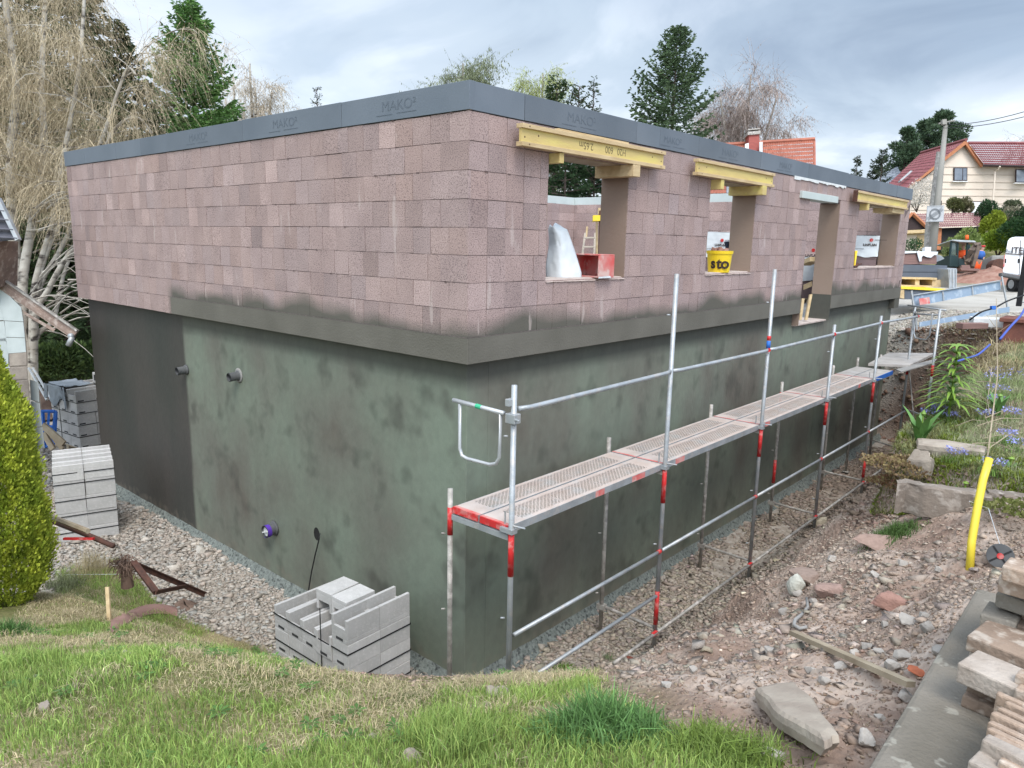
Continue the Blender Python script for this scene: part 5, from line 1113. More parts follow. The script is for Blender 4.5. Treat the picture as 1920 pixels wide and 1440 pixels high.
def rocks(name, P, size, mat, cols, flat=.62, parent=None):
    n = len(P); sh = IV[None]*RNG.uniform(.55, 1.3, (n, 12, 1)); rm = rotm(n); sh = np.einsum('nij,nkj->nki', rm, sh); ax = np.stack([RNG.uniform(.7, 1.35, n), RNG.uniform(.6, 1.0, n), RNG.uniform(.4, .8, n)*flat/.62], -1)
    sh = sh*ax[:, None, :]; th = RNG.uniform(0, 6.28, n); c, s = np.cos(th), np.sin(th); x = sh[..., 0]*c[:, None]-sh[..., 1]*s[:, None]; y = sh[..., 0]*s[:, None]+sh[..., 1]*c[:, None]
    Vt = np.stack([x, y, sh[..., 2]], -1)*size[:, None, None]+P[:, None, :]; F = (IF[None]+12*np.arange(n)[:, None, None]).reshape(-1, 3)
    return bulk(name, Vt.reshape(-1, 3), F, mat, np.repeat(cols, 12, 0), parent)
M['rock'] = material('rock', (1, 1, 1), (.80, .80, .80), 22, .95, .5, 70, attr=True)
def scatter(n, x0, x1, y0, y1, keep):
    x = RNG.uniform(x0, x1, n); y = RNG.uniform(y0, y1, n); k = keep(x, y) > RNG.uniform(0, 1, n); x, y = x[k], y[k]; return np.stack([x, y, H(x, y)], -1)
def rcol(n, base, var=.18, tint=.03): return np.array(base)[None]*RNG.lognormal(0, var, (n, 1))*(1+RNG.normal(0, tint, (n, 3)))
pal = np.array([(.42, .37, .31), (.46, .41, .35), (.36, .31, .26), (.43, .36, .30), (.40, .38, .34)])
# crushed stone in the pit
Pg = scatter(80000, -15, 1.6, -3.6, .15, lambda x, y: (polysd(x, y, LAWN) > -.03)*(1-sstep(-.25, .1, polysd(x, y, PIT)+.5*fbm(x*1.5, y*1.5, 8)))*np.where(x > -8, 1, .55))
sz = RNG.lognormal(math.log(.021), .40, len(Pg)); sz = np.where(Pg[:, 0] < -4.5, sz*1.2, sz); Pg[:, 2] += sz*.25
cg_ = np.clip(pal[RNG.integers(0, 5, len(Pg))]*RNG.lognormal(0, .12, (len(Pg), 1)), 0, .8); tag(chips('gravel', Pg, sz*1.05, M['rock'], cg_), kind='stuff')
Pg = scatter(26000, -.1, 1.5, .15, 13.5, lambda x, y: .75*(vnoise(x*2.2, y*1.3, 4) > .25)*(1-sstep(-.1, .2, polysd(x, y, PIT)))+.12)
sz = RNG.lognormal(math.log(.024), .40, len(Pg)); Pg[:, 2] += sz*.2; kk = sstep(3, 10, Pg[:, 1])[:, None]
tag(chips('gravel', Pg, sz, M['rock'], rcol(len(Pg), (.37, .31, .25))*(1-kk*.5)+kk*.5*rcol(len(Pg), (.20, .14, .11))), kind='stuff')
Pr = scatter(100000, .9, 4.8, -2.2, 8.0, lambda x, y: rubble_mask(x, y)*(.25+.75*(fbm(x*1.7, y*1.7, 91) > -.06))*(polysd(x, y, SL) > .0)*(polysd(x, y, BED) > 0))
sz = np.clip(RNG.lognormal(math.log(.0062), .75, len(Pr)), 0, .04); Pr[:, 2] += sz*.1; n = len(Pr)
pr_ = np.array([(.40, .33, .265), (.35, .28, .22), (.44, .38, .315), (.38, .30, .24), (.30, .225, .175), (.48, .43, .37)])*np.ones((6, 3))
kt = np.clip(.54+2.4*fbm(Pr[:, 0]*1.1, Pr[:, 1]*1.1, 120, 4)+.12*(Pr[:, 1]-.5), 0, 1)[:, None]; tag(chips('rubble', Pr, sz, M['rock'], (np.array([.23, .15, .11])*(1-kt)+np.array([.47, .375, .295])*kt)*.8*RNG.lognormal(0, .15, (n, 1))+.2*pr_[RNG.integers(0, 6, n)]), kind='stuff')
Ps_ = scatter(26000, 1.2, 4.4, -3.4, 2.0, lambda x, y: (polysd(x, y, SL) > 0)*(polysd(x, y, LAWN) > -.05)*(polysd(x, y, PIT) > .2)*1.0); szs = np.clip(RNG.lognormal(math.log(.006), .6, len(Ps_)), 0, .03); tag(chips('soil_clods', Ps_, szs, M['rock'], rcol(len(Ps_), (.33, .24, .18), .17)*(1+.5*fbm(Ps_[:, 0]*2, Ps_[:, 1]*2, 140, 4))[:, None]), kind='stuff')
Pz = scatter(30000, 1.1, 3.6, 2.3, 9.6, lambda x, y: ((np.abs(polysd(x, y, BED)) < .45)+0.0)*(1-(polysd(x, y, BED) < -.2)*(x > 2.8))); szz = RNG.lognormal(math.log(.013), .6, len(Pz)); tag(chips('soil_clods', Pz, szz, M['rock'], rcol(len(Pz), (.26, .18, .135), .2)), kind='stuff')
cl_ = np.array([TR(1620, 1120), TR(1560, 1110), TR(1680, 1090), TR(1450, 1010), TR(1600, 1200), TR(1350, 1190), TR(1300, 1240), TR(1500, 960)])
def near(x, y): return np.clip(sum(np.exp(-((x-c[0])**2+(y-c[1])**2)/.22) for c in cl_), 0, 1)*.95+.05
Pr = scatter(5200, 1.2, 4.25, -2.0, 6.5, lambda x, y: rubble_mask(x, y)*near(x, y)*(polysd(x, y, SL) > .03)*(polysd(x, y, BED) > 0))
sz = np.clip(RNG.lognormal(math.log(.022), .55, len(Pr)), .008, .08); Pr[:, 2] += sz*.1
tag(chips('rubble', Pr, sz, M['rock'], rcol(len(Pr), (.37, .305, .245), .22)), kind='stuff')
def boulder(px, py, s, colr, lab, ax=(1, 1, .7), cat='stone', group=None, name='stone', seed=None, rz=0, sink=.25):
    p = TR(px, py); mb = MB(); rr = np.random.default_rng(int(px*7+py)); v = []; f = []
    sub = 14
    pl = rr.normal(0, 1, (13, 3)); pl /= np.linalg.norm(pl, axis=1)[:, None]; dd = rr.uniform(.42, .85, 13)
    ps = []
    for i in range(sub+1):
        for j in range(sub*2):
            a, b = math.pi*i/sub, math.pi*j/sub; d_ = np.array([math.sin(a)*math.cos(b), math.sin(a)*math.sin(b), math.cos(a)]); r_ = 1.0
            for q, e in zip(pl, dd):
                c = float(d_@q)
                if c > .05: r_ = min(r_, e/c)
            r_ *= 1+.03*(rr.random()-.5); x, y, z = d_*r_*s*np.array(ax); ps.append((x*math.cos(rz)-y*math.sin(rz), x*math.sin(rz)+y*math.cos(rz), z))
    mb.col = colr; n2 = sub*2; mb.add(ps, [(i*n2+j, (i+1)*n2+j, (i+1)*n2+(j+1) % n2, i*n2+(j+1) % n2) for i in range(sub) for j in range(n2)])
    o = mb.build(name, M['rock']); o.location = tuple(p+np.array([0, 0, s*ax[2]*(1-sink)*.6])); return tag(o, lab, cat, group)
gst = 'broken stones in the rubble'
lst = 'broken pale grey stone lying among the rubble'
for (px, py, s) in ((1640, 1082, .10), (1700, 1170, .13), (1735, 1160, .09), (1660, 1175, .07), (1560, 1225, .07), (1600, 1230, .08), (1625, 1215, .07), (1670, 1255, .10), (1690, 1235, .09), (1650, 1225, .07), (1575, 1255, .08), (1495, 1115, .12), (1525, 1130, .09), (1560, 1050, .12), (1690, 1060, .10), (1760, 1070, .07),
                    (1445, 1225, .09), (1250, 1290, .08), (1300, 1260, .07), (1520, 1262, .08), (1545, 1280, .07), (1735, 1180, .10), (1765, 1230, .10), (1700, 1310, .08), (1620, 1390, .09), (1650, 1350, .06), (1470, 1150, .10), (1452, 1425, .12)):
    boulder(px, py, s*.55, tuple(RNG.uniform(.30, .46)*np.array([1, .91, .81])), lst, (1, .8, .65), group=gst, rz=px)
boulder(1512, 1090, .14, (.29, .215, .175), 'brown angular stone high on the rubble heap', (1.2, .9, .6), rz=.3)
boulder(1555, 1115, .12, (.34, .23, .19), 'round reddish-brown stone in the middle of the rubble', (1, .9, .8))
boulder(1535, 985, .20, (.46, .40, .30), 'large pale boulder at the foot of the scaffold', (1.1, .7, .75), rz=.6, sink=.4)
boulder(1495, 1108, .13, (.50, .49, .42), 'pale upright stone left of the brown angular one', (.7, .8, .9))
boulder(1672, 1140, .15, (.33, .19, .15), 'red sandstone lump in the rubble', (1.3, 1, .5))
boulder(1645, 1020, .22, (.34, .235, .19), 'flat reddish slab stone under the grass tuft', (1.4, .9, .35), rz=.9)
for k, (px, py, s) in enumerate(((888, 1335, .035), (930, 1308, .06), (948, 1302, .055), (912, 1328, .03), (700, 1385, .03), (775, 1425, .045), (85, 1330, .04), (140, 1290, .03), (65, 1275, .035), (240, 1230, .04), (375, 1035, .09), (300, 1000, .09))):
    boulder(px, py, s, (.30, .25, .20) if k < 10 else (.48, .44, .38), 'small stone lying in the grass' if k < 10 else 'loose pale stone on the gravel beside the dark wall', (1.2, .9, .7), group='stones in the grass' if k < 10 else 'stones by the dark wall')
# slab-like stone in front
def plane_pts(pts, lift):
    Q_ = np.array([TR(a, b, 0, True) for a, b in pts]); m_ = Q_.mean(0); k_ = np.linalg.lstsq(np.c_[Q_[:, :2]-m_[:2], np.ones(len(Q_))], Q_[:, 2], rcond=None)[0]; out = []
    for a, b in pts:
        d_ = _dir(a, b); t_ = (k_[0]*(CAMP[0]-m_[0])+k_[1]*(CAMP[1]-m_[1])+k_[2]+lift-CAMP[2])/(d_[2]-k_[0]*d_[0]-k_[1]*d_[1]); out.append(CAMP+d_*t_)
    return out
def slabstone(pts, th, m, name, lab, cat, tilt=0):
    mb = MB(); P = plane_pts(pts, .07); c = sum(P)/len(P); P2 = []
    for i in range(len(P)):
        a, b = P[i], P[(i+1) % len(P)]
        for k in range(4): P2.append(a+(b-a)*k/4+np.array([RNG.normal(0, .004), RNG.normal(0, .004), 0])*(k > 0))
    Q_ = np.array(P2); A_ = np.c_[Q_[:, :2]-c[:2], np.ones(len(Q_))]; cf = np.linalg.lstsq(A_, Q_[:, 2], rcond=None)[0]
    for p in P2: p[2] = cf[0]*(p[0]-c[0])+cf[1]*(p[1]-c[1])+cf[2]
    c = c.copy(); c[2] = cf[2]; n = len(P2); mb.col = (1, 1, 1); top = [p for p in P2]; mid = [p*1.0-np.array([0, 0, th*.4])+(p-c)*.04 for p in P2]; bot = [p-np.array([0, 0, th])-(p-c)*.05 for p in P2]
    top2 = [c+(p-c)*.86+np.array([0, 0, .012]) for p in P2]; top3 = [c+(p-c)*.5+np.array([0, 0, .013]) for p in P2]
    vs = bot+mid+top+top2+top3+[c+np.array([0, 0, .0145])]; fs = []
    for r_ in range(4):
        for i in range(n): fs.append((r_*n+i, r_*n+(i+1) % n, (r_+1)*n+(i+1) % n, (r_+1)*n+i))
    for i in range(n): fs.append((4*n+i, 4*n+(i+1) % n, 5*n))
    mb.add(vs, fs); return tag(mb.build(name, m), lab, cat)
slabstone([(1418, 1290), (1450, 1282), (1488, 1278), (1530, 1320), (1572, 1378), (1545, 1390), (1500, 1362), (1450, 1330)], .065, M['stone'], 'flat_stone', 'long flat pale slab lying in the rubble near the bottom of the picture', 'stone')
# grey weathered lath
a, b = TR(1483, 1217, .11), TR(1703, 1318, .09); d_ = (b-a)/np.linalg.norm(b-a); mb = MB(); mb.obox((a+b)/2, d_, np.cross(d_, (0, 0, 1)), (0, 0, 1), np.linalg.norm(b-a)/2, .022, .014, .002); tag(mb.build('weathered_lath', M['wood_g']), 'long grey wooden lath lying across the rubble', 'lath')
for (px, py, lab) in ((1180, 1237, 'curved terracotta shard at the edge of the grass'), (1722, 1262, 'small orange brick shard near the path')):
    boulder(px, py, .05 if px > 1500 else .08, (.46, .14, .07) if px > 1500 else (.30, .10, .07), lab, (1.3, .8, .35), 'shard', name='brick_shard')
mb = MB(); pts = [TR(a, b, .03) for a, b in ((1512, 1128), (1514, 1145), (1502, 1160), (1490, 1170), (1488, 1180), (1500, 1187), (1512, 1183))]; mb.tube(pts, [.012]*7, 7); tag(mb.build('torn_hose', M['concrete'], smooth=True), 'torn piece of grey hose curling out of the rubble', 'hose')
# yellow pipe, reel
pb = TR(1818, 1066); pbz = pb; dist = float((pb-CAMP)@CF)
pts = [AT(1818, 1070, dist), AT(1822, 1015, dist+.02), AT(1832, 955, dist+.05), AT(1843, 900, dist+.08), AT(1855, 860, dist+.12)]
mb = MB(); mb.tube(pts, .027, 14, True); mb.tube([pts[-1]+np.array([0, 0, .001]), pts[-1]-np.array([0, 0, .01])], .021, 10); tag(mb.build('yellow_pipe', M['yellow_p'], smooth=True), 'bent bright yellow conduit standing in the rubble', 'pipe')
rc = TR(1873, 1060, .0)+np.array([0, 0, .07]); rl = thing('cable_reel', 'small black reel with a red hub lying by the paver stack', 'reel', tuple(rc))
n_ = CAMP-rc; n_[2] = abs(n_[2])*.9; n_ /= np.linalg.norm(n_); mb = MB(); mb.tube([n_*-.03, n_*-.022], .085, 24); mb.tube([n_*-.022, n_*.022], .06, 20); mb.tube([n_*.022, n_*.03], .085, 24); mb.build('flange', M['grey_plastic'], rl, bevel=.002)
a1 = np.cross(n_, (0, 0, 1)); a1 /= np.linalg.norm(a1); a2 = np.cross(n_, a1); mb = MB()
for k in range(4): an = k*math.pi/2+.7; d_ = a1*math.cos(an)+a2*math.sin(an); mb.obox(n_*.031+d_*.05, d_, np.cross(n_, d_), n_, .028, .006, .002)
mb.build('spoke', M['black'], rl); mb = MB(); mb.tube([n_*.03, n_*.036], .022, 8); mb.build('hub', M['red'], rl)
mb = MB(); mb.tube([rc+np.array([0, 0, .05]), TR(1845, 1010, .25), AT(1818, 940, dist)], .003, 4); tag(mb.build('string', M['sack']), 'thin pale string running from the reel to the yellow pipe', 'string')
Pk = scatter(9000, -.6, 2.4, 14.3, 18.5, lambda x, y: (polysd(x, y, PIT) > .3)*(vnoise(x*1.5, y*1.5, 3) > .3)); szk = RNG.lognormal(math.log(.03), .4, len(Pk)); tag(chips('gravel', Pk, szk, M['rock'], rcol(len(Pk), (.42, .38, .32), .2)), kind='stuff')
Pk = scatter(7000, -.3, 3.0, 8.2, 15.2, lambda x, y: (polysd(x, y, PIT) > -.2)*(polysd(x, y, PIT) < .7)*1.0); szk = RNG.lognormal(math.log(.035), .5, len(Pk)); tag(rocks('soil_clods', Pk, szk, M['rock'], rcol(len(Pk), (.20, .125, .09), .2)), kind='stuff')
# raised bed edge of old concrete slabs
def edge_slab(pts, z1, z0, lab, th=.10):
    mb = MB(); P = [G(a, b, z1) for a, b in pts]
    def fn(u, v):
        k = u*(len(P)-1); i = min(int(k), len(P)-2); p = P[i]+(P[i+1]-P[i])*(k-i)
        prof = [(.12, 0), (.01, .0), (-.004, -.02), (0, -.12), (.0, -.3), (.06, -.32)][int(round(v*5))]
        dd_ = P[-1]-P[0]; nn_ = np.array([-dd_[1], dd_[0], 0]); nn_ /= np.linalg.norm(nn_); nn_ = nn_ if nn_@(CAMP-P[0]) < 0 else -nn_
        q = p+nn_*prof[0]+np.array([0, 0, prof[1]*(z1-z0)/.32]); q[2] += .014*float(vnoise(u*19, v*3, 4))-.006; q += nn_*.03*float(vnoise(u*9, v*5, 9)); return q
    mb.grid(fn, 60, 5); return tag(mb.build('bed_edging', M['stone_old']), lab, 'edging slab')
M['stone_old'] = material('old_edging', (.26, .215, .175), (.17, .14, .115), 3, .95, .9, 30, c3=(.42, .37, .32), s3=12, w3=.7)
edge_slab([(1683, 908), (1700, 906), (1740, 914), (1800, 922), (1860, 930)], -.92, -1.22, 'cracked old concrete slab on edge holding the flower bed')
edge_slab([(1855, 925), (1890, 929), (1960, 938)], -.90, -1.2, 'right-hand old concrete slab on edge behind the yellow pipe')
mb = MB(); a, b = G(1712, 944, -1.17), G(1905, 970, -1.17); d_ = (b-a)/np.linalg.norm(b-a); mb.obox((a+b)/2, d_, np.cross(d_, (0, 0, 1)), (0, 0, 1), np.linalg.norm(b-a)/2, .07, .018, .004); tag(mb.build('thin_ledge_slab', M['stone_old']), 'thin old slab jutting out below the flower bed edging', 'slab')
slabstone([(1720, 822), (1770, 826), (1850, 838), (1845, 848), (1722, 834)], .10, M['stone'], 'bed_stone', 'long pale stone lying in the flower bed', 'stone')
slabstone([(1700, 862), (1715, 842), (1740, 846), (1752, 864), (1730, 868)], .16, M['stone'], 'bed_stone', 'pale triangular stone at the front left of the flower bed', 'stone')

# ------------------------------------------------------------------ grass, bed plants
def blades(name, P, L_, mat, cols, width=.0045, lean=.5, parent=None, kind='stuff'):
    n = len(P); th = RNG.uniform(0, 6.28, n); dirx = np.stack([np.cos(th), np.sin(th), np.zeros(n)], -1); le = (RNG.uniform(.15, 1, n)*lean)[:, None]
    sd = np.stack([-np.sin(th), np.cos(th), np.zeros(n)], -1); ph = RNG.uniform(0, 6.28, n); sd = np.stack([np.cos(ph), np.sin(ph), np.zeros(n)], -1)
    L3 = L_[:, None]; up = np.array([0, 0, 1.0])[None]; w3 = (width*RNG.uniform(.6, 1.4, n))[:, None]
    m1 = P+up*L3*.55*(1-le*.3)+dirx*L3*le*.25; tp = P+up*L3*(1-le*.75)+dirx*L3*le
    Vt = np.stack([P-sd*w3*.5, P+sd*w3*.5, m1+sd*w3*.42, m1-sd*w3*.42, tp+sd*w3*.08, tp-sd*w3*.08], 1).reshape(-1, 3)
    b = 6*np.arange(n)[:, None]; F = np.concatenate([b+np.array([[0, 1, 2, 3]]), b+np.array([[3, 2, 4, 5]])], 1).reshape(-1, 4)
    o = bulk(name, Vt, F, mat, np.repeat(cols, 6, 0), parent); 
    if kind: tag(o, kind=kind)
    return o
def lawn_keep(x, y): return 1-sstep(-.06, .05, polysd(x, y, LAWN)+.10*fbm(x*4, y*4, 12, 3))
Pl = scatter(800000, -7.5, 4.3, -5.6, .3, lambda x, y: lawn_keep(x, y)*np.clip(1.25-.17*np.hypot(x-CAMP[0], y-CAMP[1]), .5, 1))
gp = fbm(Pl[:, 0]*1.1, Pl[:, 1]*1.1, 61, 4)+.55*fbm(Pl[:, 0]*4.5, Pl[:, 1]*4.5, 62, 3); n = len(Pl)
green = sstep(-.07, .17, gp+RNG.normal(0, .05, n)+.13*sstep(.8, 2.6, Pl[:, 0]-.0)-.07)
dst = np.hypot(Pl[:, 0]-CAMP[0], Pl[:, 1]-CAMP[1])
gc = np.array([.24, .35, .09])[None]*RNG.lognormal(0, .28, (n, 1)); gc2 = np.array([.36, .45, .13])[None]*RNG.lognormal(0, .2, (n, 1)); gc = np.where(RNG.random((n, 1)) < .4, gc2, gc)
dc = np.array([.48, .40, .25])[None]*RNG.lognormal(0, .25, (n, 1)); isg = RNG.random(n) < green*.84+.12
cc = np.where(isg[:, None], gc, dc); cc = cc*(1+.5*fbm(Pl[:, 0]*2.3, Pl[:, 1]*2.3, 160, 3))[:, None]; Lg = np.where(isg, RNG.uniform(.028, .068, n)*(.5+.85*green), RNG.uniform(.03, .065, n))*(1+.9*(vnoise(Pl[:, 0]*3, Pl[:, 1]*3, 66) > .78))
Pl[:, 2] -= .006
keepg = isg | (RNG.random(n) < .75)
Pl2, L2, c2_ = Pl[keepg], Lg[keepg], cc[keepg]; isg2 = isg[keepg]
blades('grass', Pl2[isg2], L2[isg2], M['leaf'], c2_[isg2], .0042, .55)
blades('grass', Pl2[~isg2], L2[~isg2], M['leaf'], c2_[~isg2], .0036, 1.25)
wp = scatter(420, -2.5, 4.2, -5.2, -.4, lambda x, y: lawn_keep(x, y)*(vnoise(x*1.3, y*1.3, 9) > .45)); wv = []
for p_ in wp: 
    k_ = 9; a_ = RNG.uniform(0, 6.28)+np.arange(k_)*6.28/k_; dr_ = np.stack([np.cos(a_), np.sin(a_), np.full(k_, .25)], -1); l_ = RNG.uniform(.03, .07, (k_, 1)); sd_2 = np.stack([-np.sin(a_), np.cos(a_), np.zeros(k_)], -1)*l_*.16
    b_ = p_[None]+np.array([[0, 0, .02]]); wv.append(np.stack([b_+dr_*l_*.1, b_+dr_*l_*.6-sd_2, b_+dr_*l_-np.array([[0, 0, .01]]), b_+dr_*l_*.6+sd_2], 1))
wv = np.concatenate(wv).reshape(-1, 3); tag(bulk('lawn_weeds', wv, np.arange(len(wv)).reshape(-1, 4), M['leaf'], np.repeat(np.array([.10, .19, .05])[None]*RNG.lognormal(0, .25, (len(wv)//4, 1)), 4, 0)), kind='stuff')
def tuft(px, py, n, r, h, c, lab, lean=.7, group=None, width=.006, name='grass_tuft', cat='grass tuft', spread=1.0):
    p = TR(px, py); q = RNG.normal(0, r, (n, 2))*np.array([[spread, 1]]); P = np.stack([p[0]+q[:, 0], p[1]+q[:, 1], H(p[0]+q[:, 0], p[1]+q[:, 1])-.01], -1)
    L_ = RNG.uniform(.5, 1, n)*h*np.exp(-(q**2).sum(1)/(2*(1.6*r)**2)); cols = np.array(c)[None]*RNG.lognormal(0, .25, (n, 1))
    o = blades(name, P-np.array([[p[0], p[1], p[2]]]), L_, M['leaf'], cols, width, lean, kind=None); o.location = tuple(p); return tag(o, lab, cat, group)
tuft(1130, 1375, 1600, .13, .28, (.12, .23, .07), 'tall blue-green grass clump in the lawn at the edge of the soil', .8, width=.006)
tuft(1360, 1425, 1100, .13, .22, (.17, .24, .05), 'yellowish grass clump at the bottom edge beside the soil', .9, width=.005)
tuft(1060, 1262, 500, .10, .13, (.15, .26, .04), 'bright green grass at the brink in front of the scaffold foot', .6)
tuft(1672, 1005, 900, .11, .20, (.10, .17, .05), 'green grass tuft on the bank below the flower bed', .8)
tuft(120, 1100, 700, .16, .30, (.22, .24, .13), 'grey-green grass clump with dry stems beside the conifer', 1.1, width=.006)
tuft(170, 1075, 500, .15, .55, (.48, .40, .24), 'tall dry grass stalks beside the conifer', .45, width=.003, name='dry_grass')
tuft(215, 1055, 260, .07, .10, (.2, .22, .06), 'short grass at the foot of the root clump', .6)
tuft(1140, 1235, 160, .05, .10, (.22, .27, .14), 'pale grass sprig at the edge of the soil', .8)
tuft(15, 1190, 700, .12, .22, (.09, .18, .05), 'dark green grass under the conifer at the left edge', .7)
# bed: ground cover
Pb = scatter(110000, 2.2, 6.0, 2.6, 12.5, lambda x, y: (polysd(x, y, BED) < .06)*(.35+.65*(fbm(x*2, y*2, 14) > -.1)))
n = len(Pb); kb = vnoise(Pb[:, 0]*2.5, Pb[:, 1]*2.5, 15)[:, None]
cb_ = (np.array([.22, .30, .10])[None]*kb+np.array([.38, .37, .24])[None]*(1-kb))*RNG.lognormal(0, .25, (n, 1))
blades('bed_greenery', Pb, RNG.uniform(.04, .15, n), M['leaf'], cb_, .006, .9)
Pm = scatter(110000, 2.3, 6, 2.3, 5.6, lambda x, y: (np.abs(polysd(x, y, BED)+.2) < .36)*(y < 5.5)); n = len(Pm)
km = (vnoise(Pm[:, 0]*4, Pm[:, 1]*4, 25) > .5)[:, None]
blades('moss', Pm, RNG.uniform(.03, .095, n), M['leaf'], np.where(km, np.array([.20, .25, .035]), np.array([.25, .25, .10]))*RNG.lognormal(0, .25, (n, 1)), .011, 1.0)
def rosette(px, py, n, r, h, c1, c2, lab, name='sedum', cat='sedum'):
    p = TR(px, py)
    def fn(k):
        a = RNG.uniform(0, 6.28, k); rr = np.sqrt(RNG.random(k))*r; z = h*(1-(rr/r)**2)*RNG.uniform(.6, 1, k)+.08*vnoise(rr*np.cos(a)*14, rr*np.sin(a)*14, 3); return np.stack([rr*np.cos(a)*1.6, rr*np.sin(a), z], -1), np.stack([np.cos(a)*.5, np.sin(a)*.5, np.full(k, .8)], -1)
    def cf(c, k): 
        m_ = RNG.random((k, 1)); return np.array(c1)[None]*m_+np.array(c2)[None]*(1-m_)
    o = leafcloud(n, fn, .032, M['leaf'], name, None, .8, cf, .3, vary=.8); o.location = tuple(p); return tag(o, lab, cat)
rosette(1705, 885, 2600, .30, .10, (.33, .27, .12), (.22, .14, .09), 'olive and reddish sedum cushion spilling over the left end of the bed edge')
rosette(1668, 915, 900, .16, .08, (.22, .10, .07), (.30, .26, .12), 'reddish sedum hanging below the bed corner')
rosette(1915, 975, 900, .22, .10, (.14, .17, .04), (.22, .22, .08), 'dark moss cushion at the right edge below the bed', 'moss_cushion', 'moss')
def flower(px, py, s, lab, group):
    p = TR(px, py); n = 260
    def fn(k):
        a = RNG.uniform(0, 6.28, k); rr = np.sqrt(RNG.random(k))*s; return np.stack([rr*np.cos(a), rr*np.sin(a), .10+.05*RNG.random(k)], -1), np.stack([np.cos(a), np.sin(a), np.full(k, .3)], -1)
    t = thing('blue_flowers', lab, 'flowers', tuple(p), 0, group)
    leafcloud(int(n*.32), fn, .022, M['leaf'], 'blossom', t, .7, lambda c, k: np.array([.27, .31, .60])[None]*RNG.lognormal(0, .3, (k, 1))+np.array([[.06, .02, 0]]), .2, vary=.7)
    q = RNG.normal(0, s*.6, (90, 2)); P = np.stack([q[:, 0], q[:, 1], np.zeros(90)], -1); blades('foliage', P, RNG.uniform(.05, .13, 90), M['leaf'], np.array([.16, .26, .06])[None]*RNG.lognormal(0, .2, (90, 1)), .008, .7, t, None)
for (px, py) in ((1790, 868), (1782, 795), (1845, 792), (1895, 790), (1860, 890), (1905, 850), (1760, 780), (1870, 745), (1885, 832), (1865, 765), (1740, 790)):
    flower(px, py, .09 if py > 760 else .14, 'small cluster of blue spring flowers in the bed', 'blue flowers in the bed')
flower(1900, 712, .30, 'largest patch of blue flowers near the right edge of the bed', None); flower(1868, 722, .16, 'blue flowers beside the largest patch', None)
# crown lily with whorled leaves
def lily():
    base = G(1781, 757, -.62); base[2] = hz(base[0], base[1]); t = thing('lily', 'tall green lily with whorled arching leaves in front of the earth bank', 'lily', tuple(base)); h = 1.02
    mb = MB(); mb.tube([(0, 0, 0), (.01, 0, h*.9)], [.016, .009], 8); mb.build('stem', M['leafg'], t, smooth=True)
    mb = MB()
    for k in range(11):
        z = h*(.22+.068*k); nl = 12; ln = .42*(1-.045*k)
        for j in range(nl):
            a = j*6.28/nl+k*.5+RNG.normal(0, .15); d_ = np.array([math.cos(a), math.sin(a), 0]); s_ = np.array([-math.sin(a), math.cos(a), 0]); l_ = ln*RNG.uniform(.8, 1.1); vs = []
            for q in range(6):
                u = q/5; p = d_*l_*u+np.array([0, 0, z+l_*(.70*u-.72*u*u)]); w_ = .018*math.sin(math.pi*min(1, u*.85+.15))+.001; vs += [p-s_*w_, p+s_*w_]
            mb.add(vs, [(2*i, 2*i+1, 2*i+3, 2*i+2) for i in range(5)])
    mb.build('leaves', M['leafg'], t, smooth=True)
M['leafg'] = material('lily_leaf', (.20, .31, .045), (.14, .25, .04), 9, .5, spec=.4)
M['leafd'] = material('tulip_leaf', (.12, .25, .06), (.09, .19, .05), 9, .5, spec=.4)
lily()
def broad(px, py, z, n, h, wd, lab, seed=1):
    p = G(px, py, z); p[2] = hz(p[0], p[1])-.02; t = thing('tulip_plant', lab, 'plant', tuple(p)); mb = MB()
    for j in range(n):
        a = j*2.4+seed; d_ = np.array([math.cos(a), math.sin(a), 0]); s_ = np.array([-math.sin(a), math.cos(a), 0]); l_ = h*RNG.uniform(.65, 1.1); vs = []
        for q in range(7):
            u = q/6; pp_ = d_*(.02+l_*.45*u*u)+np.array([0, 0, l_*u*(1-.15*u)]); w_ = wd*math.sin(math.pi*min(1, u*.8+.2))**.8; vs += [pp_-s_*w_, pp_+s_*w_+np.array([0, 0, 0])]
        mb.add(vs, [(2*i, 2*i+1, 2*i+3, 2*i+2) for i in range(6)])
    mb.build('leaves', M['leafd'], t, smooth=True); mb = MB(); mb.tube([(0, 0, 0), (0, .01, h*.75)], .007, 6); mb.tube([(0, .01, h*.75), (0, .01, h*.80), (0, .01, h*.88)], [.012, .028, .008], 8); mb.build('bud', M['leafg'], t)
broad(1728, 800, -.75, 14, .46, .042, 'broad-leaved tulip clump at the left end of the bed')
broad(1815, 875, -.85, 7, .22, .022, 'small tulip plant in the middle of the bed', 2); broad(1870, 775, -.7, 9, .30, .03, 'tulip plant right of the bed stone', 3); broad(1895, 870, -.8, 8, .20, .022, 'small tulip plant near the right edge', 4); broad(1905, 640, -.45, 9, .25, .03, 'leafy clump below the brick pillar', 5)
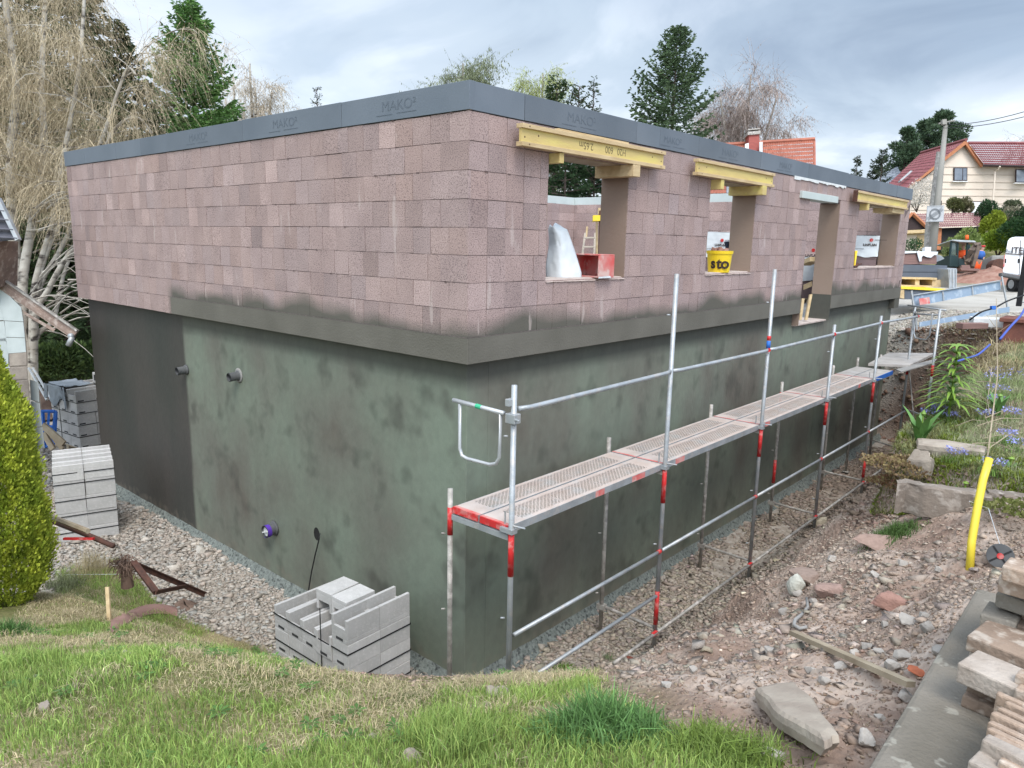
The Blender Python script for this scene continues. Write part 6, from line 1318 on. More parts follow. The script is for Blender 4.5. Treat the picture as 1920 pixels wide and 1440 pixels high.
# dry stems and sticks in the bed
mb = MB()
for (a, b, c, d, r) in ((1845, 800, 1920, 780, .006), (1700, 790, 1760, 800, .005), (1850, 860, 1918, 825, .006), (1820, 850, 1900, 862, .005), (1862, 810, 1915, 838, .007), (1760, 712, 1822, 742, .008), (1790, 815, 1850, 805, .004), (1830, 815, 1920, 800, .006), (1840, 840, 1920, 838, .004), (1738, 725, 1800, 760, .014), (1750, 742, 1838, 752, .010), (1770, 740, 1850, 765, .008), (1762, 748, 1830, 770, .007), (1858, 700, 1845, 800, .006), (1820, 755, 1760, 730, .006), (1830, 730, 1875, 742, .008)):
    mb.tube([TR(a, b, .10), TR((a+c)/2, (b+d)/2, .14), TR(c, d, .09)], [r, r*.8, r*.4], 5)
tag(mb.build('dry_sticks', M['wood_g']), kind='stuff')
mb = MB(); p = TR(1850, 870); q = p.copy(); top = AT(1868, 560, float((p-CAMP)@CF)+1.2)
mb.tube([p, p*.5+top*.5+np.array([.05, 0, 0]), top], [.008, .006, .003], 5)
for k in range(12):
    u = .15+.06*k; b_ = p+(top-p)*u; mb.tube([b_, b_+np.array([RNG.normal(0, .12), RNG.normal(0, .12), .12])], [.003, .0015], 4)
tag(mb.build('bare_sapling', M['wood_g']), 'thin bare sapling standing in the flower bed', 'sapling')
# hanging dry grass and roots on the bank edge
Ph = []
for (a, b) in ((1830, 668), (1845, 672), (1860, 680), (1868, 700), (1850, 690), (1838, 655), (1820, 652), (1800, 645), (1780, 640), (1875, 690)):
    p = TR(a, b); Ph.append(p[None]+np.concatenate([RNG.normal(0, .22, (300, 2)), RNG.normal(.02, .03, (300, 1))], 1))
Ph = np.concatenate(Ph); n = len(Ph); Ph[:, 2] = H(Ph[:, 0], Ph[:, 1])
blades('dry_grass_fringe', Ph, RNG.uniform(.10, .32, n), M['leaf'], np.array([.36, .30, .17])[None]*RNG.lognormal(0, .3, (n, 1)), .010, 1.5)
Pq = scatter(9000, 1.6, 5, 9.5, 14.5, lambda x, y: (polysd(x, y, PIT) > .45)*.8); n = len(Pq)
blades('bank_grass', Pq, RNG.uniform(.04, .13, n), M['leaf'], np.where(RNG.random((n, 1)) < .55, np.array([.17, .22, .05]), np.array([.36, .30, .17]))*RNG.lognormal(0, .25, (n, 1)), .010, 1.0)
# ------------------------------------------------------------------ yard beyond the building
t = thing('board_pallet', 'stack of red-brown and dark grey boards with torn white film beyond the building end', 'board stack', tuple(AT(1735, 555, 22)))
DP = 21.0
def Q(px, py, d=DP): return AT(px, py, d)
def slabq(a, b, c, d, depth, m, name, parent, thick=1.2, **k):
    mb = MB(); mb.prism([Q(*a, depth), Q(*b, depth), Q(*c, depth), Q(*d, depth)], bkq*thick); return kid(mb, name, m, parent, **k)
bkq = np.array([_f[0]*1.0-.25, _f[1], 0]); bkq /= np.linalg.norm(bkq)
M['redblock'] = material('red_brown_pack', (.25, .15, .13), (.19, .115, .10), 3, .9, stretch=(1, 1, 14))
slabq((1680, 471), (1757, 472), (1756, 495), (1680, 496), DP+.4, M['redblock'], 'upper_pack', t, 1.0)
slabq((1680, 472), (1720, 471), (1722, 474), (1680, 476), DP+.35, M['sack'], 'top_film', t, .8)
mb = MB(); fl_ = [(1719, 471), (1759, 472), (1757, 479), (1752, 478), (1746, 483), (1738, 482), (1731, 479), (1728, 483), (1728, 490), (1724, 490)]
mb.prism([Q(*p, DP+.33) for p in fl_], bkq*.02); mb.prism([Q(1757, 477, DP+.3), Q(1766, 480, DP+.1), Q(1771, 485, DP), Q(1757, 491, DP+.3)], bkq*.02); kid(mb, 'torn_film', M['sack'], t)
M['gboard'] = material('grey_board_pack', (.085, .10, .125), (.11, .125, .15), 2, .85)
slabq((1680, 497), (1776, 498), (1776, 510), (1680, 509.5), DP, M['gboard'], 'grey_board', t, 1.2); slabq((1680, 510.5), (1776, 511), (1775, 525), (1680, 520), DP, M['gboard'], 'grey_board', t, 1.2)
mb = MB()
for k, x in enumerate((1682, 1716, 1748)): mb.prism([Q(x, 522, DP-.2), Q(x+8, 522.5, DP-.2), Q(x+8, 536, DP-.2), Q(x, 535.5, DP-.2)], bkq*.9)
mb.prism([Q(1680, 519.5, DP-.25), Q(1757, 521, DP-.25), Q(1757, 524.5, DP-.25), Q(1680, 523, DP-.25)], bkq*1.0); mb.prism([Q(1680, 534, DP-.25), Q(1757, 536, DP-.25), Q(1757, 538.5, DP-.25), Q(1680, 537, DP-.25)], bkq*1.0)
mb.prism([Q(1756, 525, DP-.1), Q(1774, 525, DP-.1), Q(1773, 539, DP-.1), Q(1756, 539, DP-.1)], bkq*.7)
kid(mb, 'pallet_base', M['wood_p'], t)
t = thing('formwork_sheet', 'low stack of dark formwork panels with yellow edges under the board stack', 'formwork panels', tuple(Q(1730, 560, DP-1)))
slabq((1688, 539), (1777, 542), (1776, 546), (1688, 541.5), DP-1, M['yellow'], 'yellow_edge', t, .9); slabq((1696, 543), (1770, 546), (1768, 562), (1696, 561), DP-.95, M['gboard'], 'dark_panel', t, .8)
slabq((1687, 541), (1695.5, 542), (1695.5, 560), (1687, 558), DP-.97, M['wood_p'], 'timber_end', t, .8)
mb = MB(); mb.prism([Q(1778, 505, 20.6), Q(1794, 503, 21.2), Q(1793, 541, 20.9), Q(1779, 540, 20.6)], bkq*.5)
for x in (1781, 1787, 1793): mb.tube([Q(x, 505, 20.4), Q(x-1, 541, 20.4)], .022, 6)
tag(mb.build('steel_props', M['galv']), 'bundle of upright galvanised frames beside the board stack', 'frames')
# tilted barrier of light blue boards
t = thing('barrier', 'tilted barrier frame with long light blue boards beyond the scaffold end', 'barrier', tuple(AT(1716, 620, 15.6)))
M['ltblue'] = material('light_blue_board', (.27, .345, .44), (.22, .30, .39), 3, .55, c3=(.50, .56, .62), s3=6, w3=.6)
def plk(a, b, wd0, wd1, da, db, name='board'):
    p, q = AT(*a, da), AT(*b, db); mb = MB(); mb.prism([p, q, AT(b[0], b[1]+wd1, db), AT(a[0], a[1]+wd0, da)], CF*.025); return kid(mb, name, M['ltblue'], t)
o_ = plk((1714, 555), (1876, 527), 20, 16, 15.4, 16.6); o2 = plk((1724, 604), (1893, 575), 9, 10, 15.2, 16.4)
mb = MB(); mb.tube([AT(1712, 554, 15.35), AT(1877, 526, 16.55)], .016, 6)
for k in (.33, .67): a = AT(1714+162*k, 555-28*k, 15.37+1.2*k); b = AT(1714+162*k+2, 575-30*k-2*k, 15.37+1.2*k); mb.tube([a, b], .018, 6)
kid(mb, 'top_tube', M['galv'], o_)
mb = MB(); mb.prism([AT(1723, 560, 15.30), AT(1743, 557, 15.4), AT(1744, 569, 15.4), AT(1725, 572, 15.3)], CF*.01); kid(mb, 'faded_red_mark', M['dust_red'], o_)
for a, b, d in (((1709, 545), (1717, 600), 15.3), ((1717, 600), (1719, 618), 15.2), ((1878, 518), (1891, 587), 16.5), ((1711, 600), (1712, 617), 15.2)):
    mb = MB(); mb.tube([AT(*a, d), AT(*b, d)], .022, 6); kid(mb, 'post', M['galv'], t)
# styrofoam block, brick, pillar, railing, hoses
def bx(name, px, py, d, lx, ly, lz, rz, m, lab, cat, group=None, par=None):
    p = AT(px, py, d); mb = MB(); mb.box((-lx/2, -ly/2, 0), (lx/2, ly/2, lz)); o = mb.build(name, m, par, bevel=.008); o.location = tuple(p); o.rotation_euler = (0, 0, rz); return tag(o, lab, cat, group)
bx('foam_block', 1862, 612, 13.6, .72, .42, .15, R(20), M['styro'], 'white foam block lying at the top of the bank', 'foam block')
bx('red_brick_block', 1822, 616, 13.2, .55, .16, .10, R(55), M['redblock'], 'red-brown block lying in the grass left of the white foam block', 'block')
t = thing('brick_pillar', 'red brick garden pillar with a stone cap at the right edge', 'pillar', tuple(AT(1935, 640, 13.0)*np.array([1, 1, 0])+np.array([0, 0, -.7])))
M['brick_r'] = material('red_brick', (.22, .09, .065), (.16, .07, .055), 12, .9, .4, 60)
mb = MB(); mb.box((-.42, -.3, 0), (.42, .3, .62)); mb.build('shaft', M['brick_r'], t, bevel=.01); mb = MB(); mb.box((-.48, -.36, .62), (.48, .36, .69)); mb.build('cap', M['brick_r'], t, bevel=.01)
t2 = thing('railing', 'dark metal railing post standing on the brick pillar', 'railing', tuple(AT(1910, 574, 13.0)))
mb = MB(); mb.box((-.04, -.04, 0), (.04, .04, 1.0)); mb.build('post', M['black'], t2); mb = MB(); 
for k in range(4): mb.tube([(.10+.06*k, .02, .05), (.10+.06*k, .02, .9)], .009, 5)
mb.tube([(0, .02, .07), (.4, .02, .07)], .012, 5); mb.build('bar', M['galv'], t2)
def hose(pts, r, m, lab, name='hose', zz=None):
    mb = MB(); P = [np.array(p, float) for p in pts]; S_ = []
    for i in range(len(P)-1):
        p0, p1, p2, p3 = P[max(i-1, 0)], P[i], P[i+1], P[min(i+2, len(P)-1)]
        for k in range(6): u = k/6; S_.append(.5*((2*p1)+(-p0+p2)*u+(2*p0-5*p1+4*p2-p3)*u*u+(-p0+3*p1-3*p2+p3)*u**3))
    S_.append(P[-1]); mb.tube(S_, r, 8); return tag(mb.build(name, m, smooth=True), lab, 'hose')
M['hose_b'] = material('blue_hose', (.07, .11, .42), (.06, .09, .34), 5, .45)
hose([AT(1930, 562, 11.5), AT(1915, 590, 11.2), AT(1895, 612, 10.9), AT(1875, 636, 10.7)], .017, M['hose_b'], 'bright blue hose running over the bank edge on the right')
hose([AT(1856, 646, 10.6), AT(1835, 664, 10.3), AT(1812, 672, 10.1), AT(1790, 679, 10.0)], .014, M['hose_b'], 'blue hose hanging down the earth bank behind the lily')
hose([AT(1925, 552, 12.6), AT(1890, 564, 12.5), AT(1865, 577, 12.4), AT(1840, 585, 12.3), AT(1818, 600, 12.5)], .014, M['black'], 'black cable bundle crossing above the white foam block', 'cable')
mb = MB(); mb.obox(AT(1862, 577, 12.35), CR, CU, CF, .035, .03, .03); tag(mb.build('blue_plug', M['blue']), 'small blue plug on the black cable bundle', 'plug')
mb = MB(); mb.tube([AT(1868, 580, 12.3), AT(1868, 618, 12.3)], .006, 4); tag(mb.build('metal_rod', M['galv']), 'thin metal rod standing by the foam block', 'rod')

# ------------------------------------------------------------------ excavator with its driver, a second worker
DE = 38.5
def E_(px, py, d=DE): return AT(px, py, d)
gE = -.40
ex = thing('mini_excavator', 'dark green mini excavator with an orange beacon parked by the rubble pile', 'excavator', tuple(E_(1808, 522)*np.array([1, 1, 0])+np.array([0, 0, gE])))
M['dgreen'] = material('dark_cab_green', (.012, .028, .028), (.02, .04, .04), 3, .4); M['orange'] = material('orange_paint', (.85, .13, .02), (.75, .11, .02), 3, .5); M['glass'] = material('cab_glass', (.07, .10, .09), (.13, .16, .13), 2, .12, spec=.8)
M['arm'] = material('muddy_steel', (.16, .115, .085), (.09, .07, .06), 5, .8)
def eb(pts, th, m, name, d=DE, par=None, bevel=0): mb = MB(); mb.prism([E_(*p, d) for p in pts], CF*th); return kid(mb, name, m, par or ex, bevel=bevel)
eb([(1795, 519), (1800, 512), (1830, 513), (1834, 519), (1830, 525), (1800, 524)], .35, M['rust'], 'track', DE-.6, bevel=.05)
eb([(1795, 516), (1800, 509), (1828, 510), (1831, 516), (1828, 520), (1800, 519)], .35, M['rust'], 'track', DE+.7, bevel=.05)
eb([(1800, 498), (1820, 500), (1832, 505), (1826, 514), (1800, 512)], 1.1, M['arm'], 'turntable', DE-.4, bevel=.04)
cab = eb([(1781, 478), (1797, 479), (1797, 501), (1780, 500)], 1.3, M['dgreen'], 'cab', DE-.5, bevel=.03)
eb([(1797, 484), (1812, 486), (1812, 498), (1797, 499)], 1.0, M['dgreen'], 'bonnet', DE-.3, bevel=.03)
for a, b in (((1784, 451), (1781, 480)), ((1796, 452), (1795, 500)), ((1814, 453), (1812, 486)), ((1829, 455), (1826, 470))):
    mb = MB(); mb.tube([E_(*a, DE-.45), E_(*b, DE-.45)], .055, 4); kid(mb, 'cab_post', M['dgreen'], cab)
for a, b in (((1790, 452), (1789, 480)), ((1818, 453), (1816, 486))):
    mb = MB(); mb.tube([E_(*a, DE+.7), E_(*b, DE+.7)], .05, 4); kid(mb, 'cab_post', M['dgreen'], cab)
eb([(1785, 453), (1795, 453), (1793, 478), (1783, 478)], .02, M['glass'], 'window_pane', DE-.4, cab)
eb([(1786, 449), (1828, 451), (1832, 455), (1800, 454), (1784, 451)], 1.4, M['galv'], 'cab_roof', DE-.6, cab, .03)
mb = MB(); mb.tube([E_(1813, 449, DE), E_(1813, 441, DE)], [.09, .075], 10); kid(mb, 'beacon', M['orange'], ex, smooth=True)
mb = MB(); mb.tube([E_(1823, 502, DE-1.0), E_(1815, 488, DE-1.1), E_(1822, 470, DE-1.2), E_(1827, 461, DE-1.2)], [.16, .20, .18, .14], 4); kid(mb, 'boom', M['arm'], ex)
mb = MB(); mb.tube([E_(1826, 460, DE-1.3), E_(1836, 458, DE-1.3), E_(1838, 466, DE-1.3)], [.12, .12, .08], 4); mb.tube([E_(1834, 461, DE-1.35), E_(1829, 480, DE-1.4), E_(1824, 500, DE-1.4)], [.13, .13, .09], 4); mb.tube([E_(1816, 492, DE-1.25), E_(1828, 470, DE-1.3)], .05, 6); kid(mb, 'dipper_arm', M['arm'], ex)
mb = MB(); mb.prism([E_(1800, 502, DE-1.6), E_(1838, 504, DE-1.6), E_(1836, 508, DE-1.6), E_(1803, 507, DE-1.6)], CF*.3); mb.prism([E_(1803, 497, DE-1.5), E_(1818, 497, DE-1.5), E_(1820, 503, DE-1.5), E_(1803, 502, DE-1.5)], CF*.05); kid(mb, 'dozer_blade', M['redblock'], ex)
def person(joints, radii, edges, lab, matb, extra):
    """one continuous skinned body; joints in world coordinates"""
    J = [np.array(j, float) for j in joints]; o0 = J[0].copy(); t = thing('person', lab, 'person', tuple(o0))
    me = bpy.data.meshes.new('body'); me.from_pydata([tuple(j-o0) for j in J], edges, []); me.materials.append(matb)
    o = link(me, 'body', t); sk = o.modifiers.new('skin', 'SKIN'); sk.use_smooth_shade = True
    for i, r in enumerate(radii): me.skin_vertices[0].data[i].radius = (r, r)
    me.skin_vertices[0].data[0].use_root = True; ss = o.modifiers.new('sub', 'SUBSURF'); ss.levels = 1; ss.render_levels = 1
    for nm, a, b, r, m in extra:
        mb = MB(); mb.tube([np.array(a)-o0, (np.array(a)+np.array(b))/2-o0, np.array(b)-o0], [r*.9, r*1.08, r*.9], 12); mb.build(nm, m, t, smooth=True)
    return t
M['skin'] = material('skin', (.50, .30, .22), (.44, .26, .19), 4, .6); M['hiviz'] = material('orange_hi_vis', (.95, .13, .03), (.85, .11, .03), 4, .8); M['bluecloth'] = material('blue_shirt', (.05, .14, .42), (.04, .11, .34), 4, .9)
# driver: seated, torso turned, head bent
dd_ = DE+.1; hip = E_(1806, 485, dd_)
s0 = E_(1806, 474, dd_); rt = CR*.19; 
def pers_seat():
    J = [hip, E_(1806, 479, dd_), s0, E_(1806, 469, dd_), E_(1806, 463, dd_), E_(1806, 459, dd_),
         s0+rt, s0+rt*1.5-np.array([0, 0, .26]), s0+rt*1.0-np.array([0, 0, .32])-CF*.26, s0-rt, s0-rt*1.5-np.array([0, 0, .26]), s0-rt*1.0-np.array([0, 0, .32])-CF*.26,
         hip+rt*.6-CF*.42, hip+rt*.6-CF*.45-np.array([0, 0, .4]), hip-rt*.6-CF*.42, hip-rt*.6-CF*.45-np.array([0, 0, .4])]
    rad = [.15, .15, .17, .065, .10, .08, .08, .055, .04, .08, .055, .04, .085, .055, .085, .055]
    ed = [(0, 1), (1, 2), (2, 3), (3, 4), (4, 5), (2, 6), (6, 7), (7, 8), (2, 9), (9, 10), (10, 11), (0, 12), (12, 13), (0, 14), (14, 15)]
    return J, rad, ed
J, rad, ed = pers_seat()
person(J, rad, ed, 'driver in a bright orange vest sitting in the excavator cab', M['skin'], [('orange_vest', E_(1806, 486, dd_), E_(1805, 470, dd_), .29, M['hiviz']), ('trousers', hip+CF*.05, hip-CF*.40, .16, M['dark_cloth'])])
dw = DE+1.2; z0 = float(E_(1836, 520, dw)[2]); 
hipw = E_(1835, 487, dw); up3 = np.array([0, 0, 1.0])
J = [hipw, hipw+up3*.22, hipw+up3*.42+CR*.05, hipw+up3*.50+CR*.10, hipw+up3*.60+CR*.14, hipw+up3*.68+CR*.15,
     hipw+up3*.40+CR*.22, hipw+up3*.16+CR*.24, hipw-up3*.02+CR*.18-CF*.12, hipw+up3*.40-CR*.14, hipw+up3*.14-CR*.20, hipw+up3*.0-CR*.20-CF*.15,
     hipw-up3*.40+CR*.10, hipw-up3*.80+CR*.12, hipw-up3*.40-CR*.10, hipw-up3*.80-CR*.12]
person(J, rad[:12]+[.08, .055, .08, .055], ed, 'worker in blue shirt and orange trousers standing behind the excavator arm', M['skin'], [('shirt', hipw+up3*.02, hipw+up3*.46+CR*.06, .19, M['bluecloth']), ('sleeve', hipw+up3*.40+CR*.20, hipw+up3*.15+CR*.25, .075, M['bluecloth']), ('trouser_leg', hipw+CR*.07, hipw-up3*.78+CR*.12, .115, M['hiviz']), ('trouser_leg', hipw-CR*.07, hipw-up3*.78-CR*.12, .115, M['hiviz']), ('cap', hipw+up3*.66+CR*.15, hipw+up3*.76+CR*.15, .10, M['red'])])
# rubble pile behind
pq = E_(1858, 508, 37); heap('rubble_pile', pq[0], pq[1], -.45, 3.4, 2.4, .85, M['soil_r'], 'low pile of pinkish rubble between the excavator and the van', 'rubble pile', 9)
pq = E_(1872, 492, 39); boulder_p = MB(); boulder_p.obox(E_(1870, 495, 38.5), CR, CU, CF, .55, .32, .4, .05); tag(boulder_p.build('concrete_lump', M['concrete'], bevel=.05), 'pale concrete lump on the rubble pile left of the van', 'concrete')
mb = MB(); c_ = E_(1875, 500, 37.6); mb.tube([c_, c_+CF*.5], .42, 16); tag(mb.build('concrete_ring', M['rust'], bevel=.03), 'brown concrete ring lying beside the van', 'ring')
# van
DV = 29.0
vn = thing('van', 'white high-roof van seen from behind at the right edge of the picture', 'van', tuple(AT(1905, 545, DV)*np.array([1, 1, 0])+np.array([0, 0, -.45])))
def v_(px, py, d=DV): return AT(px, py, d)
mb = MB(); prof = [(1879, 512), (1884, 480), (1889, 452), (1893, 446), (1903, 444), (1935, 444), (1952, 450), (1955, 480), (1955, 524), (1918, 518)]
vdir = v_(1915, 490)-CAMP; vdir[2] = 0; vdir = vdir/np.linalg.norm(vdir)*.985+CR*.17; vdir[2] = 0; mb.prism([v_(*p) for p in prof], vdir*5.0); body = kid(mb, 'body', M['white'], vn, bevel=.06)
mb = MB()
mb.prism([v_(1914, 450, DV-.02), v_(1914.6, 450, DV-.02), v_(1911.6, 516, DV-.02), v_(1911, 516, DV-.02)], CF*.03); kid(mb, 'door_gap', M['black'], body)
mb = MB(); mb.prism([v_(1878, 511, DV-.12), v_(1955, 525, DV-.12), v_(1955, 531, DV-.12), v_(1878, 517, DV-.12)], CF*.2); kid(mb, 'bumper', M['grey_plastic'], vn, bevel=.02)
for px in (1885, 1910):
    mb = MB(); mb.prism([v_(px, 485, DV-.05), v_(px+2.2, 485.5, DV-.05), v_(px+1.8, 493, DV-.05), v_(px-.4, 492.5, DV-.05)], CF*.06); kid(mb, 'door_handle', M['black'], body)
for px, dd in ((1902, DV+.9), (1936, DV+.7)):
    mb = MB(); c_ = v_(px, 533, dd); mb.tube([c_-CR*.13, c_+CR*.13], .33, 18); w_ = kid(mb, 'wheel', M['black'], vn, bevel=.02)
    mb = MB(); mb.tube([c_-CR*.135, c_-CR*.14], .18, 12); kid(mb, 'rim', M['galv'], w_)
mb = MB(); mb.prism([v_(1881.5, 500, DV-.03), v_(1883.5, 500.3, DV-.03), v_(1885, 478, DV-.03), v_(1883.5, 478, DV-.03)], CF*.03); kid(mb, 'tail_light', M['dust_red'], vn)
tx_ = v_(1896, 474, DV-.04); text('ITEL', .34, tuple(tx_), tuple(CR-CU*.06), tuple(CU+CR*.08), M['ink_b'], parent=body, depth=.003, bold=.004); mb = MB(); mb.obox(v_(1902, 476.5, DV-.04), CR-CU*.06, CU, CF, .33, .018, .004); kid(mb, 'underline', M['ink_b'], body)
tx_ = v_(1886, 473, DV-.04); text('Bau', .18, tuple(tx_), tuple(CR-CU*.06), tuple(CU+CR*.08), M['ink'], parent=body, depth=.003)

# ------------------------------------------------------------------ houses
M['cream'] = material('cream_render', (.62, .53, .44), (.66, .57, .48), .5, .9); M['cream_l'] = material('board_joint', (.54, .46, .385)); M['roof_r'] = material('dark_red_tile', (.19, .055, .06), (.25, .085, .085), 2, .55, rnd=0)
M['roof_o'] = material('orange_tile', (.42, .155, .10), (.33, .12, .08), 1.5, .75, c3=(.25, .10, .07), s3=4, w3=.5); M['wood_o'] = material('orange_verge', (.46, .19, .09), (.38, .15, .08)); M['pane'] = material('window_glass', (.10, .12, .15), (.20, .22, .25), 1.2, .15, spec=.7); M['frame_w'] = material('white_frame', (.75, .75, .75)); M['frame_d'] = material('dark_frame', (.05, .035, .035))
def tiled(mb, a, b, c, d, nrow, ncol, amp=.05, mi=0):
    """tiled slope: a-b ridge, d-c eave; courses step and waves across"""
    a, b, c, d = map(np.array, (a, b, c, d)); n_ = np.cross(b-a, d-a); n_ /= np.linalg.norm(n_); n_ = n_ if n_[2] > 0 else -n_
    nu = ncol*4
    for r_ in range(nrow):
        v0, v1 = r_/nrow, (r_+1)/nrow
        def fn(u, v):
            vv = v0+(v1-v0)*v; p = (a+(b-a)*u)*(1-vv)+(d+(c-d)*u)*vv; return p+n_*(amp*.6*v+amp*.55*math.cos(u*ncol*2*math.pi))
        mb.grid(fn, nu, 1)
HD = 62.0
hs = thing('house', 'cream house with dark red tiled roofs and a front gable on the right', 'house', tuple(AT(1830, 440, HD)))
def h_(px, py, d=HD): return AT(px, py, d)
bd = CF*1.0-CR*.62; bd[2] = 0; bd /= np.linalg.norm(bd); up3 = np.array([0, 0, 1.])
apex = h_(1811, 264); el = h_(1703, 353); er = h_(1843, 309); sl_ = CR*1; 
lg = 9.5
def deep(p, L_): return p+bd*L_
# ridge end seen at (1727,288), eave end at (1667,345)
rk = AT(1727, 288, HD+7.5); ek = AT(1667, 345, HD+7.5)
mb = MB(); mb.prism([h_(1812, 268, HD+.5), h_(1843, 311, HD+.5), h_(1843, 470, HD+.5), h_(1706, 470, HD+.5), h_(1706, 357, HD+.5)], (AT(1727, 288, HD+8)-AT(1811, 264, HD+.5))*.9); mb.prism([h_(1840, 309, HD+.55), h_(1965, 312, HD-1.5), h_(1965, 470, HD-1.5), h_(1840, 470, HD+.55)], CF*5)
wl = kid(mb, 'wall', M['cream'], hs)
mb = MB()
for py in (312, 326, 340, 353, 366, 380, 393, 406, 420):
    x0 = 1706 if py > 357 else 1811-(py-264)*1.18
    mb.prism([h_(x0+2, py, HD+.44), h_(1843, py+.8, HD+.44), h_(1843, py+1.5, HD+.44), h_(x0+2, py+.7, HD+.44)], CF*.03); mb.prism([h_(1843, py+.8, HD+.46), h_(1960, py+2.2, HD-1.5), h_(1960, py+2.9, HD-1.5), h_(1843, py+1.5, HD+.46)], CF*.03)
kid(mb, 'board_joint', M['cream_l'], wl)
mb = MB(); tiled(mb, rk, apex, el, ek, 12, 20, .06); tiled(mb, h_(1815, 268.5, HD+2.5), h_(1965, 269, HD+1), h_(1965, 312, HD-2.2), h_(1845, 309, HD-.2), 10, 34, .07)
mb.prism([apex, h_(1815, 268, HD+2.5), h_(1845, 309, HD-.2)], CF*.06)
rf = kid(mb, 'roof', M['roof_r'], hs)
mb = MB(); mb.prism([apex+up3*.06, h_(1703, 351.5), h_(1703, 355.5), h_(1811, 270.5)], CF*.2); mb.prism([apex+up3*.06, h_(1811, 271), h_(1841, 313), h_(1845, 308)], CF*.2); kid(mb, 'verge_board', M['wood_o'], rf)
mb = MB(); a_ = (rk+up3*.08); mb.tube([a_, apex+up3*.08-CF*.05], .13, 6); mb.tube([h_(1815, 268, HD+2.5), h_(1965, 268.5, HD+1)], .14, 6); kid(mb, 'ridge_tiles', M['roof_r'], rf)
for (p, q, r_, s_) in (((1703, 324), (1707, 325), (1686, 343.5), (1682.5, 342)), ((1737, 315), (1741.5, 316), (1718, 335.5), (1714, 334))):
    mb = MB(); mb.prism([h_(*p, HD+3.2), h_(*q, HD+3.2), h_(*r_, HD+3.0), h_(*s_, HD+3.0)], -CF*.35+up3*.1); sk_ = kid(mb, 'roof_window', M['galv'], rf)
    mb = MB(); mb.prism([h_(p[0]+1.3, p[1]+1.2, HD+2.8), h_(q[0]-.5, q[1]+1, HD+2.8), h_(r_[0]-.5, r_[1]-1.5, HD+2.6), h_(s_[0]+1.3, s_[1]-1, HD+2.6)], CF*.05); kid(mb, 'pane', M['pane'], sk_)
def win(x0, y0, x1, y1, d, fr, par, split=True, blind=False, skew=0):
    mb = MB(); mb.prism([h_(x0, y0, d), h_(x1, y0+skew, d), h_(x1-.3, y1+skew, d), h_(x0-.3, y1, d)], CF*.12); f_ = kid(mb, 'window', fr, par)
    mb = MB(); m_ = M['frame_w'] if blind else M['pane']; xs = [(x0+1.3, x1-1.3)] if not split else [(x0+1.3, x0+(x1-x0)*.62), (x0+(x1-x0)*.68, x1-1.3)]
    for a, b in xs: mb.prism([h_(a, y0+1.6, d-.03), h_(b, y0+1.6+skew, d-.03), h_(b-.3, y1-1.6+skew, d-.03), h_(a-.3, y1-1.6, d-.03)], CF*.03)
    kid(mb, 'pane', m_, f_); mb = MB(); mb.prism([h_(x0-2.5, y1+.3, d-.15), h_(x1+1, y1+.3+skew, d-.15), h_(x1+1, y1+1.8+skew, d-.15), h_(x0-2.5, y1+1.8, d-.15)], CF*.2); kid(mb, 'sill', M['frame_w'], f_)
win(1789, 314, 1814, 339, HD+.35, M['frame_d'], hs); win(1821, 377, 1846, 400, HD+.35, M['frame_d'], hs, False, True, .5); win(1905, 317, 1940, 342, HD-1.0, M['frame_d'], hs, True, False, .5); win(1761, 376, 1766, 385, HD+.35, M['frame_d'], hs, False)
mb = MB(); mb.tube([h_(1875, 312, HD-1.2), h_(1872, 317, HD-1.0), h_(1866, 322, HD-.6), h_(1860, 400, HD-.6)], .07, 6); kid(mb, 'downpipe', M['cream'], hs); mb = MB(); mb.tube([h_(1843, 310, HD-.5), h_(1965, 313, HD-2.6)], .10, 6); kid(mb, 'gutter', M['frame_d'], rf)
# garage with hip roof
GD = 52.0
ga = thing('garage', 'low outbuilding with a red-brown tiled roof and a dark open bay', 'garage', tuple(AT(1760, 460, GD)))
def g_(px, py, d=GD): return AT(px, py, d)
M['roof_p'] = material('faded_red_tile', (.26, .12, .12), (.33, .17, .165), 2, .7)
mb = MB(); tiled(mb, g_(1716, 401, GD+3), g_(1840, 399, GD+3), g_(1836, 424, GD-.6), g_(1740, 427, GD-.6), 7, 26, .06); mb.prism([g_(1716, 401, GD+3), g_(1740, 427, GD-.6), g_(1737, 423, GD-.4), g_(1711, 400, GD+1)], CF*.1); rg_ = kid(mb, 'roof', M['roof_p'], ga)
mb = MB(); mb.prism([g_(1755, 428), g_(1836, 425), g_(1836, 470), g_(1755, 470)], CF*.2); kid(mb, 'open_bay', M['black'], ga); mb = MB(); mb.prism([g_(1757, 427, GD-.3), g_(1766, 427, GD-.3), g_(1764, 468, GD-.3), g_(1755, 468, GD-.3)], CF*.3); kid(mb, 'timber_post', M['wood_o'], ga)
mb = MB(); mb.prism([g_(1700, 430, GD+.2), g_(1742, 432, GD+.2), g_(1742, 480, GD+.2), g_(1700, 480, GD+.2)], CF*3); kid(mb, 'wall', M['cream'], ga)
mb = MB(); mb.prism([g_(1711, 401, GD), g_(1738, 428, GD), g_(1703, 432, GD), g_(1703, 412, GD)], CF*.3); kid(mb, 'gable_panel', M['frame_d'], ga); mb = MB(); mb.tube([g_(1711, 400, GD-.2), g_(1741, 429, GD-.2)], .13, 4); mb.tube([g_(1711, 400, GD-.2), g_(1698, 414, GD-.2)], .13, 4); kid(mb, 'gable_verge', M['wood_o'], ga)
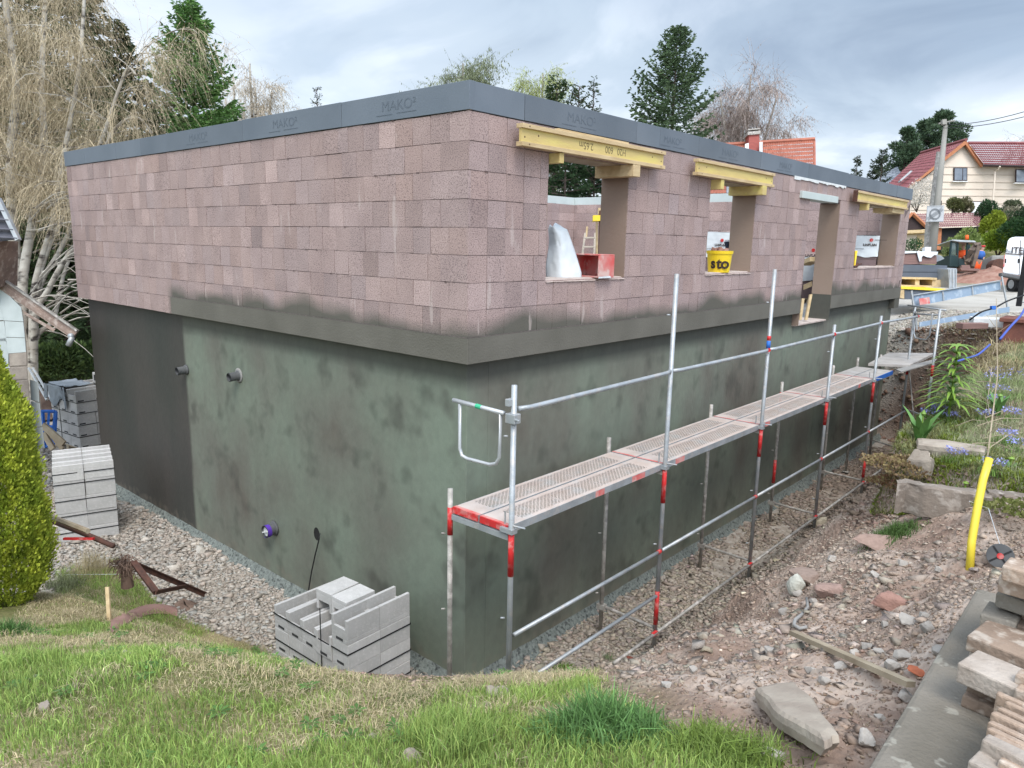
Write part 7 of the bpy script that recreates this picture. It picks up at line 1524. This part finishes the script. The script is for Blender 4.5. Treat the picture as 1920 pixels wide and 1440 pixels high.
mb = MB(); mb.prism([g_(1698, 432, GD-.3), g_(1737, 430, GD-.3), g_(1737, 436, GD-.3), g_(1698, 438, GD-.3)], CF*.5); mb.prism([g_(1720, 441, GD+.15), g_(1735, 441, GD+.15), g_(1735, 465, GD+.15), g_(1720, 465, GD+.15)], CF*.1); kid(mb, 'garage_door', M['wood_p'], ga)
# orange-roofed neighbour
OD = 42.0
oh = thing('orange_roof_house', 'house with a bright orange tiled roof rising behind the block wall', 'house', tuple(AT(1450, 400, OD)*np.array([1, 1, 0])+np.array([0, 0, -.5])))
def o_f(px, py, d=OD): return AT(px, py, d)
mb = MB(); tiled(mb, o_f(1335, 274, OD+2.6), o_f(1526, 262, OD+2.6), o_f(1528, 425, OD-1.6), o_f(1275, 425, OD-1.6), 21, 46, .05); mb.prism([o_f(1526, 262, OD+2.6), o_f(1528, 425, OD-1.6), o_f(1526, 432, OD-1.5), o_f(1524, 270, OD+2.6)], CR*.1); orf = kid(mb, 'roof', M['roof_o'], oh)
mb = MB(); mb.tube([o_f(1335, 273, OD+2.6), o_f(1527, 261, OD+2.6)], .13, 6); kid(mb, 'ridge_tiles', M['roof_o'], orf)
mb = MB(); mb.prism([o_f(1290, 425, OD), o_f(1524, 425, OD), o_f(1524, 500, OD), o_f(1290, 500, OD)], CF*6); kid(mb, 'wall', M['cream'], oh)
chd = OD+1.9; mb = MB(); mb.prism([o_f(1404, 252, chd), o_f(1424, 250, chd), o_f(1424, 282, chd), o_f(1404, 284, chd)], CF*.6); cm = kid(mb, 'chimney', M['brick_r2'] if 'brick_r2' in M else material('chimney_brick', (.36, .10, .08), (.27, .08, .07), 3, .8, stretch=(1, 1, 12)), orf)
mb = MB(); mb.prism([o_f(1402, 247, chd-.1), o_f(1426, 245, chd-.1), o_f(1426, 251, chd-.1), o_f(1402, 253, chd-.1)], CF*.8); mb.prism([o_f(1402.5, 242, chd-.1), o_f(1425.5, 240, chd-.1), o_f(1425.5, 242, chd-.1), o_f(1402.5, 244, chd-.1)], CF*.8)
for x in (1404, 1423): mb.tube([o_f(x, 243, chd), o_f(x, 249, chd)], .04, 4)
kid(mb, 'chimney_cap', M['galv_d'], cm); mb = MB(); mb.prism([o_f(1397, 270, chd-.3), o_f(1404, 268, chd-.3), o_f(1404, 287, chd-.4), o_f(1397, 287, chd-.4)], CF*.05); mb.prism([o_f(1424, 266, chd-.3), o_f(1430, 266, chd-.3), o_f(1430, 287, chd-.4), o_f(1424, 285, chd-.4)], CF*.05); kid(mb, 'flashing', M['galv'], cm)
mb = MB(); mb.prism([o_f(1361, 348, OD-.5), o_f(1373, 348, OD-.5), o_f(1373, 363, OD-.7), o_f(1361, 363, OD-.7)], -CF*.15); kid(mb, 'roof_window', M['pane'], orf)
# grey roof further back
mb = MB(); D8 = 80; mb_ = tiled(mb, AT(1652, 327, D8), AT(1683, 312, D8), AT(1700, 350, D8-4), AT(1630, 350, D8-4), 9, 18, .05); t = thing('grey_roof_house', 'distant house with a dark grey roof left of the red roof', 'house', tuple(AT(1665, 400, D8))); kid(mb, 'roof', material('slate_grey', (.14, .16, .19), (.20, .22, .25), 2), t); mb = MB(); mb.prism([AT(1640, 350, D8-3), AT(1700, 350, D8-3), AT(1700, 420, D8-3), AT(1640, 420, D8-3)], CF*5); kid(mb, 'wall', M['cream'], t)
# pole with sign
PD = 27.0
pl = thing('utility_pole', 'tall grey concrete double pole with a square road sign', 'pole', tuple(AT(1746, 478, PD)*np.array([1, 1, 0])+np.array([0, 0, -.5])))
def p_(px, py, d=PD): return AT(px, py, d)
M['pole'] = material('pole_concrete', (.30, .285, .255), (.23, .22, .195), 3, .9, stretch=(1, 1, .3))
mb = MB(); mb.tube([p_(1746, 490), p_(1773, 235)], [.145, .075], 10); kid(mb, 'shaft', M['pole'], pl, smooth=True)
mb = MB(); mb.tube([p_(1741, 400, PD+.4), p_(1746, 400, PD+.4), p_(1759, 285, PD+.4)], [.10, .09, .06], 6); mb.tube([p_(1738, 478, PD+.4), p_(1744, 400, PD+.4)], .13, 6)
kid(mb, 'steel_stay', M['galv_d'], pl); mb = MB(); mb.prism([p_(1767, 224, PD-.1), p_(1775, 223, PD-.1), p_(1776, 233, PD-.1), p_(1768, 233, PD-.1)], CF*.12); mb.tube([p_(1760, 232, PD), p_(1790, 226, PD)], .03, 4); kid(mb, 'pole_head', M['pole'], pl)
mb = MB(); mb.prism([p_(1739, 386, PD-.25), p_(1771, 385, PD-.25), p_(1769, 415, PD-.25), p_(1737, 416, PD-.25)], CF*.03); sg = kid(mb, 'road_sign', material('sign_white', (.42, .43, .44), (.38, .39, .40)), pl)
sc_ = p_(1753.5, 401, PD-.28); M['sign_grey'] = material('sign_grey', (.16, .17, .18)); mb = MB(); n2 = 28; ring = []
for k in range(n2): a = k*6.2832/n2; ring.append((sc_+(CR*math.cos(a)+CU*math.sin(a))*.20, sc_+(CR*math.cos(a)+CU*math.sin(a))*.155))
mb.add([p for q in ring for p in q], [(2*k, 2*k+1, (2*k+3) % (2*n2), (2*k+2) % (2*n2)) for k in range(n2)])
for s_ in (-.05, -.017, .017, .05): d_ = (CR*.85+CU*.6); d_ /= np.linalg.norm(d_); e_ = np.cross(d_, CF); mb.obox(sc_+e_*s_-CF*.004, d_, e_, CF, .33, .006, .001)
for (a, b, c, d) in ((-.29, -.27, .285, -.29), (-.29, .285, .285, .265)):
    mb.obox(sc_+CU*(b+d)/2*1.0, CR, CU, CF, .285, .006, .001)
kid(mb, 'sign_symbol', M['sign_grey'], sg)
mb = MB(); mb.prism([p_(1735, 463, PD-.3), p_(1746, 463, PD-.3), p_(1745, 476, PD-.3), p_(1734, 476, PD-.3)], CF*.2); kid(mb, 'meter_box', M['white'], pl)
for k, (a, b) in enumerate((((1800, 231), (1960, 197)), ((1790, 237), (1960, 208)))):
    mb = MB(); p, q = AT(a[0]-25, a[1]+3, PD), AT(*b, PD-6); mb.tube([p+(q-p)*u-up3*.25*4*u*(1-u)*.5 for u in np.linspace(0, 1, 12)], .011, 4); tag(mb.build('overhead_wire', M['black']), ['upper overhead wire running right from the pole', 'lower overhead wire running right from the pole'][k], 'wire')

# ------------------------------------------------------------------ trees
def conifer(px, pyt, d, gz, rad, lab, dens=1.0, c=(.045, .085, .030), c2=(.07, .12, .04), droop=.35, base=.06, seed=1, sparse=0.0, upt=.25, group=None, name='conifer', q=.30, pw=.85, nw=1.0):
    tp = AT(px, pyt, d); h = float(tp[2]-gz); t = thing(name, lab, 'conifer', (float(tp[0]), float(tp[1]), gz), 0, group); rg = np.random.default_rng(seed)
    mb = MB(); mb.tube([(0, 0, 0), (0, 0, h*.5), (0, 0, h)], [.016*h, .009*h, .01], 8); mb.build('trunk', M['bark_d'], t)
    nb = int(h*13*dens*nw); u = np.sort(rg.random(nb))**.9; zz = h*(base+(1-base)*u); a = rg.uniform(0, 6.283, nb)
    Lb = rad*((1-u)**pw)*rg.uniform(.72, 1.12, nb)*(1+.12*np.sin(a*2+seed))+.12
    el = np.interp(u, [0, .5, 1], [-droop, -.05, upt+.5])
    npb = np.maximum(8, (Lb/rad*95*dens*(1-sparse)).astype(int)+6)
    bi = np.repeat(np.arange(nb), npb); n = len(bi); L_ = Lb[bi]; ns_ = 9
    s = np.floor(rg.random(n)**.8*ns_+.5)/ns_; sgn = rg.choice([-1., 0., 1.], n, p=[.42, .16, .42]); t_ = rg.random(n)
    ls = (.42*(1.02-s)*L_+.10)*(.6+.4*np.sin(bi*7.1+s*40)**2); r_ = s*L_+np.where(sgn == 0, 0, .55*t_*ls); w_ = sgn*.85*t_*ls
    dz = r_*np.sin(el[bi])-.10*r_*s*droop+.18*r_*s*s*upt*2-.10*t_*ls*np.abs(sgn)*(1+droop)
    ca, sa = np.cos(a[bi]), np.sin(a[bi]); P = np.stack([ca*r_-sa*w_, sa*r_+ca*w_, zz[bi]+dz+rg.normal(0, .015*rad*.3, n)], -1)
    fx_ = .55+.45*(sgn == 0); dr = np.stack([ca*fx_-sa*sgn*.8, sa*fx_+ca*sgn*.8, np.full(n, -.12)+.35*upt+rg.normal(0, .25, n)], -1); dr += rg.normal(0, .18, (n, 3)); dr /= np.linalg.norm(dr, axis=1)[:, None]
    sz_ = (q*.60*rg.uniform(.6, 1.4, n))[:, None]; sd = np.cross(dr, rg.normal(0, 1, (n, 3))+np.array([[0, 0, .6]])); sd /= np.linalg.norm(sd, axis=1)[:, None]
    ww = sz_*.17
    Vt = np.stack([P-sd*ww*.3, P+dr*sz_*.5-sd*ww, P+dr*sz_, P+dr*sz_*.5+sd*ww], 1).reshape(-1, 3)
    mixk = (.5+.5*np.sin(bi*12.9898)*1.0)[:, None]*.6+.4*rg.random((n, 1)); cc = (np.array(c)[None]*(1-mixk)+np.array(c2)[None]*mixk)*rg.lognormal(0, .22, (n, 1))
    sd2 = np.cross(dr, sd); V2 = np.stack([P-sd2*ww*.3, P+dr*sz_*.5-sd2*ww*.8, P+dr*sz_*.95, P+dr*sz_*.5+sd2*ww*.8], 1).reshape(-1, 3)
    bulk('crown', np.concatenate([Vt, V2]), np.arange(8*n).reshape(-1, 4), M['leaf'], np.concatenate([np.repeat(cc, 4, 0)]*2), t)
    # limbs
    k = min(nb, 90); ii = rg.choice(nb, k, replace=False); mb = MB()
    for i in ii: mb.tube([(0, 0, zz[i]), (math.cos(a[i])*Lb[i]*.85, math.sin(a[i])*Lb[i]*.85, zz[i]+Lb[i]*.85*math.sin(el[i])-.08*Lb[i])], [.03+.01*Lb[i]*.5, .008], 3, False)
    mb.build('limbs', M['bark_d'], t)
    return t
M['bark_d'] = material('dark_bark', (.07, .052, .042), (.11, .085, .07), 6, .95)
def bark_birch():
    m = material('birch_bark', (.50, .47, .41), (.36, .32, .27), 2.5, .85, .3, 20, c3=(.06, .05, .045), s3=3.2, w3=1.0, stretch=(1, 1, 2.2)); return m
M['birch'] = bark_birch(); M['bark_g'] = material('grey_bark', (.26, .23, .20), (.36, .32, .28), 5, .9)
def strips(name, starts, dirs, lens, mat, cols, width, droop, segs=4, parent=None, loc=None, rg=RNG, wig=.12):
    """thin hanging or spreading twigs"""
    n = len(starts); th = rg.uniform(0, 6.28, n); sd = np.stack([np.cos(th), np.sin(th), np.zeros(n)], -1); pts = []; p = starts.copy(); d = dirs.copy()
    for k in range(segs+1):
        pts.append(p.copy()); d = d+np.array([[0, 0, -droop]])+rg.normal(0, wig, (n, 3)); d /= np.linalg.norm(d, axis=1)[:, None]; p = p+d*(lens/segs)[:, None]
    ws = [width*(1-.7*k/segs) for k in range(segs+1)]
    Vt = np.stack([pts[k]+sd*ws[k]*sg for k in range(segs+1) for sg in (-.5, .5)], 1).reshape(-1, 3); m_ = 2*(segs+1)
    F = (np.array([[2*k, 2*k+1, 2*k+3, 2*k+2] for k in range(segs)])[None]+m_*np.arange(n)[:, None, None]).reshape(-1, 4)
    return Vt, F, np.repeat(cols, m_, 0), pts
def birch(t, stems, nlimb, ntwig, tl, colA, colB, rg, limb_len=(1.2, 3.2), width=.012, catkins=True, zmin=0.0, limb_up=.6, droop=.35, mat='birch', twiglen=(.7, 2.0), outw=0.0, limb_r=.03):
    o0 = np.array(t.location); SP = []
    for st, r0 in stems:
        st = [np.array(p)-o0 for p in st]; mb = MB(); m_ = len(st); S_ = []
        for i in range(m_-1):
            p0, p1, p2, p3 = st[max(i-1, 0)], st[i], st[i+1], st[min(i+2, m_-1)]
            for k in range(5): u = k/5; S_.append(.5*((2*p1)+(-p0+p2)*u+(2*p0-5*p1+4*p2-p3)*u*u+(-p0+3*p1-3*p2+p3)*u**3))
        S_.append(st[-1]); rr = [r0*(1-.65*i/(len(S_)-1)) for i in range(len(S_))]; mb.tube(S_, rr, 8); mb.build('trunk', M[mat], t, smooth=True); SP.append((S_, rr))
    mb = MB(); TS = []; TD = []
    for _ in range(nlimb):
        S_, rr = SP[rg.integers(len(SP))]; i = int(rg.uniform(.18, .98)*(len(S_)-1)); p = S_[i]; 
        if p[2]+o0[2] < zmin: continue
        a = rg.uniform(0, 6.28); d = np.array([math.cos(a), math.sin(a), limb_up*rg.uniform(.5, 1.5)]); d /= np.linalg.norm(d); l_ = rg.uniform(*limb_len); pts = [p]; q = p.copy()
        for k in range(5): d = d+np.array([0, 0, -.12])+rg.normal(0, .12, 3); d /= np.linalg.norm(d); q = q+d*l_/5; pts.append(q.copy())
        mb.tube(pts, [limb_r*(1-.16*k)*l_/2.4 for k in range(6)], 4, False)
        for _k in range(2):
            j = rg.integers(1, 5); b_ = pts[j]; a2 = a+rg.normal(0, .9); dd = np.array([math.cos(a2), math.sin(a2), .3]); e_ = [b_]; z = b_.copy(); l2 = l_*.5
            for k in range(4): dd = dd+np.array([0, 0, -.18])+rg.normal(0, .15, 3); dd /= np.linalg.norm(dd); z = z+dd*l2/4; e_.append(z.copy())
            mb.tube(e_, [.016*(1-.2*k) for k in range(5)], 3, False); TS += e_[1:]; TD += [dd]*4
        TS += pts[1:]; TD += [d]*5
    mb.build('limbs', M['bark_g'] if mat != 'birch' else M['birch'], t)
    TS = np.array(TS); TD = np.array(TD); k = rg.integers(0, len(TS), ntwig); st = TS[k]+rg.normal(0, .10, (ntwig, 3)); dr = TD[k]*.6+rg.normal(0, .5, (ntwig, 3)); dr /= np.linalg.norm(dr, axis=1)[:, None]
    ln = rg.uniform(*twiglen, ntwig); cc = (np.array(colA)[None]+(np.array(colB)-np.array(colA))[None]*rg.random((ntwig, 1)))*rg.lognormal(0, .2, (ntwig, 1))
    Vt, F, C_, pts = strips('x', st, dr, ln, None, cc, width, droop, 4, rg=rg)
    bulk('twigs', Vt, F, M['twig'], C_, t)
    if catkins:
        P = np.concatenate([pts[j]*(1-w0)+pts[j+1]*w0 for j in range(1, 4) for w0 in (.15, .6)]); n = len(P); sel = rg.random(n) < catkins; P = P[sel]; n = len(P); dz = rg.normal(0, .35, (n, 3)); dz[:, 2] -= 1; dz /= np.linalg.norm(dz, axis=1)[:, None]
        s_ = (tl*rg.uniform(.6, 1.3, n))[:, None]; sd = np.cross(dz, rg.normal(0, 1, (n, 3))); sd /= np.linalg.norm(sd, axis=1)[:, None]
        Vt = np.stack([P, P+dz*s_*.5-sd*s_*.16, P+dz*s_, P+dz*s_*.5+sd*s_*.16], 1).reshape(-1, 3); cc = (np.array(colA)[None]+(np.array(colB)-np.array(colA))[None]*rg.random((n, 1)))*rg.lognormal(0, .25, (n, 1))
        bulk('catkins', Vt, np.arange(4*n).reshape(n, 4), M['leaf'], np.repeat(cc, 4, 0), t)
    return t
rg = np.random.default_rng(11)
BD = 17.5; b0 = AT(52, 640, BD); gl = -3.1; b0 = np.array([b0[0], b0[1], gl])
tb_ = thing('birch_tree', 'large many-stemmed weeping birch with white trunks at the left edge', 'birch', tuple(b0))
def S(pts, d0, d1): return [AT(x, y, d0+(d1-d0)*i/(len(pts)-1)) for i, (x, y) in enumerate(pts)]
bs = [(b0+np.array([0, 0, .0]))]
stems = [([b0]+S([(28, 470), (20, 300), (30, 170), (12, 20), (4, -130)], 17.5, 17.0), .14), ([b0]+S([(42, 560), (60, 420), (82, 290), (78, 150), (86, -20), (90, -140)], 17.4, 18.2), .12), ([b0]+S([(62, 560), (98, 420), (118, 300), (148, 130), (160, -40)], 17.4, 16.6), .09),
         ([b0]+S([(70, 540), (125, 390), (180, 290), (215, 190), (238, 130), (255, 140)], 17.4, 16.4), .065), ([b0]+S([(70, 560), (112, 470), (168, 360), (210, 250), (255, 220), (285, 250)], 17.5, 17.2), .07), ([b0]+S([(66, 600), (90, 545), (120, 490), (150, 455), (190, 430)], 17.2, 16.6), .09),
         ([b0]+S([(66, 640), (100, 600), (118, 520), (140, 470), (200, 400)], 17.4, 17.8), .07), ([b0]+S([(-20, 470), (-30, 300), (-10, 100), (-30, -80)], 17.5, 18), .14)]
birch(tb_, stems, 150, 12000, .050, (.38, .31, .20), (.55, .46, .32), rg, (.7, 2.0), .008, .42, 1.6, .7, .34, limb_r=.022, twiglen=(.5, 1.5))
lb = MB()
for _k in range(46):
    x0_, y0_ = rg.uniform(30, 130), rg.uniform(380, 620); d_ = rg.uniform(16.4, 18); ang = rg.uniform(-.5, .7); l_ = rg.uniform(60, 150); p0 = AT(x0_, y0_, d_); pts = [AT(x0_+l_*u*math.cos(ang), y0_-l_*u*math.sin(ang)-18*math.sin(u*3), d_-.4*u) for u in np.linspace(0, 1, 6)]
    lb.tube([p-b0 for p in pts], [.022*(1-.15*i) for i in range(6)], 4, False)
lb.build('low_branches', M['birch'], tb_)
# weeping outer crown over the building's far corner
b1 = AT(-120, 500, 20.5); b1[2] = -3.1
pairs = []
rg2 = np.random.default_rng(5)
for k, (px, py, d, lab) in enumerate(((215, 40, 27, 'dark spruce behind the birch, near the spruce with the open top'), (120, -170, 25.5, 'tallest dark spruce directly behind the white birch trunks'), (20, -120, 27, 'dark spruce behind the birch at the left edge'), (272, 165, 29, 'shorter dark spruce between birch and the bright green spruce'), (-60, -60, 24, 'dark spruce mostly outside the left edge'), (165, 120, 23.5, 'dark spruce whose lower boughs show beside the block wall'))):
    conifer(px, py, d, -3.1, 3.3 if k != 3 else 2.3, lab, 1.8, (.045, .07, .03), (.085, .125, .05), .75, .03, 20+k, 0, .05, q=.34)
conifer(352, 6, 33, -2.6, 4.6, 'fresh green spruce with full boughs standing left of the sky gap', 2.5, (.10, .20, .065), (.20, .34, .10), .15, .05, 3, 0, .5, q=.34, pw=.80)
def bare(px, pyt, d, gz, wdt, lab, col1, col2, seed, n=6000, catk=.4, mat='bark_g', group=None, nm='bare_birch', stemsn=3, w=.02, tl=.12):
    tp = AT(px, pyt, d); t = thing(nm, lab, 'birch', (float(tp[0]), float(tp[1]), gz), 0, group); h = float(tp[2]-gz); r_ = np.random.default_rng(seed); o = np.array(t.location); st = []
    for k in range(stemsn): 
        a = r_.uniform(0, 6.28); q = wdt*.55*(k > 0); st.append(([o, o+np.array([math.cos(a)*q*.25, math.sin(a)*q*.25, h*.35]), o+np.array([math.cos(a)*q*.7, math.sin(a)*q*.7, h*.68]), o+np.array([math.cos(a)*q, math.sin(a)*q, h*(1 if k == 0 else .88)])], .012*h))
    birch(t, st, int(55), n, tl, col1, col2, r_, (wdt*.45, wdt*1.0), w, catk, gz+h*.25, 1.1, .22, mat, (wdt*.25, wdt*.55), limb_r=.016); return t
bare(468, 118, 48, -2, 2.4, 'pale leafless birch right of the bright green spruce', (.42, .36, .28), (.60, .52, .42), 1, 5200, .4, 'birch', w=.024); bare(437, 140, 50, -2, 1.6, 'thin leafless birch just beside the bright green spruce', (.40, .36, .30), (.55, .50, .42), 2, 2500, .3, 'birch', w=.024)
bare(531, 191, 60, -1, 1.6, 'small pale treetop just above the block wall', (.45, .40, .32), (.60, .54, .45), 3, 2500, .3, 'birch', w=.024)
conifer(594, 166, 45, -1.5, 1.2, 'thin conifer tip above the left wall', .5, (.08, .10, .06), (.12, .14, .08), .2, .4, 31, .5, .6, q=.22)
bare(868, 119, 40, -1, 2.6, 'broad green-grey treetop above the corner of the building', (.16, .19, .10), (.27, .29, .18), 4, 7000, .8, 'bark_g', w=.022, tl=.14, nm='spring_tree'); conifer(918, 143, 42, -1, 1.2, 'tiny conifer tip just right of the building corner', .6, (.06, .09, .05), (.10, .13, .07), .2, .3, 32, .4, .6, q=.22)
bare(1018, 138, 38, -1, 1.5, 'slender tree with fresh yellow-green leaves above the first beam', (.30, .34, .12), (.42, .45, .20), 5, 6000, .9, 'bark_g', w=.018, tl=.10, nm='spring_tree'); conifer(1045, 144, 36, -1, 2.5, 'dark conifer behind the yellow-green tree', 1.4, (.04, .075, .03), (.09, .13, .045), .3, .03, 33, 0, .3, q=.28, pw=.75)
conifer(1086, 163, 34, -1, 2.1, 'open conifer left of the tallest thin tip', .9, (.05, .08, .035), (.10, .13, .06), .3, .03, 34, .2, .4, q=.24, pw=.7); conifer(1114, 150, 35, -1, 2.3, 'open conifer with a long bare leader above the first beam', .8, (.05, .08, .035), (.09, .12, .06), .3, .03, 35, .3, .4, q=.24, pw=1.1)
conifer(1063, 235, 27, -1, 2.6, 'dark conifer filling the nearest opening', 1.6, (.03, .06, .025), (.06, .11, .045), .2, .02, 36, 0, .3, q=.26, pw=.6); conifer(1118, 250, 28, -1, 2.6, 'dark conifer at the right of the nearest opening', 1.6, (.03, .06, .028), (.065, .11, .045), .2, .02, 37, 0, .3, q=.26, pw=.6)
conifer(1271, 54, 46, -1, 5.2, 'tall dark conifer standing alone above the second beam', 2.1, (.09, .14, .075), (.155, .22, .11), .05, .06, 38, .05, .55, q=.40, pw=.80, nw=.9)
bare(1408, 140, 62, -.5, 4.6, 'wide rusty-brown leafless birch behind the chimney', (.29, .225, .20), (.43, .355, .315), 6, 9500, .35, 'bark_g', w=.030, stemsn=6, tl=.16)
for k, (px, py, d, w_, lab) in enumerate(((1608, 294, 70, 1.3, 'small dark conifer above the third beam'), (1657, 281, 72, 2.3, 'conifer with level boughs left of the red roof'), (1640, 300, 74, 1.6, 'faint small conifer beside the grey roof'))):
    conifer(px, py, d, 0, w_, lab, .9, (.05, .075, .045), (.08, .105, .06), .1, .1, 40+k, .1, .5, q=.34)
def pine(px, pyt, d, gz, wdt, lab, seed, n=16000, c=(.05, .085, .05), c2=(.10, .15, .08), narrow=False):
    tp = AT(px, pyt, d); t = thing('pine', lab, 'pine', (float(tp[0]), float(tp[1]), gz)); h = float(tp[2]-gz); r_ = np.random.default_rng(seed); mb = MB(); mb.tube([(0, 0, 0), (0, 0, h*.95)], [.3, .06], 8); mb.build('trunk', M['bark_d'], t)
    nc = 62; u = r_.random(nc); a = r_.uniform(0, 6.28, nc); rr = wdt*np.sin(np.clip(u*.85+.15, 0, 1)*math.pi)**.6*r_.uniform(.25, 1, nc)*(1 if not narrow else 1); cc_ = np.stack([np.cos(a)*rr, np.sin(a)*rr, h*(.38+.60*u)], -1); mb = MB()
    for p in cc_: mb.tube([(0, 0, p[2]-wdt*.25), p], [.07, .03], 4, False)
    mb.build('limbs', M['bark_d'], t)
    def fn(k):
        i = r_.integers(0, nc, k); d_ = r_.normal(0, 1, (k, 3)); d_ /= np.linalg.norm(d_, axis=1)[:, None]; s_ = wdt*.22*r_.uniform(.4, 1.0, k)[:, None]; return cc_[i]+d_*s_*np.array([[1.15, 1.15, .62]]), d_
    leafcloud(n, fn, .34, M['leaf'], 'crown', t, .35, lambda q, k: (np.array(c)[None]+(np.array(c2)-np.array(c))[None]*r_.random((k, 1)))*r_.lognormal(0, .2, (k, 1)), .3)
pine(1772, 210, 82, 1, 3.3, 'broad dark pine behind the red roof', 51, 20000); pine(1738, 226, 84, 1, 2.6, 'dark pine left of the broad one behind the red roof', 52, 14000); pine(1703, 240, 80, 1, 2.2, 'slimmer open pine at the left of the pine group', 53, 9000)
bare(1932, 246, 90, 1, 3.5, 'bare treetop at the right edge above the house', (.36, .33, .30), (.48, .44, .40), 8, 2200, .3, 'bark_g', w=.035)
# shrubs before the house
def shrub(px, py, d, w_, h_s, c, c2, lab, seed, n=7000, name='shrub', leaf=.13, gz=None, lumps=9):
    p = AT(px, py, d); t = thing(name, lab, 'shrub', tuple(p)); r_ = np.random.default_rng(seed); ce = r_.normal(0, 1, (lumps, 3)); ce /= np.linalg.norm(ce, axis=1)[:, None]; ce[:, 2] = np.abs(ce[:, 2]); ce = ce*np.array([[w_*.55, w_*.55, h_s*.55]])+np.array([[0, 0, h_s*.12]])
    def fn(k):
        i = r_.integers(0, lumps, k); d_ = r_.normal(0, 1, (k, 3)); d_ /= np.linalg.norm(d_, axis=1)[:, None]; return ce[i]+d_*np.array([[w_*.42, w_*.42, h_s*.38]])*r_.uniform(.75, 1.05, (k, 1)), d_
    leafcloud(n, fn, leaf, M['leaf'], 'foliage', t, .5, lambda q, k: (np.array(c)[None]+(np.array(c2)-np.array(c))[None]*r_.random((k, 1)))*r_.lognormal(0, .25, (k, 1)), .4); mb = MB()
    for k in range(5): mb.tube([(0, 0, -.5), tuple(ce[k % lumps]*.8)], [.05, .02], 4, False)
    mb.build('stems', M['bark_d'], t)
shrub(1860, 452, 46, .85, 1.75, (.16, .22, .02), (.34, .38, .05), 'round yellow-green shrub in front of the cream house', 60, 9000); shrub(1872, 466, 45, 1.2, 1.2, (.12, .20, .02), (.26, .32, .04), 'lower yellow-green shrub beside the round one', 61)
shrub(1808, 478, 44, 1.25, 1.5, (.14, .20, .05), (.30, .36, .12), 'light green shrub over the dark bay', 62, 8000); shrub(1785, 480, 43, .7, .9, (.12, .16, .06), (.24, .28, .12), 'small shrub behind the excavator cab', 63, 3000)
shrub(1848, 420, 54, .8, 1.7, (.03, .07, .03), (.06, .11, .05), 'dark upright conifer shrub below the blank window', 64, 4000); shrub(1868, 424, 54, .7, 1.2, (.04, .08, .035), (.07, .12, .05), 'dark rounded shrub on the slope under the downpipe', 65, 3000)
shrub(1906, 466, 44, 1.5, 1.7, (.02, .055, .02), (.05, .10, .03), 'dark green shrub behind the van', 66, 8000); shrub(1925, 425, 48, 1.6, 1.6, (.02, .05, .025), (.05, .085, .035), 'dark shrub at the right edge above the van', 67, 5000)
shrub(1785, 395, 56, .8, .9, (.08, .10, .04), (.20, .20, .08), 'small clipped shrub above the outbuilding roof', 68, 2500); shrub(1808, 393, 56, .65, .9, (.10, .10, .05), (.20, .18, .09), 'tiny rounded shrub right of the clipped one', 69, 2000); shrub(1897, 396, 55, .7, .8, (.07, .09, .05), (.15, .16, .09), 'mushroom-shaped clipped shrub on the slope', 70, 2000)
shrub(1885, 430, 50, 1.4, 1.5, (.17, .15, .10), (.28, .26, .18), 'grey-brown bare shrub between the yellow-green shrub and the van', 71, 3500); shrub(1712, 470, 30, .5, .5, (.03, .07, .03), (.06, .12, .04), 'small dark plant behind the board stack', 72, 1500, leaf=.06); 
shrub(1720, 385, 58, 2.4, 2.0, (.50, .46, .40), (.66, .62, .56), 'bush full of white blossom left of the pole', 73, 6000, name='blossom_bush', leaf=.09)
# low growth and boughs on the far left behind the packs
for k, (px, py, d, w_) in enumerate(((120, 700, 21, 1.6), (160, 690, 23, 1.6), (60, 715, 22, 1.8))):
    shrub(px, py, d, w_*.8, .8, (.035, .06, .02), (.09, .13, .035), ['leafy undergrowth behind the far block pack', 'green bush close to the building end on the left', 'undergrowth behind the shed corner'][k], 80+k, 5000)
# grass on the far slope
Ps = []
ax2 = RNG.uniform(3, 20, 30000); ad2 = RNG.uniform(40, 62, 30000); PX_ = CAMP[0]+_r[0]*ax2+_f[0]/math.cos(PITCH)*ad2; PY_ = CAMP[1]+_r[1]*ax2+_f[1]/math.cos(PITCH)*ad2
Pf = np.stack([PX_, PY_, H(PX_, PY_)], -1); n = len(Pf); blades('meadow_grass', Pf, RNG.uniform(.12, .35, n), M['leaf'], np.where(RNG.random((n, 1)) < .5, np.array([.30, .29, .14]), np.array([.20, .24, .08]))*RNG.lognormal(0, .2, (n, 1)), .06, 1.2)
